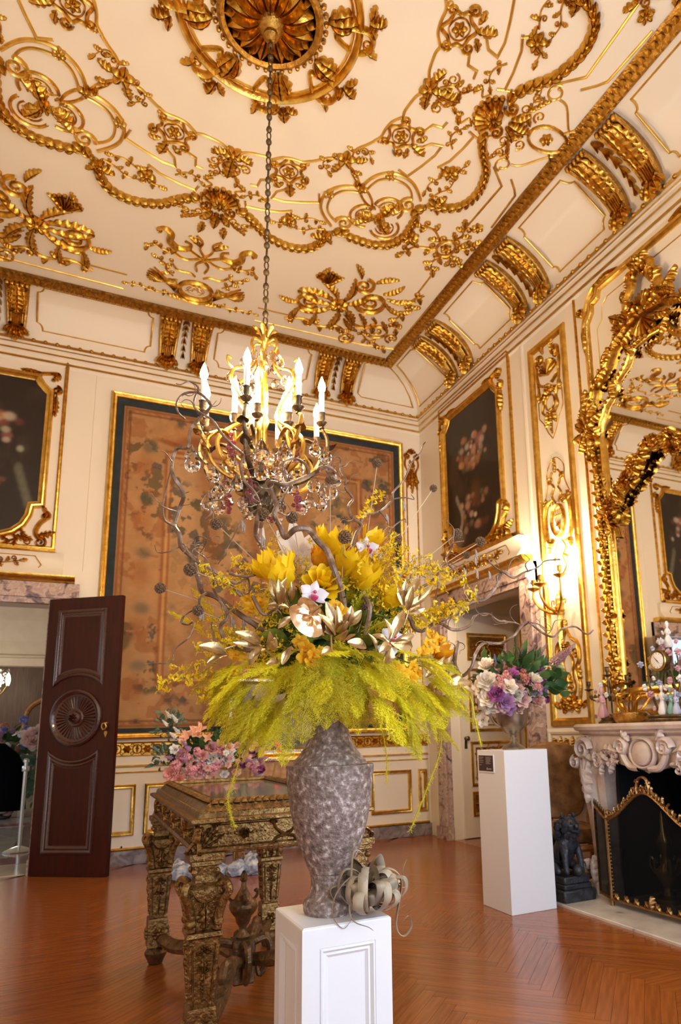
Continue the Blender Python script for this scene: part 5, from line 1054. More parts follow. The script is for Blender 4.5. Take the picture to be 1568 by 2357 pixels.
# ---------------------------------------------------------------- guardian lion
ln = thing('lion_statue', 'dark stone guardian lion seated on a stepped plinth beside the fireplace', 'statue', (3.36, 4.28, .018))
b = MB(); b.box(3.215, 3.505, 4.14, 4.43, .018, .10, ch=.01); b.box(3.235, 3.485, 4.16, 4.41, .10, .135, ch=.006); b.box(3.245, 3.475, 4.17, 4.40, .135, .185, ch=.008); b.build('plinth', 'lion_stone', ln)
pr_ = MB(); pr_.frame(rect(.02, .25, .03, .075), [(0, 0), (0, .006), (.008, .006), (.008, 0)]); 
LX, LY, LZ = 3.355, 4.285, .185
bd = bpy.data.meshes.new('lion_body'); 
sk = [((0, .07, .06), .085), ((0, .04, .12), .085), ((0, .0, .19), .078), ((0, -.03, .25), .07), ((0, -.05, .31), .068), ((0, -.065, .355), .075), ((0, -.10, .345), .05), ((0, -.125, .335), .035),
      ((.06, -.06, .20), .035), ((.07, -.085, .12), .026), ((.07, -.09, .05), .022), ((.07, -.105, .012), .026), ((-.06, -.06, .20), .035), ((-.07, -.085, .12), .026), ((-.07, -.09, .05), .022), ((-.07, -.105, .012), .026),
      ((.075, .05, .07), .05), ((.09, .0, .04), .035), ((.09, -.05, .016), .024), ((-.075, .05, .07), .05), ((-.09, .0, .04), .035), ((-.09, -.05, .016), .024), ((0, .13, .12), .03), ((0, .145, .20), .025), ((0, .12, .27), .03)]
ed = [(0, 1), (1, 2), (2, 3), (3, 4), (4, 5), (5, 6), (6, 7), (2, 8), (8, 9), (9, 10), (10, 11), (2, 12), (12, 13), (13, 14), (14, 15), (0, 16), (16, 17), (17, 18), (0, 19), (19, 20), (20, 21), (0, 22), (22, 23), (23, 24)]
def skinned(name, pts, edges, mt, parent, T, sub_=1):
    me = bpy.data.meshes.new(name); me.from_pydata([T @ Vector(p) for p, r in pts], edges, []); me.materials.append(MATS[mt])
    o = put(bpy.data.objects.new(name, me), parent); sm = o.modifiers.new('skin', 'SKIN'); sm.use_smooth_shade = True
    for i, (p, r) in enumerate(pts): me.skin_vertices[0].data[i].radius = (r, r)
    me.skin_vertices[0].data[0].use_root = True
    s_ = o.modifiers.new('sub', 'SUBSURF'); s_.levels = sub_; s_.render_levels = sub_
    return o
skinned('body', sk, ed, 'lion_stone', ln, Matrix.Translation((LX, LY, LZ)))
m_ = MB(); rr = random.Random(4)
for i in range(70):
    a = rr.uniform(0, 2*PI); t = rr.random(); el = rr.uniform(-.8, 1.2); p = (LX+.085*math.cos(a)*math.cos(el), LY-.045+.075*math.sin(a)*math.cos(el)+.015, LZ+.325+.085*math.sin(el)*1.0-.03*t)
    if p[1] < LY-.11: continue
    m_.ball(p, .018+.008*rr.random(), 6, 4)
m_.build('curled_mane', 'lion_stone', ln)
m_ = MB()
for s in (-1, 1): m_.ball((LX+s*.028, LY-.135, LZ+.375), .012, 8, 5); m_.ball((LX+s*.055, LY-.06, LZ+.42), .018, 8, 5)
m_.ball((LX, LY-.152, LZ+.352), .016, 8, 5); m_.tube([(LX-.035, LY-.14, LZ+.322), (LX, LY-.158, LZ+.318), (LX+.035, LY-.14, LZ+.322)], .008, 6); o = m_.build('face', 'lion_stone', ln); o['kind'] = 'stuff'
MB().ball((LX+.02, LY-.11, LZ+.042), .042, 12, 8).build('ball_under_paw', 'lion_stone', ln)
# ---------------------------------------------------------------- upholstered armchair against the east wall
AC = thing('armchair', 'gilt-wood armchair upholstered in brown tapestry, half hidden by the white pedestal', 'armchair', (3.72, 4.80, 0))
TA = Matrix.Translation((3.72, 4.80, 0)) @ Matrix.Rotation(-.55, 4, 'Z')
def acb(fn, name, mt): b = MB(); fn(b); o = b.build(name, mt, AC); return o
def cushion(b, x0, x1, y0, y1, z0, z1, M, k=.04):
    R_ = []
    for z, e in ((z0, k), (z0+k*.4, k*.25), ((z0+z1)/2, 0), (z1-k*.4, k*.25), (z1, k), (z1+.012, k*3)):
        ring = []
        for i in range(20):
            a = 2*PI*i/20; sx = abs(math.cos(a))**.5*(1 if math.cos(a) > 0 else -1); sy = abs(math.sin(a))**.5*(1 if math.sin(a) > 0 else -1)
            ring.append(((x0+x1)/2+sx*((x1-x0)/2-e), (y0+y1)/2+sy*((y1-y0)/2-e), z))
        R_.append(ring)
    b.loft(R_, True, True, M)
acb(lambda b: cushion(b, -.27, .27, -.27, .22, .33, .46, TA), 'seat', 'tapestry_fabric')
acb(lambda b: cushion(b, -.26, .26, -.32, .32, -.05, .05, TA @ Matrix.Translation((0, .24, .79)) @ Matrix.Rotation(-.12+PI/2, 4, 'X')), 'backrest', 'tapestry_fabric')
def bf(b):
    P = crom([(-.27, .21, .36), (-.29, .23, .6), (-.28, .26, .9), (-.18, .28, 1.06), (0, .285, 1.10), (.18, .28, 1.06), (.28, .26, .9), (.29, .23, .6), (.27, .21, .36)], 6); b.tube(P, .024, 8, M=TA); b.tube(crom([(-.28, .2, .31), (0, .2, .30), (.28, .2, .31)], 5), .022, 8, M=TA); b.tube(crom([(-.28, -.27, .31), (0, -.29, .30), (.28, -.27, .31)], 5), .026, 8, M=TA)
    for s in (-1, 1): b.tube([(s*.28, -.27, .31), (s*.28, .2, .31)], .022, 8, M=TA)
acb(bf, 'frame', 'gilt_wood')
for s in (-1, 1):
    acb(lambda b: b.tube(crom([(s*.28, .22, .66), (s*.31, .05, .67), (s*.31, -.14, .645), (s*.30, -.20, .60), (s*.27, -.12, .46), (s*.27, -.06, .34)], 6), .02, 8, M=TA), 'arm', 'gilt_wood')
    acb(lambda b: b.tube([(s*.305, .12, .70), (s*.315, .0, .705), (s*.315, -.10, .69)], [.03, .036, .028], 8, M=TA), 'arm_pad', 'tapestry_fabric')
    for y in (-.26, .2): acb(lambda b: b.tube(crom([(s*.27, y, .32), (s*.29, y-.02*(y < 0), .2), (s*.265, y, .08), (s*.285, y-.02*(y < 0), .014)], 5), [.034, .033, .032, .030, .028, .026, .024, .022, .020, .019, .018, .018, .020, .022, .024, .022], 8, M=TA), 'leg', 'gilt_wood')
# ---------------------------------------------------------------- white gallery pedestal with its label
wp = thing('gallery_pedestal', 'plain white square gallery pedestal carrying the metal urn of flowers', 'pedestal', (2.955, 4.33, 0))
MB().box(2.765, 3.145, 4.148, 4.515, 0.0, 1.098, ch=.003).build('body', 'white_matte', wp, False)
lm = lambda u, v, h: (2.765-h, 4.49-u, v)
b = MB(lm); b.poly([(0, .938), (.21, .938), (.21, 1.066), (0, 1.066)], 0, .006); pq = b.build('label_card', 'white_paint', wp, False)
b = MB(lm); b.poly([(.008, .948), (.202, .948), (.202, 1.060), (.008, 1.060)], .006, .008); b.build('label_panel', 'plaque', pq, False)
b = MB(lm)
for u0, rows in ((.018, ((1.045, .06), (1.036, .045), (1.022, .055), (1.008, .05), (.99, .03))), (.108, ((1.045, .07), (1.036, .075), (1.027, .06), (1.018, .07), (1.009, .05), (1.0, .065)))):
    for z, L in rows: b.poly([(u0, z), (u0+L, z), (u0+L, z+.0035), (u0, z+.0035)], .008, .0086)
b.lathe([(.009, .008), (.009, .0087), (.001, .0088)], 12, M=Matrix.Translation((.125, .965, 0))); b.poly([(.14, .96), (.18, .96), (.18, .968), (.14, .968)], .008, .0086)
b.build('label_print', 'print', pq, False)
# ---------------------------------------------------------------- flower kit
def rose_mesh(mt, n=3):
    b = MB(); rr = random.Random(n)
    for ring, (r, k, op, L) in enumerate(((.012, 3, .15, .05), (.024, 4, .35, .055), (.036, 5, .7, .055), (.046, 6, 1.1, .05))):
        for i in range(k):
            a = 2*PI*(i+.5*ring)/k+rr.random()*.3; rings = []
            for q in range(5):
                t = q/4; rad = r*(.4+.6*t)+L*.55*math.sin(op)*t*t; z = -.012+L*t*math.cos(op*.8)-.010*ring; wd = .030*(.6+.25*ring)*math.sin(PI*min(1, t*.72+.2))
                ca, sa = math.cos(a), math.sin(a)
                rings.append([(rad*ca-sa*wd*e*(1-.0*abs(e)), rad*sa+ca*wd*e, z-.006*abs(e)) if False else ((rad-.35*wd*e*e)*ca-sa*wd*e, (rad-.35*wd*e*e)*sa+ca*wd*e, z) for e in (-1, -.5, 0, .5, 1)])
            b.loft(rings, False)
    return b.mesh('bloom', mt)
def puff_mesh(mt, seed=0, k=40, r=.045):
    b = MB(); rr = random.Random(seed)
    for i in range(k):
        v = Vector((rr.gauss(0, 1), rr.gauss(0, 1), abs(rr.gauss(0, 1))+.1)).normalized(); M = Matrix.Translation(v*r*(.55+.4*rr.random())) @ v.to_track_quat('Z', 'Y').to_matrix().to_4x4() @ Matrix.Rotation(rr.random()*6, 4, 'Z')
        b.add([(0, 0, -.006), (.013, -.008, .006), (.018, 0, .010), (.013, .008, .006), (-.013, .008, .006), (-.018, 0, .010), (-.013, -.008, .006)], [(0, 1, 2, 3), (0, 4, 5, 6)], M)
        b.add([(0, 0, -.006), (-.008, .013, .006), (0, .018, .010), (.008, .013, .006), (.008, -.013, .006), (0, -.018, .010), (-.008, -.013, .006)], [(0, 1, 2, 3), (0, 4, 5, 6)], M)
    return b.mesh('bloom', mt)
def spike_mesh(mt, seed=0, L=.22, r=.016):
    b = MB(); rr = random.Random(seed); b.tube([(0, 0, 0), (.006, 0, L*.5), (0, .004, L)], .0025, 5)
    for i in range(46):
        t = .25+.75*i/46; a = i*2.4; q = r*(1.15-t)*1.2+.004; b.ball((q*math.cos(a), q*math.sin(a), L*t), .008*(1.25-t)+.002, 5, 3)
    return b.mesh('bloom', mt)
def leafm(mt, L=.12, W=.05):
    b = MB(); b.loft([[(L*t, -W*math.sin(PI*min(1, t*.93+.05))*.5, .02*math.sin(PI*t)+.006), (L*t, 0, .02*math.sin(PI*t)), (L*t, W*math.sin(PI*min(1, t*.93+.05))*.5, .02*math.sin(PI*t)+.006)] for t in [i/7 for i in range(8)]], False); return b
def place(o, p, d, s=1.0, roll=None):
    q = Vector(d).normalized().to_track_quat('Z', 'Y').to_matrix().to_4x4()
    o.matrix_world = Matrix.Translation(p) @ q @ Matrix.Rotation(R.random()*6.28 if roll is None else roll, 4, 'Z') @ Matrix.Scale(s, 4)
    return o
def bloom(me, name, label, group, p, d, s=1.0):
    o = bpy.data.objects.new(name, me); COL.objects.link(o); place(o, p, d, s); return tag(o, label, 'flower', group)
def foliage(name, c, rad, n, mt, label, L=.11, W=.05, seed=1, low=-.6):
    b = MB(); rr = random.Random(seed); lm_ = leafm(mt, L, W)
    for i in range(n):
        v = Vector((rr.gauss(0, 1), rr.gauss(0, 1), rr.gauss(0, 1))).normalized()
        if v.z < low: v.z = -v.z
        p = Vector(c)+Vector((v.x*rad[0], v.y*rad[1], v.z*rad[2]))*rr.uniform(.35, .85)
        M = Matrix.Translation(p) @ (v+Vector((rr.uniform(-.5, .5), rr.uniform(-.5, .5), rr.uniform(-.4, .5)))).normalized().to_track_quat('X', 'Z').to_matrix().to_4x4() @ Matrix.Rotation(rr.random()*6, 4, 'X') @ Matrix.Scale(rr.uniform(.6, 1.3), 4)
        b.add(lm_.v, lm_.f, M)
    o = b.build(name, mt); return tag(o, label, 'foliage', None, 'stuff')
# ---------------------------------------------------------------- metal urn bouquet
UC = Vector((2.975, 4.33, 1.098))
ur = thing('flower_urn', 'footed pewter urn with two loop handles on the white pedestal', 'urn', UC)
MB().lathe([(.085, 0), (.088, .012), (.070, .028), (.034, .045), (.024, .06), (.030, .075), (.022, .09), (.026, .105), (.055, .125), (.095, .165), (.118, .22), (.128, .29), (.135, .30), (.128, .302), (.12, .27), (.001, .20)], 28, UC).build('body', 'pewter', ur)
for s in (-1, 1): MB().tube(crom([UC+Vector((s*.12, 0, .28)), UC+Vector((s*.165, 0, .30)), UC+Vector((s*.19, 0, .26)), UC+Vector((s*.165, 0, .20)), UC+Vector((s*.105, 0, .165))], 6), .008, 7).build('handle', 'pewter', ur)
BC = UC+Vector((.03, 0, .50))
foliage('bouquet_leaves', BC, (.34, .28, .24), 210, 'leaf_green', 'dark green leaves filling the bouquet in the pewter urn', .12, .055, 5)
foliage('trailing_leaves', BC+Vector((.28, .02, -.02)), (.22, .12, .12), 40, 'leaf_green', 'broad ivy leaves spilling over the side of the urn bouquet', .13, .09, 6)
KIT = {}
for nm, mtn, k in (('white_rose', 'rose_white', 'r'), ('pink_carnation', 'rose_pink', 'p'), ('salmon_carnation', 'rose_salmon', 'p'), ('mauve_rose', 'rose_mauve', 'r'), ('plum_anemone', 'rose_plum', 'p'), ('lilac_rose', 'lilac', 'r'), ('blue_delphinium', 'blue_bloom', 's'), ('blush_rose', 'blush', 'r'), ('astilbe_plume', 'heather', 's')):
    KIT[nm] = rose_mesh(mtn, 2) if k == 'r' else puff_mesh(mtn, 3) if k == 'p' else spike_mesh(mtn, 4)
GU = 'blooms in the pewter urn bouquet'
def urnbloom(nm, px_, py_, dy, s):
    p = at(px_, py_, 4.33-dy); d = (p-(BC+Vector((0, .10, -.18)))).normalized()+Vector((0, -.35, .1)); bloom(KIT[nm], nm, nm.replace('_', ' ')+' in the bouquet of the pewter urn', GU, p, d, s*.78)
for nm, L in {'white_rose': [(1119, 1527, .05, 1.3), (1120, 1565, .2, 1.5), (1135, 1575, .16, 1.3), (1104, 1580, .1, 1.2), (1174, 1578, .26, 1.2), (1122, 1605, .18, 1.4), (1128, 1625, .14, 1.2), (1234, 1562, .2, 1.3), (1190, 1600, .24, 1.0), (1110, 1658, .05, 1.0)],
              'salmon_carnation': [(1145, 1537, .1, 1.3), (1172, 1542, .15, 1.3), (1222, 1535, .12, 1.4), (1204, 1562, .24, 1.4), (1220, 1512, .0, 1.1)], 'pink_carnation': [(1150, 1582, .24, 1.3), (1167, 1558, .2, 1.2), (1148, 1565, .2, 1.0), (1236, 1582, .22, 1.1), (1158, 1528, .06, 1.0)],
              'mauve_rose': [(1180, 1552, .22, 1.2), (1142, 1597, .26, 1.2), (1247, 1549, .16, 1.2), (1200, 1545, .1, 1.0)], 'plum_anemone': [(1247, 1570, .18, .9), (1244, 1526, .08, .8), (1150, 1590, .27, .7)],
              'lilac_rose': [(1165, 1615, .24, 1.3), (1170, 1628, .2, 1.2), (1240, 1585, .21, 1.0), (1160, 1608, .2, 1.0)], 'blush_rose': [(1206, 1608, .22, 1.3), (1154, 1622, .2, 1.2), (1192, 1606, .2, 1.0), (1150, 1565, .16, 1.0), (1195, 1632, .12, 1.0), (1245, 1612, .12, 1.1)],
              'blue_delphinium': [(1142, 1540, .1, .55), (1222, 1612, .2, .35), (1140, 1530, .06, .6), (1225, 1600, .2, .4)], 'astilbe_plume': [(1205, 1530, .06, 1.1), (1225, 1530, .0, 1.2), (1265, 1540, .0, 1.3), (1275, 1525, -.02, 1.4), (1190, 1525, .05, .9), (1160, 1520, .0, .9), (1250, 1540, .02, 1.2)]}.items():
    for a in L: urnbloom(nm, *a)
rq = random.Random(77)
for i in range(30):
    a = 2.4*i; q = math.sqrt((i+.5)/30); urnbloom(['blush_rose', 'pink_carnation', 'white_rose', 'lilac_rose', 'salmon_carnation', 'plum_anemone'][i % 6], 1185+82*q*math.cos(a), 1582+62*q*math.sin(a), .24*(1-q*q)+.0, rq.uniform(.7, 1.0))
# ================================================================== panelled white pedestal in front
PX0, PX1, PY0, PY1, PZ = .629, .909, 2.025, 2.315, .70
fp = thing('panelled_pedestal', 'white painted pedestal with mitred panel mouldings under the stone vase', 'pedestal', ((PX0+PX1)/2, (PY0+PY1)/2, 0))
MB().box(PX0+.012, PX1-.012, PY0+.012, PY1-.012, 0, PZ-.004).build('core', 'white_paint', fp, False)
b = MB(); b.loft([[(PX0+k, PY0+k, z), (PX1-k, PY0+k, z), (PX1-k, PY1-k, z), (PX0+k, PY1-k, z)] for z, k in ((PZ-.012, .004), (PZ-.008, 0), (PZ-.004, .001), (PZ, .006))], True, True); b.build('top', 'white_paint', fp, False)
faces = [lambda u, v, h: (PX0+u, PY0+.012-h, v), lambda u, v, h: (PX0+.012-h, PY0+u, v), lambda u, v, h: (PX1-.012+h, PY0+u, v), lambda u, v, h: (PX0+u, PY1-.012+h, v)]
for mp in faces:
    W_ = .28 if mp in (faces[0], faces[3]) else .29; b = MB(mp); b.frame(rect(0, W_, 0, PZ-.008), [(.0, .012), (.052, .012), (.054, .009), (.056, .013), (.060, .0145), (.064, .010), (.068, .004), (.074, .007), (.078, .003), (.082, .0005)]); b.build('panel_moulding', 'white_paint', fp)
# ---------------------------------------------------------------- stone vase
VX, VY = .765, 2.17
va = thing('stone_vase', 'tall weathered grey stone urn holding the great yellow arrangement', 'vase', (VX, VY, PZ))
MB().lathe([(.080, 0), (.084, .008), (.086, .03), (.082, .042), (.068, .052), (.062, .075), (.060, .095), (.064, .118), (.068, .121), (.068, .126), (.076, .145), (.092, .18), (.108, .225), (.122, .28), (.132, .335), (.139, .395), (.1425, .435), (.1435, .444), (.141, .450), (.122, .452), (.118, .457), (.117, .462), (.100, .482), (.082, .508), (.067, .54), (.059, .57), (.063, .60), (.085, .622), (.098, .634), (.102, .640), (.096, .643), (.082, .63), (.065, .60), (.001, .59)], 64, (VX, VY, PZ)).build('body', 'stone', va)
# ---------------------------------------------------------------- air plant on the pedestal corner
apc = Vector((.855, 2.07, PZ+.075))
ap_ = thing('air_plant', 'dried silvery air plant with long curling ribbon leaves on the pedestal corner', 'air plant', (.868, 2.075, PZ))
rr = random.Random(15)
def ribbon(P, w, name='curled_leaf', mt='airplant', parent=None, up=None):
    Q = crom(P, 7); n = len(Q); b = MB(); L_, R_ = [], []; rings = []; c0_ = sum((Vector(p) for p in P), Vector())/len(P)
    nr = None
    for i, q in enumerate(Q):
        t = (Q[min(i+1, n-1)]-Q[max(i-1, 0)]).normalized()
        if nr is None: nr = t.cross(Vector((0, 0, 1)) if abs(t.z) < .9 else Vector((1, 0, 0))).normalized()
        nr = (nr-t*nr.dot(t)).normalized(); k = i/(n-1); ww = w*(1-k)**.55*(.75+.25*math.sin(PI*k)); o_ = t.cross(nr)
        rings.append([q-nr*ww+o_*ww*.2, q-nr*ww*.5+o_*ww*.03, q, q+nr*ww*.5+o_*ww*.05, q+nr*ww+o_*ww*.35])
    b.loft(rings, False); return b.build(name, mt, parent)
for i in range(34):
    a = i*2.4+rr.uniform(-.3, .3); el = rr.uniform(.15, 1.25); d = Vector((math.cos(a)*math.cos(el), math.sin(a)*math.cos(el), math.sin(el))); out = Vector((math.cos(a), math.sin(a), 0)); L = rr.uniform(.07, .12)
    base_ = apc+d*.012; k = rr.uniform(.7, 1.3)
    P = [base_, base_+d*L*.55, base_+d*L*.75+out*L*.35+Vector((0, 0, -.01)), base_+d*L*.45+out*L*.62*k+Vector((0, 0, -.035*k)), base_+out*L*.45*k+Vector((0, 0, -.055*k))+d*.01, base_+out*L*.18+Vector((0, 0, -.045*k)), base_+out*L*.15+Vector((0, 0, -.02))]
    P = [Vector((p.x, p.y, max(p.z, PZ+.006) if PX0 < p.x < PX1 and PY0 < p.y < PY1 else p.z)) for p in P]
    ribbon(P, rr.uniform(.015, .024), parent=ap_)
for P, w in (([apc, apc+Vector((.05, -.02, .06)), apc+Vector((.10, -.03, .02)), apc+Vector((.075, -.04, -.10)), apc+Vector((.09, -.05, -.135)), apc+Vector((.12, -.045, -.115)), apc+Vector((.115, -.045, -.085)), apc+Vector((.095, -.045, -.095))], .016), ([apc, apc+Vector((.06, .0, .04)), apc+Vector((.11, 0, .0)), apc+Vector((.12, .0, .05)), apc+Vector((.135, 0, .075))], .008), ([apc, apc+Vector((.07, .01, .03)), apc+Vector((.12, 0, -.01)), apc+Vector((.145, 0, .035))], .008),
             ([apc, apc+Vector((-.06, -.03, .05)), apc+Vector((-.12, -.04, .01)), apc+Vector((-.135, -.045, -.05)), apc+Vector((-.10, -.05, -.09)), apc+Vector((-.07, -.05, -.05)), apc+Vector((-.09, -.05, -.02))], .006), ([apc, apc+Vector((-.02, -.02, .10)), apc+Vector((-.06, -.03, .12)), apc+Vector((-.07, -.03, .05)), apc+Vector((-.08, -.05, -.06)), apc+Vector((-.03, -.07, -.092)), apc+Vector((-.02, -.085, -.10))], .007)): ribbon(P, w, parent=ap_)
# ================================================================== carved gilt table
T0 = thing('carved_table', 'carved antique gilt centre table with a glass-topped tray and volute legs', 'table', (.828, 3.655, 0))
X0, X1, Y0, Y1, ZT = .44, 1.215, 2.87, 4.46, .93
def ring(k, z): return [(X0+k, Y0+k, z), (X1-k, Y0+k, z), (X1-k, Y1-k, z), (X0+k, Y1-k, z)]
MB().loft([ring(k, z) for k, z in ((.03, ZT-.024), (.012, ZT-.022), (0, ZT-.016), (0, ZT-.006), (.006, ZT-.001), (.016, ZT), (.03, ZT))], True, True).build('top_moulding', 'antique_gilt', T0, False)
MB().loft([ring(k, z) for k, z in ((.03, ZT), (.034, ZT+.018), (.044, ZT+.022), (.05, ZT+.020), (.07, ZT+.045), (.10, ZT+.062), (.108, ZT+.068), (.116, ZT+.064), (.122, ZT+.05))], True).build('tray_frame', 'antique_gilt', T0, False)
MB().box(X0+.115, X1-.115, Y0+.115, Y1-.115, ZT+.02, ZT+.048).build('glass_top', 'glass_top', T0, False)
cv_ = MB()
def edgepts(k, gap):
    out = []
    for (ax, ay), (bx_, by_) in ((((X0+k), (Y0+k)), ((X1-k), (Y0+k))), (((X0+k), (Y0+k)), ((X0+k), (Y1-k))), (((X1-k), (Y0+k)), ((X1-k), (Y1-k))), (((X0+k), (Y1-k)), ((X1-k), (Y1-k)))):
        L = math.hypot(bx_-ax, by_-ay); n = int(L/gap)
        for i in range(n): out.append((sub(ax, bx_, (i+.5)/n), sub(ay, by_, (i+.5)/n), math.atan2(by_-ay, bx_-ax)))
    return out
for x, y, a in edgepts(.086, .03):
    M = Matrix.Translation((x, y, ZT+.05)) @ Matrix.Rotation(a, 4, 'Z'); cv_.add([(-.013, -.02, 0), (.013, -.02, 0), (.016, .012, .006), (0, .024, .010), (-.016, .012, .006), (0, -.005, .020)], [(0, 1, 5), (1, 2, 5), (2, 3, 5), (3, 4, 5), (4, 0, 5)], M)
for x, y, a in edgepts(.04, .014): cv_.ball((x, y, ZT+.02), .0055, 5, 3)
o = cv_.build('carved_leaves', 'antique_gilt', T0, False); o['kind'] = 'stuff'
AZ0, AZ1 = .79, ZT-.024
MB().loft([ring(k, z) for k, z in ((.035, AZ0+.0), (.02, AZ0+.004), (.016, AZ0+.014), (.022, AZ0+.024), (.04, AZ0+.030), (.04, AZ1), (.03, AZ1+.002))], True, True).build('apron', 'antique_gilt', T0, False)
for mp, L in ((lambda u, v, h: (X0+u, Y0+.04-h, v), X1-X0), (lambda u, v, h: (X0+.04-h, Y0+u, v), Y1-Y0)):
    g = MB(mp); zc = (AZ0+AZ1+.03)/2; kk = .72; g.mp = (lambda u, v, h, mp=mp: mp(u, zc+(v-zc)*kk if v > AZ0+.06 else v, h)); n = max(1, round(L/.37))
    for s in range(n+1):
        c = .05+(L-.1)*s/n
        if 0 < s < n or True:
            for sg in (-1, 1):
                if .03 < c+sg*.06 < L-.03:
                    g.stroke([(c-sg*.055, zc-.055), (c-sg*.035, zc-.03), (c, zc-.022), (c+sg*.035, zc+.0), (c+sg*.05, zc+.05), (c+sg*.03, zc+.062)], .014, .014); g.spiral((c+sg*.052, zc+.05), .016, .005, 0, sg*1.2, .009); g.spiral((c-sg*.05, zc-.055), .014, .005, PI, sg*1.2, .009)
            if s in (0, n):
                sg = 1 if s == 0 else -1
                for k in range(4): g.leaf((c-sg*.005, zc-.05), PI/2-sg*(k*.35-.1), .10, .035, -sg*.3, 4, .016)
    for s in range(n):
        c = .05+(L-.1)*(s+.5)/n; g.rosette((c, zc), .026, 7, .018)
        for sg in (-1, 1):
            for k in range(4): g.bead((c+sg*(.036+.016*k), zc), .009-.0014*k, .010, 6)
            g.stroke([(c, zc+sg*.05), (c+.10, zc+sg*.05)], .007, .007, sm=False); g.stroke([(c, zc+sg*.05), (c-.10, zc+sg*.05)], .007, .007, sm=False)
    for k in range(int(L/.012)-6): g.bead((.04+.012*k, AZ0+.04), .003, .004, 4)
    g.build('apron_relief', 'antique_gilt', T0)
for lx, ly in ((.505, 2.93), (.505, 4.39), (1.15, 2.93), (1.15, 4.39)):
    def sq(w, z):
        w *= 1.2; return [(lx-w, ly-w, z), (lx+w, ly-w, z), (lx+w, ly+w, z), (lx-w, ly+w, z)]
    b = MB(); b.loft([sq(w, z) for w, z in ((.054, .80), (.054, .775), (.046, .77), (.046, .755), (.036, .75), (.032, .72), (.032, .69), (.042, .68), (.050, .672), (.050, .645), (.045, .61), (.040, .56), (.038, .52), (.054, .512), (.056, .497), (.049, .49), (.048, .485), (.034, .25), (.042, .245), (.044, .235), (.044, .095), (.038, .09), (.030, .085))][::-1], True, True); lg = b.build('leg', 'antique_gilt', T0, False)
    ft = MB(); ft.lathe([(.028, .0), (.040, .006), (.044, .02), (.060, .05), (.062, .062), (.050, .078), (.040, .088)], 16, (lx, ly, 0)); ft.build('bun_foot', 'antique_dark', lg)
    c = MB()
    for i in range(4):
        a = PI/4+i*PI/2; d = Vector((math.cos(a), math.sin(a), 0))*1.4; p = Vector((lx, ly, 0))
        V_ = lambda r, z: p+d*(r*.86)+Vector((0, 0, .52+(z-.40)*1.05))
        c.tube(crom([V_(.055, .40), V_(.062, .45), V_(.078, .50), V_(.098, .535), V_(.085, .562), V_(.060, .552), V_(.064, .530), V_(.078, .535)], 5), lambda t: .019-.006*t, 7)
        c.ball(V_(.060, .425), .022, 8, 5); c.ball(V_(.05, .60), .014, 7, 4)
    c.build('volute_capital', 'antique_gilt', lg)
    r = MB(); nrm = [(0, -1), (-1, 0), (1, 0), (0, 1)]
    for dx, dy in nrm:
        mp = lambda u, v, h, dx=dx, dy=dy: (lx+dx*(.0415+.0165*(v-.25)/.235+h)+(-dy)*u*1.15, ly+dy*(.0415+.0165*(v-.25)/.235+h)+dx*u*1.15, v)
        r.mp = mp
        for sg in (-1, 1): r.stroke([(sg*.028, .265), (sg*.038, .47)], .007, .007, sm=False); r.spiral((sg*.015, .44), .012, .003, 0, sg*1.2, .007, .004, .009, 8); r.spiral((sg*.012, .38), .010, .003, 0, -sg*1.2, .007, .004, .009, 8)
        r.rosette((0, .455), .016, 5, .012); r.leaf((0, .43), -PI/2, .06, .032, 0, 3, .012, 6); r.leaf((0, .37), -PI/2, .04, .024, 0, 3, .010, 6)
        for k in range(5): r.leaf((0, .335-.013*k), -PI/2, .018, .014-.0015*k, 0, 1, .008, 4)
        mp2 = lambda u, v, h, dx=dx, dy=dy: (lx+dx*(.0528+h)+(-dy)*u, ly+dy*(.0528+h)+dx*u, v)
        r.mp = mp2; r.rosette((0, .165), .034, 6, .012)
        mp3 = lambda u, v, h, dx=dx, dy=dy: (lx+dx*(.050+h)+(-dy)*u, ly+dy*(.050+h)+dx*u, v)
        r.mp = mp3; r.leaf((0, .63), -PI/2, .11, .06, 0, 4, .016); r.stroke([(-.044, .65), (-.02, .625), (.02, .625), (.044, .65)], .012, .014); r.stroke([(-.03, .66), (0, .648), (.03, .66)], .010, .012)
    r.build('carved_relief', 'antique_gilt', lg)
tc = Vector((.828, 3.655, 0))
for lx, ly in ((.505, 2.93), (.505, 4.39), (1.15, 2.93), (1.15, 4.39)):
    p = Vector((lx, ly, .15)); d = tc-Vector((lx, ly, 0))
    b = MB(); b.tube(crom([p, p+d*.22+Vector((0, 0, -.03)), p+d*.45+Vector((0, 0, .0)), p+d*.62+Vector((0, 0, .07)), p+d*.75+Vector((0, 0, .05)), p+d*.95+Vector((0, 0, .02))], 6), lambda t: .030+.014*math.sin(PI*t), 8, flat=.8)
    b.tube(crom([p+d*.62+Vector((0, 0, .07)), p+d*.52+Vector((0, 0, .10)), p+d*.46+Vector((0, 0, .06)), p+d*.52+Vector((0, 0, .03)), p+d*.57+Vector((0, 0, .055))], 5), lambda t: .024-.01*t, 7); b.build('stretcher', 'antique_dark', T0)
b = MB(); b.box(tc.x-.055, tc.x+.055, tc.y-.055, tc.y+.055, .06, .26, ch=.008)
for i in range(4): a = i*PI/2; d = Vector((math.cos(a), math.sin(a), 0)); b.tube(crom([tc+d*.05+Vector((0, 0, .24)), tc+d*.12+Vector((0, 0, .25)), tc+d*.14+Vector((0, 0, .17)), tc+d*.09+Vector((0, 0, .08)), tc+d*.07+Vector((0, 0, .14))], 5), lambda t: .024*(1-.5*t), 7)
hub = b.build('stretcher_hub', 'antique_dark', T0, False)
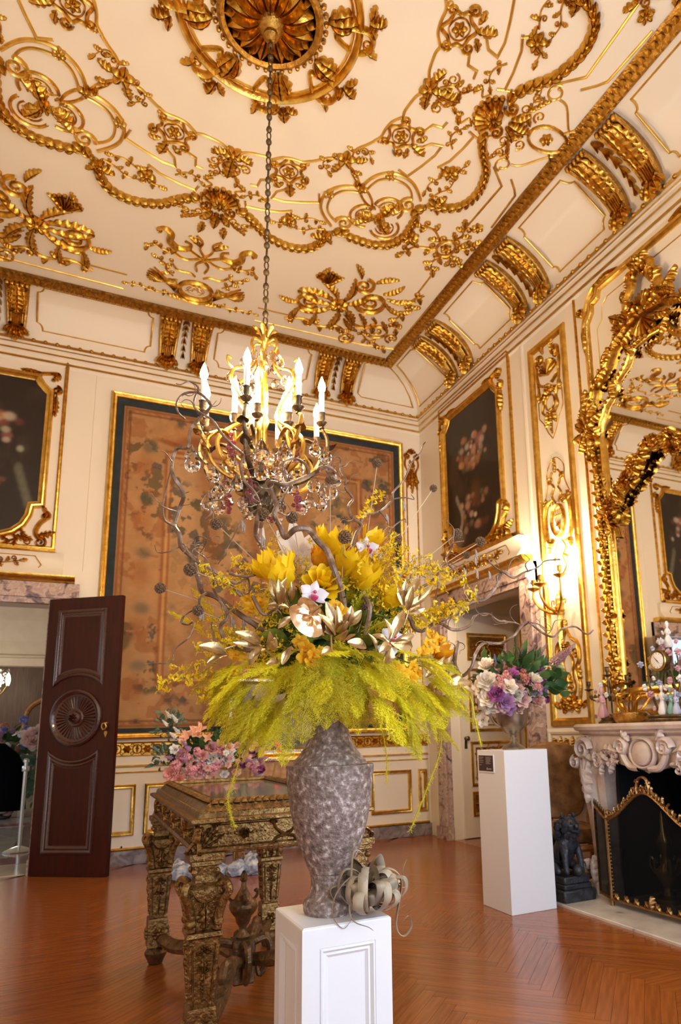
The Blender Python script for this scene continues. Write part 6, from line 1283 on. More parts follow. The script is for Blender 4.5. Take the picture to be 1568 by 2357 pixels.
MB().lathe([(.030, .26), (.034, .27), (.020, .29), (.018, .31), (.034, .335), (.040, .36), (.060, .385), (.072, .41), (.066, .43), (.045, .445), (.028, .475), (.014, .50), (.012, .525), (.022, .535), (.016, .545), (.018, .555), (.008, .575), (.001, .58)], 20, tc, fl=lambda a, z: .08*math.sin(8*a) if .37 < z < .44 else 0).build('urn_finial', 'antique_dark', hub)
for i in range(3):
    b = MB(); a = i*2*PI/3+.4; d = Vector((math.cos(a), math.sin(a), 0)); b.tube(crom([tc+d*.06+Vector((0, 0, .43)), tc+d*.085+Vector((0, 0, .45)), tc+d*.082+Vector((0, 0, .475)), tc+d*.068+Vector((0, 0, .468))], 4), .008, 6); b.build('urn_scroll', 'antique_dark', hub)
# ================================================================== chandelier
HX, HY = .888, 3.68
ch = thing('chandelier', 'gilt bronze chandelier with lit candle bulbs and rock crystal drops on a long chain', 'chandelier', (HX, HY, 2.34))
HC = Vector((HX, HY, 0))
def P3(r, a, z): return Vector((HX+r*math.cos(a), HY+r*math.sin(a), z))
lk = MB(); lk.tube([(.012*math.cos(t), 0, .026*math.sin(t)) for t in [2*PI*i/10 for i in range(11)]], .0045, 5, cap=False); lme = lk.mesh('chain_link', 'bronze')
bl = MB(); bl.lathe([(.006, -.022), (.016, -.012), (.019, 0), (.016, .012), (.006, .022)], 10); bme2 = bl.mesh('chain_bead', 'bronze')
zt = ZC-.16; n_l = 46
for i in range(n_l):
    z = 3.66+(zt-3.66)*i/(n_l-1); o = bpy.data.objects.new('chain_link' if i % 2 else 'chain_bead', lme if i % 2 else bme2); put(o, ch); o.location = Vector((HX, HY, z))-ch.location; o.rotation_euler = (0, 0, (i//2 % 2)*PI/2); o.scale = (1, 1, 1.05)
MB().lathe([(.001, ZC-.18), (.03, ZC-.17), (.05, ZC-.14), (.045, ZC-.11), (.075, ZC-.09), (.10, ZC-.05), (.11, ZC-.02)], 20, HC).build('ceiling_boss', 'gold_dark', ch)
b = MB(); b.lathe([(.012, 3.66), (.022, 3.64), (.014, 3.61), (.028, 3.58), (.016, 3.55), (.014, 3.46), (.026, 3.42), (.018, 3.38), (.02, 3.1), (.035, 3.05), (.02, 3.0), (.022, 2.85), (.04, 2.80)], 14, HC); b.build('stem', 'gold_frame', ch)
b = MB()
for i in range(6):
    a = i*PI/3; b.loft([[P3(.015+.06*t, a-.35*math.sin(PI*min(1, t*.9+.1)), 3.58+.07*t+.02*math.sin(PI*t)), P3(.015+.06*t, a, 3.585+.075*t+.03*math.sin(PI*t)), P3(.015+.06*t, a+.35*math.sin(PI*min(1, t*.9+.1)), 3.58+.07*t+.02*math.sin(PI*t))] for t in (0, .25, .5, .75, 1)], False)
b.build('leaf_crown', 'gold_frame', ch)
for i in range(6):               # lyre-shaped cage
    a = i*PI/3+.2; b = MB(); b.tube(crom([P3(.02, a, 3.56), P3(.07, a, 3.57), P3(.085, a, 3.52), P3(.06, a, 3.45), P3(.10, a, 3.38), P3(.19, a, 3.33), P3(.20, a, 3.25), P3(.12, a, 3.14), P3(.10, a, 3.05), P3(.20, a, 2.96), P3(.27, a, 2.88), P3(.25, a, 2.78), P3(.15, a, 2.70), P3(.08, a, 2.66)], 5), lambda t: .008+.006*t, 6)
    b.tube(crom([P3(.19, a, 3.33), P3(.225, a, 3.36), P3(.23, a, 3.40), P3(.205, a, 3.39)], 4), .007, 6); b.build('cage_scroll', 'gold_frame', ch)
bw = MB(); bw.lathe([(.001, 2.44), (.018, 2.45), (.03, 2.475), (.045, 2.49), (.05, 2.51), (.075, 2.53), (.095, 2.565), (.11, 2.61), (.105, 2.64), (.12, 2.66), (.10, 2.68), (.06, 2.70), (.04, 2.72)], 24, HC, fl=lambda a, z: .06*math.sin(12*a)); bw.build('bowl', 'bronze', ch)
b = MB()
for i in range(10):
    a = i*PI/5; b.loft([[P3(.09+.06*t, a-.22*math.sin(PI*min(1, t*.85+.15)), 2.62+.06*t-.05*t*t), P3(.095+.065*t, a, 2.63+.06*t-.05*t*t), P3(.09+.06*t, a+.22*math.sin(PI*min(1, t*.85+.15)), 2.62+.06*t-.05*t*t)] for t in (0, .3, .6, 1)], False); b.loft([[P3(.10-.05*t, a+.3-.2*math.sin(PI*min(1, t*.85+.15)), 2.58-.09*t), P3(.115-.05*t, a+.3, 2.585-.09*t), P3(.10-.05*t, a+.3+.2*math.sin(PI*min(1, t*.85+.15)), 2.58-.09*t)] for t in (0, .3, .6, 1)], False)
b.build('bowl_leaves', 'bronze', ch)
cup = MB(); cup.lathe([(.004, -.05), (.016, -.04), (.012, -.03), (.03, -.012), (.034, -.004), (.014, 0), (.014, .012), (.020, .022), (.019, .05), (.024, .058), (.015, .06)], 12); cme = cup.mesh('candle_cup', 'bronze')
cdl = MB(); cdl.lathe([(.016, .055), (.016, .185), (.002, .187)], 12); dme = cdl.mesh('candle', 'candle')
blb = MB(); blb.lathe([(.007, .187), (.019, .205), (.0225, .222), (.015, .252), (.006, .276), (.0008, .290)], 10); fme = blb.mesh('bulb', 'flame')
pear = MB(); pear.lathe([(.001, 0), (.016, .006), (.026, .022), (.027, .034), (.018, .058), (.008, .078), (.003, .09)], 8); pme = pear.mesh('crystal_drop', 'crystal', False)
pear2 = MB(); pear2.lathe([(.001, 0), (.012, .005), (.018, .018), (.014, .034), (.004, .05)], 8); pme2 = pear2.mesh('crystal_drop', 'crystal', False)
amy = MB(); rr = random.Random(2)
for i in range(12): amy.ball((rr.uniform(-.02, .02), rr.uniform(-.02, .02), -.006*i), .009, 6, 4)
ame = amy.mesh('amethyst_cluster', 'amethyst', False)
def hang(me, name, p, s=1):
    o = bpy.data.objects.new(name, me); put(o, ch); o.location = p-ch.location; o.scale = (s*1.6, s*1.6, s*1.45); o.rotation_euler = (0, 0, R.random()*6)
def candle(p, parent):
    for me, nm in ((cme, 'candle_cup'), (dme, 'candle'), (fme, 'bulb')):
        o = bpy.data.objects.new(nm, me); put(o, parent); t = Vector(); q = parent
        while q: t += q.location; q = q.parent
        o.location = p-t
for i in range(8):
    a = i*PI/4+.28; hi = .06*(i % 2); rad = .345+.03*((i+1) % 2); zc_ = 3.0+hi*.5
    b = MB(); b.tube(crom([P3(.10, a, 2.68), P3(.20, a, 2.66), P3(.31, a, 2.72), P3(.34, a, 2.84), P3(.26, a, 2.92), P3(.19, a, 2.88), P3(.20, a, 2.80), P3(.25, a, 2.80)], 6), lambda t: .017-.007*t, 7, flat=.7)
    b.tube(crom([P3(.33, a, 2.80), P3(.375, a, 2.86), P3(rad+.03, a, 2.93), P3(rad, a, zc_-.04)], 5), lambda t: .013-.003*t, 7)
    for k, (r0, z0, da) in enumerate(((.33, 2.76, .8), (.30, 2.90, -.6), (.38, 2.86, .4))):
        b.loft([[P3(r0+.05*t, a-.10*math.sin(PI*min(1, t*.85+.15))*(1-.3*t), z0+da*.06*t), P3(r0+.055*t, a, z0+.012+da*.06*t), P3(r0+.05*t, a+.10*math.sin(PI*min(1, t*.85+.15))*(1-.3*t), z0+da*.06*t)] for t in (0, .3, .6, 1)], False)
    arm = b.build('arm', 'bronze' if i % 2 else 'gold_dark', ch); candle(P3(rad, a, zc_), arm)
    for r0, z0, s_ in ((.42, 2.66, 1.0), (.36, 2.58, .9), (.30, 2.63, .9), (.27, 2.56, .8), (.40, 2.76, .8)):
        if (i+int(r0*100)) % 5 != 0: hang(pme, 'crystal_drop', P3(r0, a+.25*((i*7+int(r0*50)) % 3-1), z0-.03), s_)
    if i % 2 == 0: hang(ame, 'amethyst_cluster', P3(.24, a+.3, 2.86)); hang(pme2, 'crystal_drop', P3(.24, a+.3, 2.74), 1)
    if i % 2: hang(ame, 'amethyst_cluster', P3(.20, a, 2.60))
for i in range(5):
    a = i*2*PI/5+.5; b = MB(); b.tube(crom([P3(.04, a, 2.80), P3(.12, a, 2.79), P3(.17, a, 2.85), P3(.16, a, 2.93), P3(.165, a, 2.97)], 5), .010, 7); arm = b.build('arm', 'gold_frame', ch); candle(P3(.165, a, 3.02), arm)
for i in range(14): hang(pme2, 'crystal_drop', P3(.15+.05*(i % 2), i*PI/7, 3.24+.05*(i % 3)-.03*(i % 2)), .9)
for i in range(10): hang(pme2, 'crystal_drop', P3(.09, i*PI/5, 3.40), 1.0); hang(pme, 'crystal_drop', P3(.16+.04*(i % 2), i*PI/5+.2, 2.70), .95)
for i in range(8): hang(pme2, 'crystal_drop', P3(.11, i*PI/4, 2.50), 1.1)
pl = MB(); pl.lathe([(.001, 2.28), (.022, 2.30), (.026, 2.34), (.018, 2.40), (.010, 2.44)], 8, HC); pl.build('bottom_pendant', 'crystal', ch, False)
# ================================================================== the great yellow arrangement
def bq(x, y, d=0): return at(x, y, VY-d)
BCN = bq(765, 1470)
GV = 'stems of the great arrangement in the stone vase'
def dirto(p, c=None, fwd=.5): 
    d = (p-(c or (BCN+Vector((0, .12, -.12))))).normalized(); return (d+Vector((0, -fwd, 0))).normalized()
# dense heart of the bouquet
foliage('bouquet_heart', BCN+Vector((0, .02, -.02)), (.25, .22, .20), 300, 'moss', 'mossy olive foliage in the heart of the great arrangement', .09, .035, 9, -.9)
foliage('inner_leaves', BCN+Vector((0, 0, .02)), (.22, .18, .19), 110, 'leaf_green', 'dark green leaves between the yellow blooms of the great arrangement', .10, .04, 10, -.9)
# ---- asparagus fern
def frond_mesh(seed, mt, droop, wide, lean=.75):
    rr = random.Random(seed); b = MB(); N = 22; st = [Vector((t, .02*math.sin(t*5+seed), -droop*t*t+.05*math.sin(PI*t))) for t in [i/N for i in range(N+1)]]
    b.tube(st, lambda t: .006*(1-.75*t), 3, cap=False); V = b.v; F = b.f
    def needle(p, d, L, wv):
        q = p+d*L; k = len(V); V.extend([(p-wv)[:], (p+wv)[:], q[:]]); F.append((k, k+1, k+2))
    for i in range(2, N+1):
        t = i/N; p = st[i]; tan = (st[min(N, i+1)]-st[i-1]).normalized()
        for sg in (-1, 1):
            L = wide*((1-t)**.85)*(.45+.55*min(1, t*4))*rr.uniform(.75, 1.15)+.05; up = rr.uniform(-.2, .3)
            d = (tan*lean+Vector((0, sg, 0))*.9+Vector((0, 0, up))).normalized(); side = d.cross(Vector((0, 0, 1))).normalized()
            nb = max(4, int(L/.026)); e = p+d*L+tan*L*.15+Vector((0, 0, -L*.18)); k = len(V); V.extend([(p-side*.004)[:], (p+side*.004)[:], e[:]]); F.append((k, k+1, k+2))
            for j in range(nb):
                s = (j+.4)/nb; c = p.lerp(e, s)
                for g in (-1, 1):
                    nd = (d*.55+side*g*rr.uniform(.6, 1)+Vector((0, 0, rr.uniform(-.45, .45)))).normalized(); needle(c, nd, (.075*(1-.6*s)+.022)*rr.uniform(.7, 1.2), (d*.6+Vector((0, 0, rr.uniform(-1, 1)))).cross(nd).normalized()*.0075)
    return b.mesh('frond', mt, False)
FM = [frond_mesh(1, 'fern_bright', .10, .50), frond_mesh(2, 'fern_bright', .20, .44), frond_mesh(3, 'fern_bright', .05, .60), frond_mesh(4, 'fern_olive', .15, .46), frond_mesh(5, 'fern_bright', .25, .34)]
def frond(p, d, L, k, roll=0, label=None, grp='feathery fern fronds of the great arrangement'):
    o = bpy.data.objects.new('fern_frond', FM[k]); COL.objects.link(o); d = Vector(d).normalized(); z = (Vector((0, 0, 1))-d*d.z)
    z = z.normalized() if z.length > .05 else Vector((0, -1, 0)); y = z.cross(d)
    M = Matrix((d, y, z)).transposed().to_4x4(); o.matrix_world = Matrix.Translation(p) @ M @ Matrix.Rotation(roll, 4, 'X') @ Matrix.Scale(L, 4)
    return tag(o, label or ('olive yellow feathery fern frond hanging over the stone vase' if k == 3 else 'bright yellow-green feathery fern frond spilling over the stone vase'), 'fern', grp)
rr = random.Random(21)
YB_ = [(490, 1600), (530, 1700), (560, 1745), (640, 1735), (685, 1620), (740, 1600), (790, 1665), (840, 1690), (890, 1745), (960, 1690), (1015, 1755), (1050, 1640), (1075, 1600)]
def yb(x): return float(np.interp(x, [p[0] for p in YB_], [p[1] for p in YB_]))
for i in range(165):
    x = 505+545*((i*.618) % 1)+rr.uniform(-12, 12); e = (x-770)/275; q = rr.random(); y = sub(1490+30*e*e, yb(x)-70, q); dd = (.24*math.sqrt(max(0, 1-e*e))+.03)*rr.uniform(.35, 1.0)
    d = Vector((CR.x*e*.8+rr.uniform(-.35, .35), CR.y*e*.8-.55*rr.uniform(.2, 1), -.75+.75*(1-q)*rr.random()+rr.uniform(-.2, .2)))
    frond(bq(x-22*e, y, dd), d, rr.uniform(.085, .155), rr.choice([0, 0, 1, 2, 2, 3, 4]) if x > 610 else rr.choice([3, 3, 0, 1]), rr.uniform(-.7, .7))
for x, y, d, dx, dz, L, k, ro in ((735, 1545, .28, -.55, -.5, .15, 2, .5), (720, 1575, .28, -.2, -.6, .16, 2, -.3), (650, 1570, .2, -.5, -.6, .16, 0, .3), (860, 1600, .24, .3, -.6, .17, 2, .2), (920, 1620, .22, .3, -.8, .16, 2, -.2), (985, 1560, .12, .7, -.6, .16, 0, 0), (600, 1490, .05, -.8, .4, .16, 3, 0), (480, 1470, -.03, -.7, .6, .14, 3, 0), (495, 1440, -.03, -.4, .8, .13, 3, 0), (810, 1430, .14, .2, .6, .12, 0, 0), (830, 1470, .18, .4, .3, .12, 2, 0), (800, 1400, .12, -.1, .8, .10, 0, 0)):
    frond(bq(x, y, d), Vector((CR.x*dx, CR.y*dx-.2, dz)), L, k, ro)
for P, lab in ((((560, 1700), (545, 1770), (525, 1840), (540, 1900)), 'slender fern strand trailing down in front of the carved table'), (((1010, 1640), (1015, 1720), (985, 1810), (945, 1910)), 'longest fern strand trailing down on the right of the vase'), (((1060, 1560), (1085, 1610), (1095, 1660), (1108, 1715)), 'thin fern strand hanging beside the pewter urn bouquet'), (((880, 1680), (890, 1740), (890, 1800)), 'olive fern strand hanging beside the shoulder of the vase')):
    t = thing('trailing_fern', lab, 'fern', bq(P[0][0], P[0][1], .06)); Q = crom([bq(x, y, .06-.02*i) for i, (x, y) in enumerate(P)], 9)
    MB().tube(Q, .0018, 4).build('stem', 'fern_bright', t)
    b = MB(); rq = random.Random(int(P[0][0])); V, F = b.v, b.f
    for i in range(len(Q)-1):
        for j in range(3):
            p = Q[i].lerp(Q[i+1], j/3); w_ = 1.15-.75*i/len(Q); sd = Vector((rq.uniform(-1, 1), rq.uniform(-1, 1), rq.uniform(-1, .1))).normalized(); e = p+(sd*.7+(Q[i+1]-Q[i]).normalized()*.6)*.034*w_*rq.uniform(.5, 1.2)
            for k in range(9):
                c = p.lerp(e, (k+.5)/9); nd = Vector((rq.uniform(-1, 1), rq.uniform(-1, 1), rq.uniform(-1, .4))).normalized(); n2 = nd.orthogonal().normalized()*.0006; q0 = len(V); V.extend([(c-n2)[:], (c+n2)[:], (c+nd*rq.uniform(.005, .012))[:]]); F.append((q0, q0+1, q0+2))
    o = b.build('needles', 'fern_olive' if 'olive' in lab else 'fern_bright', t, False); o['kind'] = 'stuff'
# ---- curly willow
def branch(label, main, r0, twigs=(), d0=0, d1=.06, catk=()):
    t = thing('curly_willow_branch', label, 'branch', bq(*main[0], d0), 'curly willow branches in the stone vase'); n = len(main); sd = sum(main[1])
    def dep(i, n_): return sub(d0, d1, i/max(1, n_-1))+.035*math.sin(i*1.7+sd)
    b = MB(); b.tube(crom([bq(x, y, dep(i, n)) for i, (x, y) in enumerate(main)], 6), lambda q: r0*1.15*(1-.68*q), 7); b.build('stem', 'willow', t)
    for tw, rt, dd in twigs:
        b = MB(); b.tube(crom([bq(x, y, dd+.02*math.sin(i*2.1)) for i, (x, y) in enumerate(tw)], 6), lambda q: rt*1.25*(1-.62*q), 6); b.build('twig', 'willow', t)
    rq = random.Random(int(sum(main[0])+sum(main[-1]))); sp = crom([(x, y, 0) for x, y in main], 3)
    for k in range(7):
        i = int(len(sp)*(.25+.7*rq.random())); i = min(i, len(sp)-2); x, y = sp[i].x, sp[i].y; a = rq.uniform(0, 2*PI); T_ = [(x, y)]; cu = rq.choice((-1, 1))*rq.uniform(.5, 1.1)
        for j in range(5): x += 11*math.cos(a); y += 11*math.sin(a)*.9-2; a += cu*rq.uniform(.4, 1.3); T_.append((x, y)); cu *= (-1 if rq.random() < .35 else 1)
        dd = dep(i/3, n); b = MB(); b.tube(crom([bq(X, Y, dd+.01*j) for j, (X, Y) in enumerate(T_)], 4), lambda q: .0019*(1-.6*q), 5); b.build('twig', 'willow', t)
    for x, y in catk:
        b = MB(); p = bq(x, y, d1); b.tube([p, p+Vector((.002, 0, -.012)), p+Vector((.001, 0, -.034))], [.002, .0045, .002], 6); b.tube([p, p+Vector((.008, .004, -.014)), p+Vector((.010, .006, -.036))], [.002, .0045, .002], 6); b.build('catkin', 'catkin', t)
    return t
def z3(*P): return [(x/2.613, 550+y/2.613) for x, y in P]
def z4(*P): return [(350+x/3.136, 700+y/3.136) for x, y in P]
def zb(*P): return [(350+x/2.412, 1000+y/2.412) for x, y in P]
def zr(*P): return [(800+x/2.613, 1100+y/2.613) for x, y in P]
branch('tall curly willow branch rising past the tapestry with a looped tip', [(640, 1470), (560, 1420), (500, 1375), (466, 1362), (460, 1340)]+z3((1180, 2000), (1160, 1920), (1090, 1850), (1080, 1780), (1050, 1720), (1080, 1620), (1105, 1530), (1040, 1420), (1035, 1340), (1065, 1260), (1130, 1250), (1145, 1150), (1200, 1080), (1265, 1010), (1250, 970), (1190, 925), (1110, 930), (1065, 980), (1070, 1040), (1110, 1080)), .0085,
       [(z3((1190, 930), (1190, 890), (1140, 855), (1090, 875), (1060, 870)), .003, .06), (z3((1055, 1725), (990, 1690), (980, 1600), (1005, 1480), (1030, 1370)), .0035, .03), (z3((1065, 1640), (1000, 1620), (960, 1590), (910, 1530)), .0025, .03), (z3((1035, 1340), (1000, 1290), (965, 1275)), .002, .04), (z3((1085, 1850), (1020, 1880), (950, 1885), (930, 1840)), .0022, .03), (z3((1110, 1530), (1140, 1520)), .002, .03)], .02, .06)
branch('curly willow branch winding up in front of the chandelier bowl', zb((740, 900), (700, 800), (630, 660), (610, 610), (575, 560), (585, 470), (600, 400))+z4((775, 1440), (740, 1360), (665, 1270), (640, 1160), (660, 1090), (570, 1010), (500, 930), (440, 840), (380, 800), (310, 750), (305, 690), (330, 620)), .0075,
       [(zb((585, 420), (545, 440), (500, 480), (450, 570), (400, 670), (365, 720)), .003, .06), (z4((770, 1430), (730, 1395), (760, 1360), (800, 1330)), .0025, .06), (z4((690, 1230), (720, 1270), (760, 1285)), .002, .05)], .03, .08, [zb((500, 480))[0], zb((610, 560))[0]])
branch('thickest curly willow branch bending in an S above the yellow tulips', zb((1075, 1060), (1065, 960), (1045, 850), (1010, 750), (975, 650), (920, 590), (870, 530), (800, 525), (740, 570), (710, 510), (680, 450), (690, 390), (660, 310), (655, 265), (740, 280), (830, 245), (900, 215), (960, 180), (1000, 190), (1015, 212), (985, 215), (970, 195), (985, 160), (960, 170), (930, 185)), .0105,
       [(zb((870, 225), (855, 170), (800, 135), (740, 148), (725, 190), (740, 250)), .0045, .15), (zb((690, 390), (740, 330), (760, 280), (735, 200), (760, 150)), .003, .12), (zb((700, 430), (750, 450), (770, 420), (745, 380)), .0025, .14), (zb((1040, 850), (990, 800), (960, 770)), .0025, .2)], .22, .16)
branch('curly willow branch snaking up between orchids toward the corner of the room', zb((1185, 1110), (1210, 960), (1170, 880), (1190, 820), (1150, 710), (1110, 650), (1130, 560), (1160, 500), (1110, 460), (1090, 400), (1115, 355), (1075, 300), (1075, 250), (1050, 200), (1045, 130), (1005, 125)), .0075,
       [(zb((1150, 520), (1180, 450), (1260, 430), (1330, 370), (1340, 320), (1400, 250), (1440, 160), (1490, 100), (1505, 60), (1520, 40)), .0045, .05), (zb((1240, 610), (1310, 560), (1330, 520), (1400, 470), (1410, 490)), .004, .02), (zb((1265, 425), (1300, 470), (1310, 510), (1280, 540)), .003, .04), (zb((1340, 360), (1400, 350), (1455, 360), (1440, 335)), .0025, .03), (zb((1330, 370), (1290, 350), (1275, 355)), .002, .03)], .2, .05, [zb((1395, 370))[0], zb((1300, 440))[0]])
branch('long curly willow branch reaching across the doorway to the pilaster', zr((150, 1230), (290, 1265), (380, 1275), (480, 1280), (560, 1230), (610, 1150), (640, 1060), (662, 990), (650, 1050), (650, 1130), (690, 1190), (745, 1140), (770, 1060), (820, 995), (920, 995), (1000, 950), (1040, 900), (1090, 870), (1170, 930), (1240, 955), (1290, 910), (1370, 895), (1440, 940), (1480, 915)), .0085,
       [(zr((1090, 870), (1150, 880), (1220, 920), (1250, 860), (1315, 855)), .0024, .05), (zr((290, 1265), (330, 1290), (390, 1275)), .0025, .1), (zr((330, 1290), (335, 1330), (360, 1360)), .002, .1)], .12, .0, [zr((690, 1200))[0], zr((690, 1215))[0]])
branch('curly willow branch running level toward the wall sconce', zr((250, 860), (360, 830), (400, 900), (450, 920), (540, 870), (640, 915), (730, 890), (770, 830), (850, 820), (910, 860), (1000, 870), (1060, 890), (1095, 860)), .007, [(zr((540, 868), (640, 820), (740, 750), (830, 730), (890, 660), (920, 590), (930, 560), (1000, 600), (1060, 570), (1140, 540), (1190, 500), (1280, 490)), .0065, .06), (zr((735, 750), (700, 680), (715, 620)), .003, .05), (zr((905, 640), (900, 590), (930, 570), (880, 530), (850, 500), (880, 490), (910, 530)), .0035, .05), (zr((960, 560), (985, 500), (1020, 480), (1050, 510)), .0022, .05), (zr((1085, 560), (1070, 520), (1095, 490), (1065, 460)), .0025, .05)], .12, .04, [zr((850, 560))[0], zr((700, 540))[0], zr((775, 550))[0], zr((765, 660))[0]])
branch('curly willow branch curling upright before the still life painting', zr((330, 700), (480, 640), (560, 560), (600, 520), (595, 480), (630, 420), (640, 390), (700, 380)), .005, [(zr((600, 520), (640, 550), (680, 580)), .003, .0), (zr((540, 580), (545, 640), (530, 740), (545, 800)), .0025, .0), (zr((630, 400), (640, 310), (600, 260), (595, 230)), .0025, .0)], .05, .0, [zr((765, 470))[0], zr((542, 590))[0], zr((770, 430))[0]])
branch('dark curly willow branch drooping low over the left of the arrangement', zb((560, 1200), (430, 1170), (380, 1070), (420, 1010), (375, 920), (340, 850), (345, 780), (330, 730)), .0065, [(zb((560, 960), (480, 880), (400, 800), (290, 720), (240, 700), (190, 640)), .0055, .06), (zb((390, 800), (470, 825), (530, 800), (540, 870), (515, 885), (510, 850)), .004, .08), (zb((430, 770), (520, 790), (620, 770), (700, 770)), .004, .08), (zb((300, 880), (265, 910), (260, 960), (210, 985), (175, 1010)), .004, .04), (zb((175, 1010), (165, 1045), (200, 1055), (230, 1045), (210, 1120), (130, 1190), (100, 1265), (0, 1270), (-45, 1280)), .003, .03), (zb((340, 1100), (350, 1160), (330, 1050), (370, 1030)), .003, .05), (zb((560, 900), (620, 1000), (700, 960), (780, 945)), .005, .16)], .1, .06, [zb((440, 1010))[0], zb((505, 1030))[0], zb((265, 960))[0], zb((270, 970))[0]])
branch('thin curly willow twig curving beside the tapestry bird', zb((330, 760), (300, 690), (240, 640), (245, 570), (300, 580), (280, 640), (250, 660)), .003, [(zb((300, 470), (330, 430), (295, 380), (390, 360), (405, 320), (370, 260), (330, 240)), .0028, .0), (zb((330, 500), (340, 450), (320, 400)), .002, 0)], .02, .0)
# ---- scabiosa pods on straight straw stems
pdm = MB(); rr = random.Random(8)
for i in range(60):
    z = 1-2*(i+.5)/60; a = i*2.39996; r_ = math.sqrt(max(0, 1-z*z)); d = Vector((r_*math.cos(a), r_*math.sin(a), z)); M = Matrix.Translation(d*.0135) @ d.to_track_quat('Z', 'Y').to_matrix().to_4x4()
    pdm.add([(.0032*math.cos(t), .0032*math.sin(t), .004) for t in [k*PI/3 for k in range(6)]]+[(0, 0, -.003)], [(k, (k+1) % 6, 6) for k in range(6)], M)
pdm.ball((0, 0, 0), .0125, 10, 6); pmesh = pdm.mesh('seed_head', 'pod', False)
for x, y, s_, d in ((869, 1066, 1.0, .0), (998, 1124, .85, -.03), (673, 1191, 1.15, .12), (794, 1236, 1.3, .2), (498, 1206, 1.1, .05), (606, 1182, 1.1, .08), (913, 1240, 1.15, .1), (439, 1311, 1.2, .1), (369, 1354, 1.0, .0), (760, 1106, 1.0, .05), (794, 1197, .8, -.08), (1053, 1228, 1.15, .0), (1106, 1247, 1.15, .02), (1074, 1278, .85, -.05), (456, 1405, 1.0, .06), (845, 1395, 1.1, .16)):
    p = bq(x, y, d); t = thing('scabiosa_pod', 'brown papery seed head on a straight straw stem in the great arrangement', 'seed head', p, 'seed heads on straw stems')
    o = bpy.data.objects.new('seed_head', pmesh); put(o, t); o.location = (0, 0, 0); o.scale = (s_,)*3
    e = bq(sub(x, 765, .9 if abs(x-765) > 120 else .5), max(y+120, 1440), d*.6); MB().tube([p, p.lerp(e, .5)+Vector((0, 0, .004)), e], .0016, 5).build('stem', 'straw_stem', t)
# ---- blooms
def tulip_mesh(mt, op=.35, seed=0):
    b = MB(); rr = random.Random(seed)
    for ring in (0, 1):
        for i in range(3+ring):
            a = 2*PI*i/(3+ring)+ring*.5+rr.uniform(-.2, .2); L = .075*rr.uniform(.92, 1.08); rings = []; o_ = op*rr.uniform(.7, 1.3)+.15*ring
            for q in range(9):
                t = q/8; rad = .008+.026*math.sin(min(1, t*1.5)*PI/2)+o_*.05*t*t*t; z = L*t; wd = .030*math.sin(PI*min(.86, t*.74+.18))*(1+.10*math.sin(t*17+i)); fr = 0
                ca, sa = math.cos(a), math.sin(a); rings.append([((rad-.4*wd*e*e*(1-.5*t))*ca-sa*wd*e, (rad-.4*wd*e*e*(1-.5*t))*sa+ca*wd*e, z+fr+(.009*math.sin(e*11+i*2)*(t-.7)*3 if t > .7 else 0)-.006*abs(e)*t) for e in (-1, -.6, -.2, .2, .6, 1)])
            b.loft(rings, False)
    return b.mesh('bloom', mt)
def orchid_mesh(mt, lip, ps=1.0):
    b = MB()
    for a, L, W_ in ((PI/2, .034, .024), (PI/2+2.1, .034, .022), (PI/2-2.1, .034, .022), (.25, .036, .034), (PI-.25, .036, .034)):
        rings = []
        for q in range(7):
            t = q/6; wd = W_*.5*math.sin(PI*min(.96, t*.85+.1)); ca, sa = math.cos(a), math.sin(a); z = .010*t*t+.004*math.sin(PI*t); rings.append([(L*t*ca-sa*wd*e, L*t*sa+ca*wd*e, z-.005*e*e) for e in (-1, -.5, 0, .5, 1)])
        b.loft(rings, False)
    me = b.mesh('bloom', mt); l = MB(); l.loft([[(wd*e, -.004-.018*t, .008+.012*math.sin(PI*t)-.004*e*e) for e in (-1, 0, 1)] for t, wd in ((0, .004), (.3, .010), (.6, .009), (1, .005))], False); l.ball((0, .002, .010), .005, 6, 4)
    return me, l.mesh('lip', lip)
TY, TO_, TY2 = tulip_mesh('tulip_yellow', .16, 1), tulip_mesh('tulip_orange', .06, 2), tulip_mesh('tulip_yellow', .03, 3)
RAN = rose_mesh('tulip_yellow', 6); OW, OWL = orchid_mesh('orchid_white', 'orchid_lip'); OG, OGL = orchid_mesh('orchid_gold', 'tulip_orange')
def stemmed(name, me, label, cat, p, d, s, lip=None, stem=True, grp=None):
    t = thing(name, label, cat, p, grp); o = bpy.data.objects.new('bloom', me); put(o, t); q = Vector(d).normalized().to_track_quat('Z', 'Y').to_matrix().to_4x4() @ Matrix.Rotation(R.uniform(-.4, .4), 4, 'Z') @ Matrix.Scale(s, 4); o.matrix_local = q
    if lip: l = bpy.data.objects.new('lip', lip); put(l, t); l.matrix_local = q
    if stem: MB().tube(crom([p, p-Vector(d).normalized()*.05, (p+BCN)/2+Vector((0, .04, -.02)), BCN+Vector((0, .05, -.05))], 5), .003, 5).build('stem', 'green_stem', t)
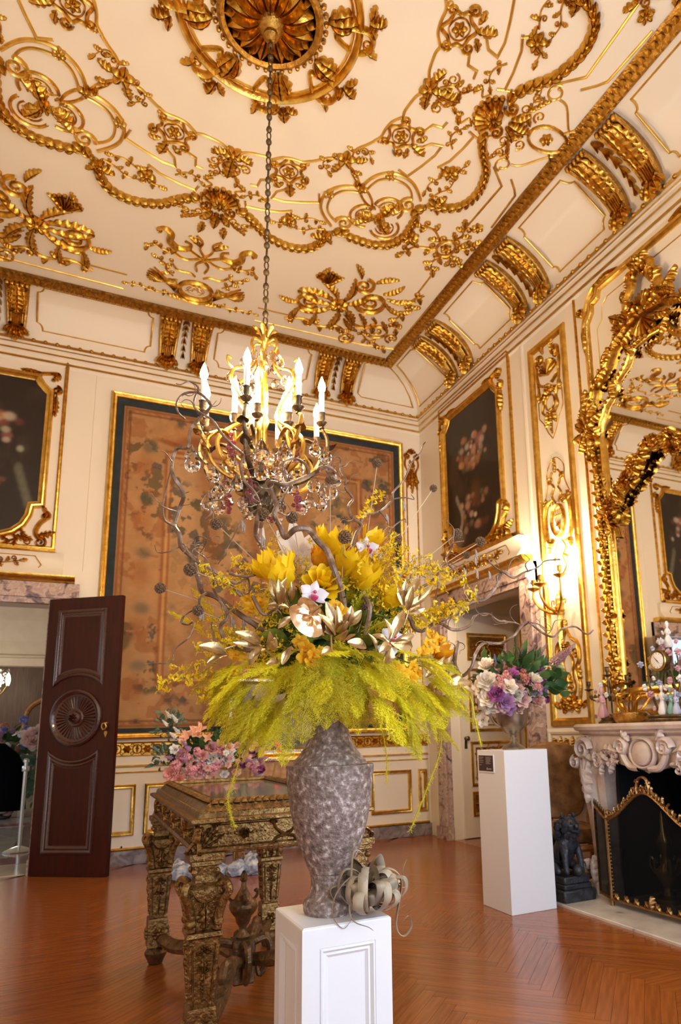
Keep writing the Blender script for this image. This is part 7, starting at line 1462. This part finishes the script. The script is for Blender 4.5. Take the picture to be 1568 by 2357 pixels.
for x, y, d, s_, me, dx, lab in ((655, 1330, .16, 1.35, TY, -.5, 'full-blown frilled yellow tulip leaning toward the tapestry'), (625, 1305, .08, 1.1, TY, -.8, 'yellow tulip half behind the full-blown one'), (762, 1258, .12, 1.3, TY, .0, 'tall yellow parrot tulip standing highest of the bouquet'), (796, 1300, .14, 1.25, TY, .15, 'yellow tulip under the tallest parrot tulip'), (826, 1330, .15, 1.25, TY2, .3, 'closed yellow tulip right of the thick willow branch'), (885, 1372, .12, 1.1, TY2, .5, 'yellow tulip among the oncidium sprays'), (845, 1240, .02, 1.0, TY, .4, 'small yellow tulip behind the cream orchids'), (742, 1290, .06, 1.0, TO_, -.1, 'orange tulip behind the thick willow branch'), (787, 1290, .03, 1.0, TO_, .1, 'orange tulip between two yellow tulips'), (1000, 1490, .06, .9, TO_, 1.0, 'orange tulip bud at the edge by the doorway')):
    p = bq(x, y, d); stemmed('yellow_tulip' if me is not TO_ else 'orange_tulip', me, lab, 'tulip', p-Vector((0, 0, .035)), Vector((CR.x*dx, CR.y*dx-.45, 1.0)), s_)
p = bq(747, 1335, .22); stemmed('yellow_ranunculus', RAN, 'round many-petalled yellow ranunculus above the pale orchid', 'flower', p, (-.1, -1, .5), 1.0)
for x, y, d, s_, lab in ((722, 1368, .26, 1.25, 'white orchid with a crimson throat above the gold anthurium'), (845, 1262, .10, 1.2, 'cream orchid behind the willow near the tulips'), (862, 1275, .10, .9, 'small cream orchid beside a larger one'), (930, 1326, .08, 1.1, 'white orchid among gilded leaves'), (905, 1470, .22, 1.3, 'lilac-white orchid under the gilded magnolia leaves'), (890, 1500, .2, 1.0, 'half hidden white orchid below the gilded leaves')):
    stemmed('white_orchid', OW, lab, 'orchid', bq(x, y, d), (.0, -1, .25), s_, OWL, False)
rr = random.Random(31)
for i, (x, y, d) in enumerate([(705, 1490, .24), (722, 1505, .26), (690, 1475, .22), (715, 1525, .25), (700, 1512, .24), (735, 1500, .23), (905, 1560, .20), (925, 1550, .2), (945, 1560, .18), (930, 1575, .2), (912, 1540, .2), (950, 1535, .18), (960, 1550, .16), (985, 1480, .14), (1000, 1495, .12), (975, 1500, .14), (1010, 1475, .1), (990, 1460, .12), (580, 1400, .1), (570, 1380, .08), (600, 1390, .1), (890, 1600, .18), (770, 1395, .2), (785, 1410, .2), (545, 1510, .08), (520, 1560, .02), (535, 1545, .03), (530, 1575, .02)]):
    stemmed('golden_orchid', OG, 'golden yellow orchid bloom clustered among the ferns', 'orchid', bq(x, y, d), (rr.uniform(-.6, .6), -1, rr.uniform(-.3, .5)), rr.uniform(.65, .95), OGL, False, 'golden orchid blooms')
# ---- gold anthurium
t = thing('gold_anthurium', 'gold-sprayed heart-shaped anthurium at the centre of the arrangement', 'anthurium', bq(712, 1412, .36))
q = MB(); rings = []
for i in range(25):
    a = 2*PI*i/24; rad = .064*(1+.10*math.cos(a))*(1-.28*math.exp(-((a-PI)/.35)**2)); ring = []
    for k in range(7):
        s_ = k/6; ring.append((rad*s_*math.cos(a)+.010*(1-s_), rad*s_*math.sin(a), .010*math.sin(PI*s_)*(.6+.5*math.cos(9*a))-.012*s_*s_))
    rings.append(ring)
q.loft(rings, False, M=Matrix.Rotation(-.9, 4, 'Z')); o = q.build('spathe', 'gold_anthurium', t); o.location = (0, 0, 0); o.rotation_euler = (1.25, 0, .35)
q = MB(); q.tube(crom([(0, 0, 0), (.004, .0, .02), (.012, .006, .045)], 4), lambda t: .006-.003*t, 8); o = q.build('spadix', 'gold_leaf', t); o.location = (0, 0, 0); o.rotation_euler = (1.25, 0, .35)
# ---- gilded leaf sprays: each leaf from its base to its tip
def gleaf(b0, b1, w, parent, nrm=None, mt='gold_leaf', cup=.25):
    d = b1-b0; L = d.length; d.normalize(); n = nrm or Vector((R.uniform(-.5, .5), -1, R.uniform(-.2, .7))); n = (n-d*n.dot(d)).normalized(); s = d.cross(n); b = MB(); rings = []
    for i in range(9):
        t = i/8; ww = w*math.sin(PI*min(.985, t*.9+.06))**.9; c = b0+d*L*t+n*(.10*L*math.sin(PI*t)-.06*L*t*t)
        rings.append([c-s*ww+n*ww*cup*1.6, c-s*ww*.5+n*ww*cup*.7, c, c+s*ww*.5+n*ww*cup*.7, c+s*ww+n*ww*cup*1.6])
    b.loft(rings, False); return b.build('leaf', mt, parent)
def spray(label, stem, leaves, d, mt='gold_leaf'):
    t = thing('gilded_leaf_spray', label, 'leaf spray', bq(*stem[0], d), 'gilded leaf sprays'); MB().tube(crom([bq(x, y, d) for x, y in stem], 5), lambda q: .0032-.0012*q, 6).build('stem', mt, t)
    for (x0, y0), (x1, y1), w in leaves: gleaf(bq(x0, y0, d+.005), bq(x1, y1, d+R.uniform(-.015, .05)), w/1000, t, None, mt)
spray('gilded leaf spray pointing out past the tapestry', [(640, 1520), (580, 1480), (510, 1495)], [((600, 1482), (545, 1454), 17), ((598, 1486), (540, 1478), 12), ((600, 1490), (574, 1532), 14), ((608, 1492), (584, 1510), 12), ((615, 1490), (622, 1455), 12), ((625, 1495), (634, 1468), 14), ((520, 1503), (462, 1485), 16), ((522, 1508), (478, 1524), 9), ((640, 1520), (615, 1528), 11), ((650, 1530), (668, 1490), 12)], .24)
spray('gilded leaf spray with white-lit leaves under the big tulip', [(680, 1440), (665, 1400), (650, 1350)], [((640, 1390), (622, 1330), 15), ((645, 1392), (642, 1335), 12), ((655, 1390), (648, 1345), 12), ((668, 1385), (672, 1340), 10), ((640, 1385), (660, 1330), 13), ((665, 1400), (618, 1390), 10), ((672, 1420), (640, 1445), 12)], .20)
spray('gilded leaf spray standing right of the anthurium', [(765, 1510), (762, 1440), (770, 1390)], [((770, 1450), (752, 1385), 17), ((772, 1452), (778, 1395), 14), ((770, 1460), (722, 1428), 14), ((772, 1462), (735, 1412), 12), ((775, 1455), (800, 1430), 13), ((798, 1430), (810, 1395), 13), ((805, 1440), (832, 1405), 15), ((760, 1490), (740, 1505), 11), ((770, 1470), (800, 1455), 12)], .32)
spray('gilded magnolia leaf spray in front of the white orchid', [(880, 1530), (893, 1490), (900, 1440)], [((895, 1472), (888, 1425), 14), ((902, 1470), (930, 1405), 17), ((900, 1478), (950, 1490), 18), ((898, 1482), (875, 1500), 15), ((895, 1480), (858, 1460), 12), ((900, 1490), (890, 1530), 15), ((905, 1480), (955, 1460), 14), ((865, 1500), (850, 1458), 12), ((800, 1478), (845, 1490), 17)], .30)
spray('gilded leaf spray at the upper right of the arrangement', [(930, 1440), (945, 1390), (950, 1340)], [((940, 1400), (985, 1368), 13), ((938, 1405), (950, 1350), 14), ((930, 1395), (915, 1345), 12), ((945, 1410), (978, 1400), 12), ((950, 1420), (985, 1435), 13), ((935, 1375), (965, 1330), 14), ((925, 1380), (935, 1335), 12), ((955, 1395), (1000, 1345), 10)], .18)
spray('broad olive-gold leaf spray drooping toward the doorway', [(960, 1580), (1010, 1580), (1060, 1570)], [((1010, 1580), (1040, 1610), 19), ((1015, 1575), (1065, 1550), 16), ((1020, 1580), (1090, 1570), 14), ((1030, 1590), (1075, 1635), 14), ((1000, 1570), (985, 1605), 14), ((1045, 1575), (1098, 1600), 9), ((1000, 1560), (1025, 1510), 14), ((980, 1560), (1010, 1530), 12)], .10)
t = thing('dried_pale_leaves', 'pale beige papery leaves standing behind the thick willow branch', 'dried leaves', bq(690, 1330, -.06))
for b0, b1, w in (((680, 1290), (640, 1220), .030), ((690, 1290), (672, 1195), .028), ((700, 1300), (715, 1230), .032), ((690, 1300), (640, 1270), .026), ((700, 1310), (700, 1250), .03), ((710, 1330), (735, 1280), .028)): gleaf(bq(*b0, -.06), bq(*b1, -.05), w, t, Vector((R.uniform(-.3, .3), -1, .1)), 'petal_white', .1)
# ---- oncidium sprays
def onc_mesh(seed):
    rr = random.Random(seed); P = [Vector((0, 0, 0)), Vector((.06, .01, .05)), Vector((.13, -.01, .08)), Vector((.20, .01, .085))]; Q = crom(P, 8); s = MB(); s.tube(Q, lambda t: .0016*(1-.5*t), 4); f = MB()
    for i in range(5, len(Q)):
        for k in range(2):
            q = Q[i]+Vector((rr.uniform(-.01, .01), rr.uniform(-.03, .03), rr.uniform(-.03, .03))); s.tube([Q[i], q], .0007, 3); nd = Vector((rr.uniform(-1, 1), rr.uniform(-1, 1), rr.uniform(-.3, 1))).normalized(); M = Matrix.Translation(q) @ nd.to_track_quat('Z', 'Y').to_matrix().to_4x4() @ Matrix.Scale(rr.uniform(.9, 1.6), 4)
            for sx in (-1, 1): f.add([(0, 0, 0), (sx*.002, -.006, .001), (sx*.009, -.011, .0), (sx*.010, -.003, .001), (sx*.004, .001, .001)], [(0, 1, 2, 3, 4)], M)
            for a in (PI/2, PI/2+1, PI/2-1): f.add([(0, 0, .001), (.004*math.cos(a-.4), .004*math.sin(a-.4), .002), (.007*math.cos(a), .007*math.sin(a), .003), (.004*math.cos(a+.4), .004*math.sin(a+.4), .002)], [(0, 1, 2, 3)], M)
    return s.mesh('stem', 'green_stem'), f.mesh('florets', 'oncidium', False)
OM = [onc_mesh(i) for i in range(4)]; rr = random.Random(44)
def onc(x, y, d, dx, dz, L, k):
    p = bq(x, y, d); t = thing('oncidium_spray', 'airy spray of tiny yellow oncidium florets in the great arrangement', 'orchid spray', p, 'yellow oncidium sprays'); x_ = Vector((CR.x*dx, CR.y*dx-.3, dz)).normalized(); z_ = Vector((0, 0, 1)); z_ = (z_-x_*z_.dot(x_)).normalized(); M = Matrix((x_, z_.cross(x_), z_)).transposed().to_4x4() @ Matrix.Rotation(R.random()*6, 4, 'X') @ Matrix.Scale(L, 4)
    for me, nm in zip(OM[k % 4], ('stem', 'florets')):
        o = bpy.data.objects.new(nm, me); put(o, t); o.matrix_local = M
        if nm == 'florets': o['kind'] = 'stuff'
for i in range(62):
    a = rr.uniform(-.15, PI+.15); r_ = rr.uniform(40, 190); x = 765+r_*1.0*math.cos(a); y = 1450-r_*.72*math.sin(a); onc(x, y, .2*rr.uniform(-.1, 1)*(1-r_/260), math.cos(a)+rr.uniform(-.5, .5), math.sin(a)*.8+rr.uniform(-.4, .4), rr.uniform(.5, .85), i)
for x, y, dx, dz in ((600, 1310, -1, .1), (640, 1340, -.9, 0), (540, 1370, -.9, .2), (560, 1400, -1, -.1), (510, 1530, -1, -.1), (500, 1520, -1, 0), (540, 1530, -1, -.3), (900, 1300, 1, .1), (930, 1290, 1, .05), (960, 1320, 1, .1), (890, 1330, .8, .3), (870, 1310, .6, .6), (850, 1310, .4, .5), (980, 1440, 1, 0), (1000, 1430, 1, .15), (940, 1350, .9, .2), (800, 1200, .3, .9), (830, 1350, .8, .4), (860, 1360, .9, .2), (900, 1350, 1, .1), (600, 1440, -.9, -.1), (650, 1460, -.6, -.4), (930, 1420, 1, -.1), (560, 1500, -1, -.2)): onc(x, y, .1, dx, dz, rr.uniform(.6, .9), int(x))
# ================================================================== floral sculpture, picture and stand behind the table
fs2 = thing('slag_rock_base', 'chunky blue-white glassy rock base lying on the parquet behind the table', 'rock base', (1.25, 6.75, 0)); rr = random.Random(6)
for i in range(26):
    b = MB(); x = .92+rr.random()*.95; y = 6.75+rr.uniform(-.2, .2); s = rr.uniform(.05, .12); b.ball((x, y, s*.55), s, 7, 5, (1, 1, .75)); b.v = [(vx+rr.uniform(-.02, .02), vy+rr.uniform(-.02, .02), max(.003, vz+rr.uniform(-.02, .02))) for vx, vy, vz in b.v]; b.build('rock', 'slag', fs2, False)
for i in range(6): b = MB(); x = 1.25+.09*i; b.tube([(x, 6.75, .05), (x+.02, 6.75, .5), (x-.05+.03*i, 6.70, .98)], .008, 6); b.build('gilt_rod', 'brass', fs2)
G2 = 'blooms of the pink floral sculpture'; FC = Vector((1.22, 6.7, 1.08))
foliage('sculpture_leaves', FC, (.52, .22, .20), 230, 'leaf_green', 'dark green leaves of the pink floral sculpture behind the table', .10, .045, 14)
foliage('trailing_greenery', at(388, 1680, 6.6), (.16, .10, .18), 60, 'leaf_grey', 'grey-green arching greenery at the end of the pink sculpture', .09, .03, 15); foliage('trailing_greenery', at(378, 1750, 6.6), (.12, .10, .16), 40, 'leaf_grey', 'grey-green greenery drooping beside the wainscot', .09, .03, 16)
K2 = {'pink_carnation': puff_mesh('pink', 5), 'cream_dahlia': rose_mesh('white_bloom', 8), 'blush_rose': rose_mesh('blush', 9), 'peach_lily': tulip_mesh('peach', 1.2, 5), 'lilac_spike': spike_mesh('lilac', 7), 'white_spike': spike_mesh('white_bloom', 8), 'rosy_rose': rose_mesh('rose_pink', 10), 'magenta_orchid': orchid_mesh('hot_pink', 'hot_pink')[0], 'plum_bloom': puff_mesh('rose_plum', 6)}
def fb_(nm, x, y, s, d=.1):
    p = at(x, y, 6.6-d); bloom(K2[nm], nm, nm.replace('_', ' ')+' in the pink floral sculpture behind the table', G2, p, (p-FC).normalized()+Vector((0, -.8, .2)), s*.72)
for nm, L in {'cream_dahlia': [(485, 1747, 2.0), (525, 1745, 1.6), (462, 1742, 1.2)], 'pink_carnation': [(425, 1740, 1.6), (465, 1768, 1.7), (490, 1770, 1.5), (440, 1772, 1.5), (500, 1760, 1.3), (405, 1762, 1.4), (455, 1730, 1.2), (510, 1730, 1.2), (590, 1765, 1.4)], 'blush_rose': [(478, 1780, 1.6), (450, 1785, 1.4), (410, 1780, 1.4), (570, 1740, 1.3), (430, 1790, 1.3)], 'rosy_rose': [(392, 1782, 1.6), (490, 1722, 1.6), (505, 1715, 1.2), (415, 1748, 1.2), (585, 1762, 1.4)], 'peach_lily': [(432, 1695, .8), (425, 1704, .7), (455, 1692, .8), (462, 1680, .8), (478, 1700, .7), (447, 1684, .7)], 'lilac_spike': [(420, 1730, 1.0), (440, 1725, 1.0), (400, 1745, 1.0), (560, 1750, 1.0), (590, 1745, 1.0), (610, 1750, .9), (430, 1715, .9)],
              'white_spike': [(395, 1655, .9), (410, 1665, 1.0), (415, 1690, 1.0), (408, 1700, 1.0), (388, 1672, .8)], 'magenta_orchid': [(642, 1722, 2.2), (636, 1712, 1.6)], 'plum_bloom': [(580, 1725, 1.5), (555, 1760, 1.3), (600, 1770, 1.3)]}.items():
    for a in L: fb_(nm, *a)
rq = random.Random(78)
for i in range(44): fb_(['pink_carnation', 'blush_rose', 'rosy_rose', 'cream_dahlia', 'blush_rose', 'lilac_spike'][i % 6], rq.uniform(395, 620), rq.uniform(1715, 1795), rq.uniform(.6, 1.1), rq.uniform(0, .2))
pc = thing('framed_picture', 'landscape picture in a broad gilt and silvered frame behind the arrangement', 'picture', (2.1, 7.25, 1.03))
fmp = lambda u, v, h: (u, 7.25-h+.0*v, v)
b = MB(fmp); b.frame(rect(1.42, 2.75, 1.03, 1.86), [(0, 0), (0, .03), (.02, .05), (.05, .045), (.075, .02), (.08, 0)]); b.build('frame', 'gold_frame', pc)
b = MB(fmp); b.frame(rect(1.45, 2.72, 1.06, 1.83), [(0, .05), (.02, .056), (.03, .05)]); b.build('silver_inlay', 'silver', pc)
b = MB(fmp); b.poly([(1.49, 1.10), (2.68, 1.10), (2.68, 1.79), (1.49, 1.79)], -.01, .01); b.build('canvas', 'picture', pc, False)
b = MB(fmp); b.box(1.43, 2.74, 1.04, 1.85, -.03, 0); b.build('backing', 'gilt_wood', pc, False)
st = thing('gilt_stand', 'gilded wooden stand carrying the framed picture', 'stand', (2.1, 7.3, 0))
b = MB(); b.box(1.50, 2.68, 7.12, 7.45, .98, 1.03, ch=.006); b.build('shelf', 'gold_frame', st); b = MB(); b.box(1.54, 2.64, 7.15, 7.44, .80, .98, ch=.004); b.build('drawer_case', 'gilt_wood', st)
for x in (1.58, 2.60):
    for y in (7.18, 7.40): b = MB(); b.tube(crom([(x, y, .80), (x, y-.01, .5), (x, y+.01, .2), (x, y, .005)], 5), lambda t: .035-.015*t, 8); b.build('leg', 'gilt_wood', st)
# ================================================================== the hall beyond the mahogany door
struct('floor_hall', MB().box(-6, 2.5, YB+.02, 19, -.09, -.002), 'tile_cream')
tl = MB()
for x0, x1, y0, y1 in ((-1.9, .6, 8.5, 9.0), (-.55, -.25, 9.0, 12.2), (-2.5, 1.5, 12.2, 12.6), (-2.5, 1.5, 13.4, 13.6)): tl.box(x0, x1, y0, y1, -.003, .001)
struct('floor_hall_inlay', tl, 'tile_rose'); struct('trim_12', MB().box(-1.9, -.30, YB-.01, YB+.26, -.01, .008), 'tile_cream')
hw = MB(); hw.box(-6, 2.5, 18.8, 19, 0, 3.05); struct('wall_hall_back', hw, 'hall_wood')
hw = MB(); hw.box(2.3, 2.5, YB+.25, 19, 0, 6); hw.box(-6, -5.8, YB+.25, 19, 0, 1.2); hw.box(-6, -5.8, YB+.25, 19, 4.2, 6); hw.box(-6, 2.5, 18.85, 19, 3.05, 6); struct('wall_hall_side', hw, 'hall_cream')
hw = MB(); hw.box(-6, 2.5, YB+.25, 19, 4.6, 4.7); struct('ceiling_hall', hw, 'hall_cream')
hc = MB(); hc.loft([[(x, y, z) for y, z in ((18.8, 3.0), (18.7, 3.02), (18.68, 3.2), (18.6, 3.22), (18.6, 3.26), (18.72, 3.3), (18.7, 3.6), (18.55, 4.1), (18.2, 4.45), (17.8, 4.6))] for x in (-6, 2.3)], False); struct('trim_13', hc, 'hall_cream')
aw = MB(); yy = 18.78
aw.tube(crom([(-1.05, yy, 1.55), (-1.0, yy, 1.95), (-.75, yy, 2.2), (-.4, yy, 2.3), (0, yy, 2.2)], 6), .06, 8); aw.box(-1.2, .4, yy-.08, yy+.02, 1.46, 1.56); struct('trim_14', aw, 'gilt_wood')
aw = MB(); aw.frame(rect(-1.05, .1, .1, 1.40), [(0, 0), (0, .02)]); aw.v = [(x, yy-z, y) for x, y, z in aw.v]; aw.box(-1.02, -.9, yy-.06, yy, 0, 1.42); aw.box(-1.02, .2, yy-.06, yy, 1.30, 1.42); struct('trim_15', aw, 'violet_marble')
pt = thing('stanchion', 'polished steel rope stanchion standing on the tiled hall floor', 'stanchion', (-.47, 9.45, 0)); MB().lathe([(.17, 0), (.175, .01), (.15, .025), (.06, .05), (.032, .06)], 28, (-.47, 9.45, 0)).build('base', 'chrome', pt); MB().lathe([(.021, .05), (.021, 1.0), (.034, 1.005), (.034, 1.03), (.02, 1.045), (.001, 1.05)], 16, (-.47, 9.45, 0)).build('post', 'chrome', pt); MB().lathe([(.036, .90), (.04, .91), (.04, .95), (.036, .96)], 16, (-.47, 9.45, 0)).build('rope_collar', 'chrome', pt)
hd = thing('hall_chandelier', 'small lit crystal chandelier hanging in the hall beyond the door', 'chandelier', (-1.62, 16.5, 2.0)); c = Vector((-1.62, 16.5, 0))
MB().lathe([(.30, 4.55), (.28, 4.50), (.10, 4.47), (.02, 4.44)], 20, c).build('ceiling_rose', 'bronze', hd); MB().tube([c+Vector((0, 0, 4.5)), c+Vector((0, 0, 2.9))], .012, 6).build('rod', 'bronze', hd)
for i in range(6):
    a = i*PI/3; MB().tube(crom([c+Vector((0, 0, 2.3)), c+Vector((.2*math.cos(a), .2*math.sin(a), 2.2)), c+Vector((.34*math.cos(a), .34*math.sin(a), 2.4))], 5), .014, 6).build('arm', 'brass', hd); MB().lathe([(.02, 2.4), (.045, 2.5), (.03, 2.6), (.001, 2.66)], 8, c+Vector((.34*math.cos(a), .34*math.sin(a), 0))).build('bulb', 'hall_bulb', hd)
b = MB()
for i in range(60): a = i*2.4; b.ball(c+Vector(((.1+.25*(i/60))*math.cos(a), (.1+.25*(i/60))*math.sin(a), 2.05+.012*i)), .035, 6, 4)
o = b.build('crystal_beads', 'crystal', hd, False); o['kind'] = 'stuff'
G3 = 'blooms of the hall flower bank'
foliage('hall_greenery', (-.42, 14.3, .75), (.34, .4, .80), 320, 'leaf_grey', 'tall grey-green greenery standing in the hall behind the stanchion', .16, .09, 25, -1); foliage('hall_greenery', (-1.35, 15.0, 1.1), (.8, .4, .55), 300, 'leaf_green', 'dark mixed greenery of the flower bank in the hall', .16, .07, 26, -1)
K3 = [('hall_pink_rose', rose_mesh('blush', 12)), ('hall_red_bloom', puff_mesh('rose_salmon', 13)), ('hall_blue_bloom', puff_mesh('blue_bloom', 14)), ('hall_white_bloom', puff_mesh('white_bloom', 15)), ('hall_lilac_bloom', puff_mesh('lilac', 16))]; rr = random.Random(3)
for i in range(46):
    k = i % 5; p = Vector((rr.uniform(-2.0, -.75), 14.6+rr.uniform(-.2, .2), rr.uniform(.55, 1.65))); bloom(K3[k][1], K3[k][0], K3[k][0].replace('hall_', '').replace('_', ' ')+' in the flower bank of the hall', G3, p, (rr.uniform(-.5, .5), -1, .4), rr.uniform(.9, 1.7))
for x, y, z in ((-.66, 13.95, 1.33), (-.54, 13.95, 1.38), (-.60, 13.9, 1.25)): bloom(K3[0][1], 'hall_pink_rose', 'large pale pink rose in front of the tall hall greenery', 'pale pink roses before the hall greenery', Vector((x, y, z)), (0, -1, .3), 2.6)
# visitor in a long black coat bending over the flowers
pr = thing('person', 'person in a long black coat bending forward among the hall flowers', 'person', (-.88, 13.5, 0)); TP = Matrix.Translation((-.88, 13.5, 0))
pts = [((0, 0, .86), .15), ((-.10, 0, 1.0), .15), ((-.26, 0, 1.06), .15), ((-.42, 0, 1.08), .14), ((-.52, 0, 1.09), .065), ((-.60, 0, 1.11), .09), ((-.70, 0, 1.09), .095),
       ((.02, .09, .80), .105), ((.03, .10, .48), .07), ((.05, .10, .10), .045), ((-.04, .10, .04), .045), ((-.13, .10, .03), .035), ((.02, -.09, .80), .105), ((.03, -.10, .48), .07), ((.05, -.10, .10), .045), ((-.04, -.10, .04), .045), ((-.13, -.10, .03), .035),
       ((-.40, .19, 1.03), .065), ((-.46, .22, .80), .05), ((-.56, .18, .62), .038), ((-.60, .17, .54), .035), ((-.40, -.19, 1.03), .065), ((-.46, -.22, .80), .05), ((-.56, -.18, .62), .038), ((-.60, -.17, .54), .035)]
eds = [(0, 1), (1, 2), (2, 3), (3, 4), (4, 5), (5, 6), (0, 7), (7, 8), (8, 9), (9, 10), (10, 11), (0, 12), (12, 13), (13, 14), (14, 15), (15, 16), (3, 17), (17, 18), (18, 19), (19, 20), (3, 21), (21, 22), (22, 23), (23, 24)]
skinned('body', pts, eds, 'skin', pr, TP, 2)
b = MB(); b.loft([[TP @ Vector((x+rx*math.cos(t), ry*math.sin(t), z+tz*math.cos(t))) for t in [2*PI*i/20 for i in range(20)]] for x, z, rx, ry, tz in ((.02, .13, .24, .27, 0), (.02, .3, .22, .26, 0), (.02, .6, .20, .24, 0), (.0, .82, .20, .22, .0), (-.08, .98, .17, .21, .06), (-.22, 1.06, .10, .22, .16), (-.38, 1.08, .04, .21, .16), (-.47, 1.09, .02, .12, .11))], True, True); b.build('coat', 'coat_black', pr)
for s in (-1, 1):
    b = MB(); b.tube(crom([TP @ Vector((-.38, s*.18, 1.05)), TP @ Vector((-.46, s*.23, .80)), TP @ Vector((-.55, s*.19, .64))], 6), lambda t: .085-.025*t, 10); b.build('sleeve', 'coat_black', pr); b = MB(); b.ball(TP @ Vector((-.04, s*.10, .035)), .055, 10, 6, (1, 1, .75)); b.v = [((x+.88+.04)*2.2-.88-.06, y, z) for x, y, z in b.v]; b.build('shoe', 'shoe', pr)
b = MB(); b.ball(TP @ Vector((-.64, 0, 1.15)), .115, 12, 8); b.build('hair', 'hair', pr)
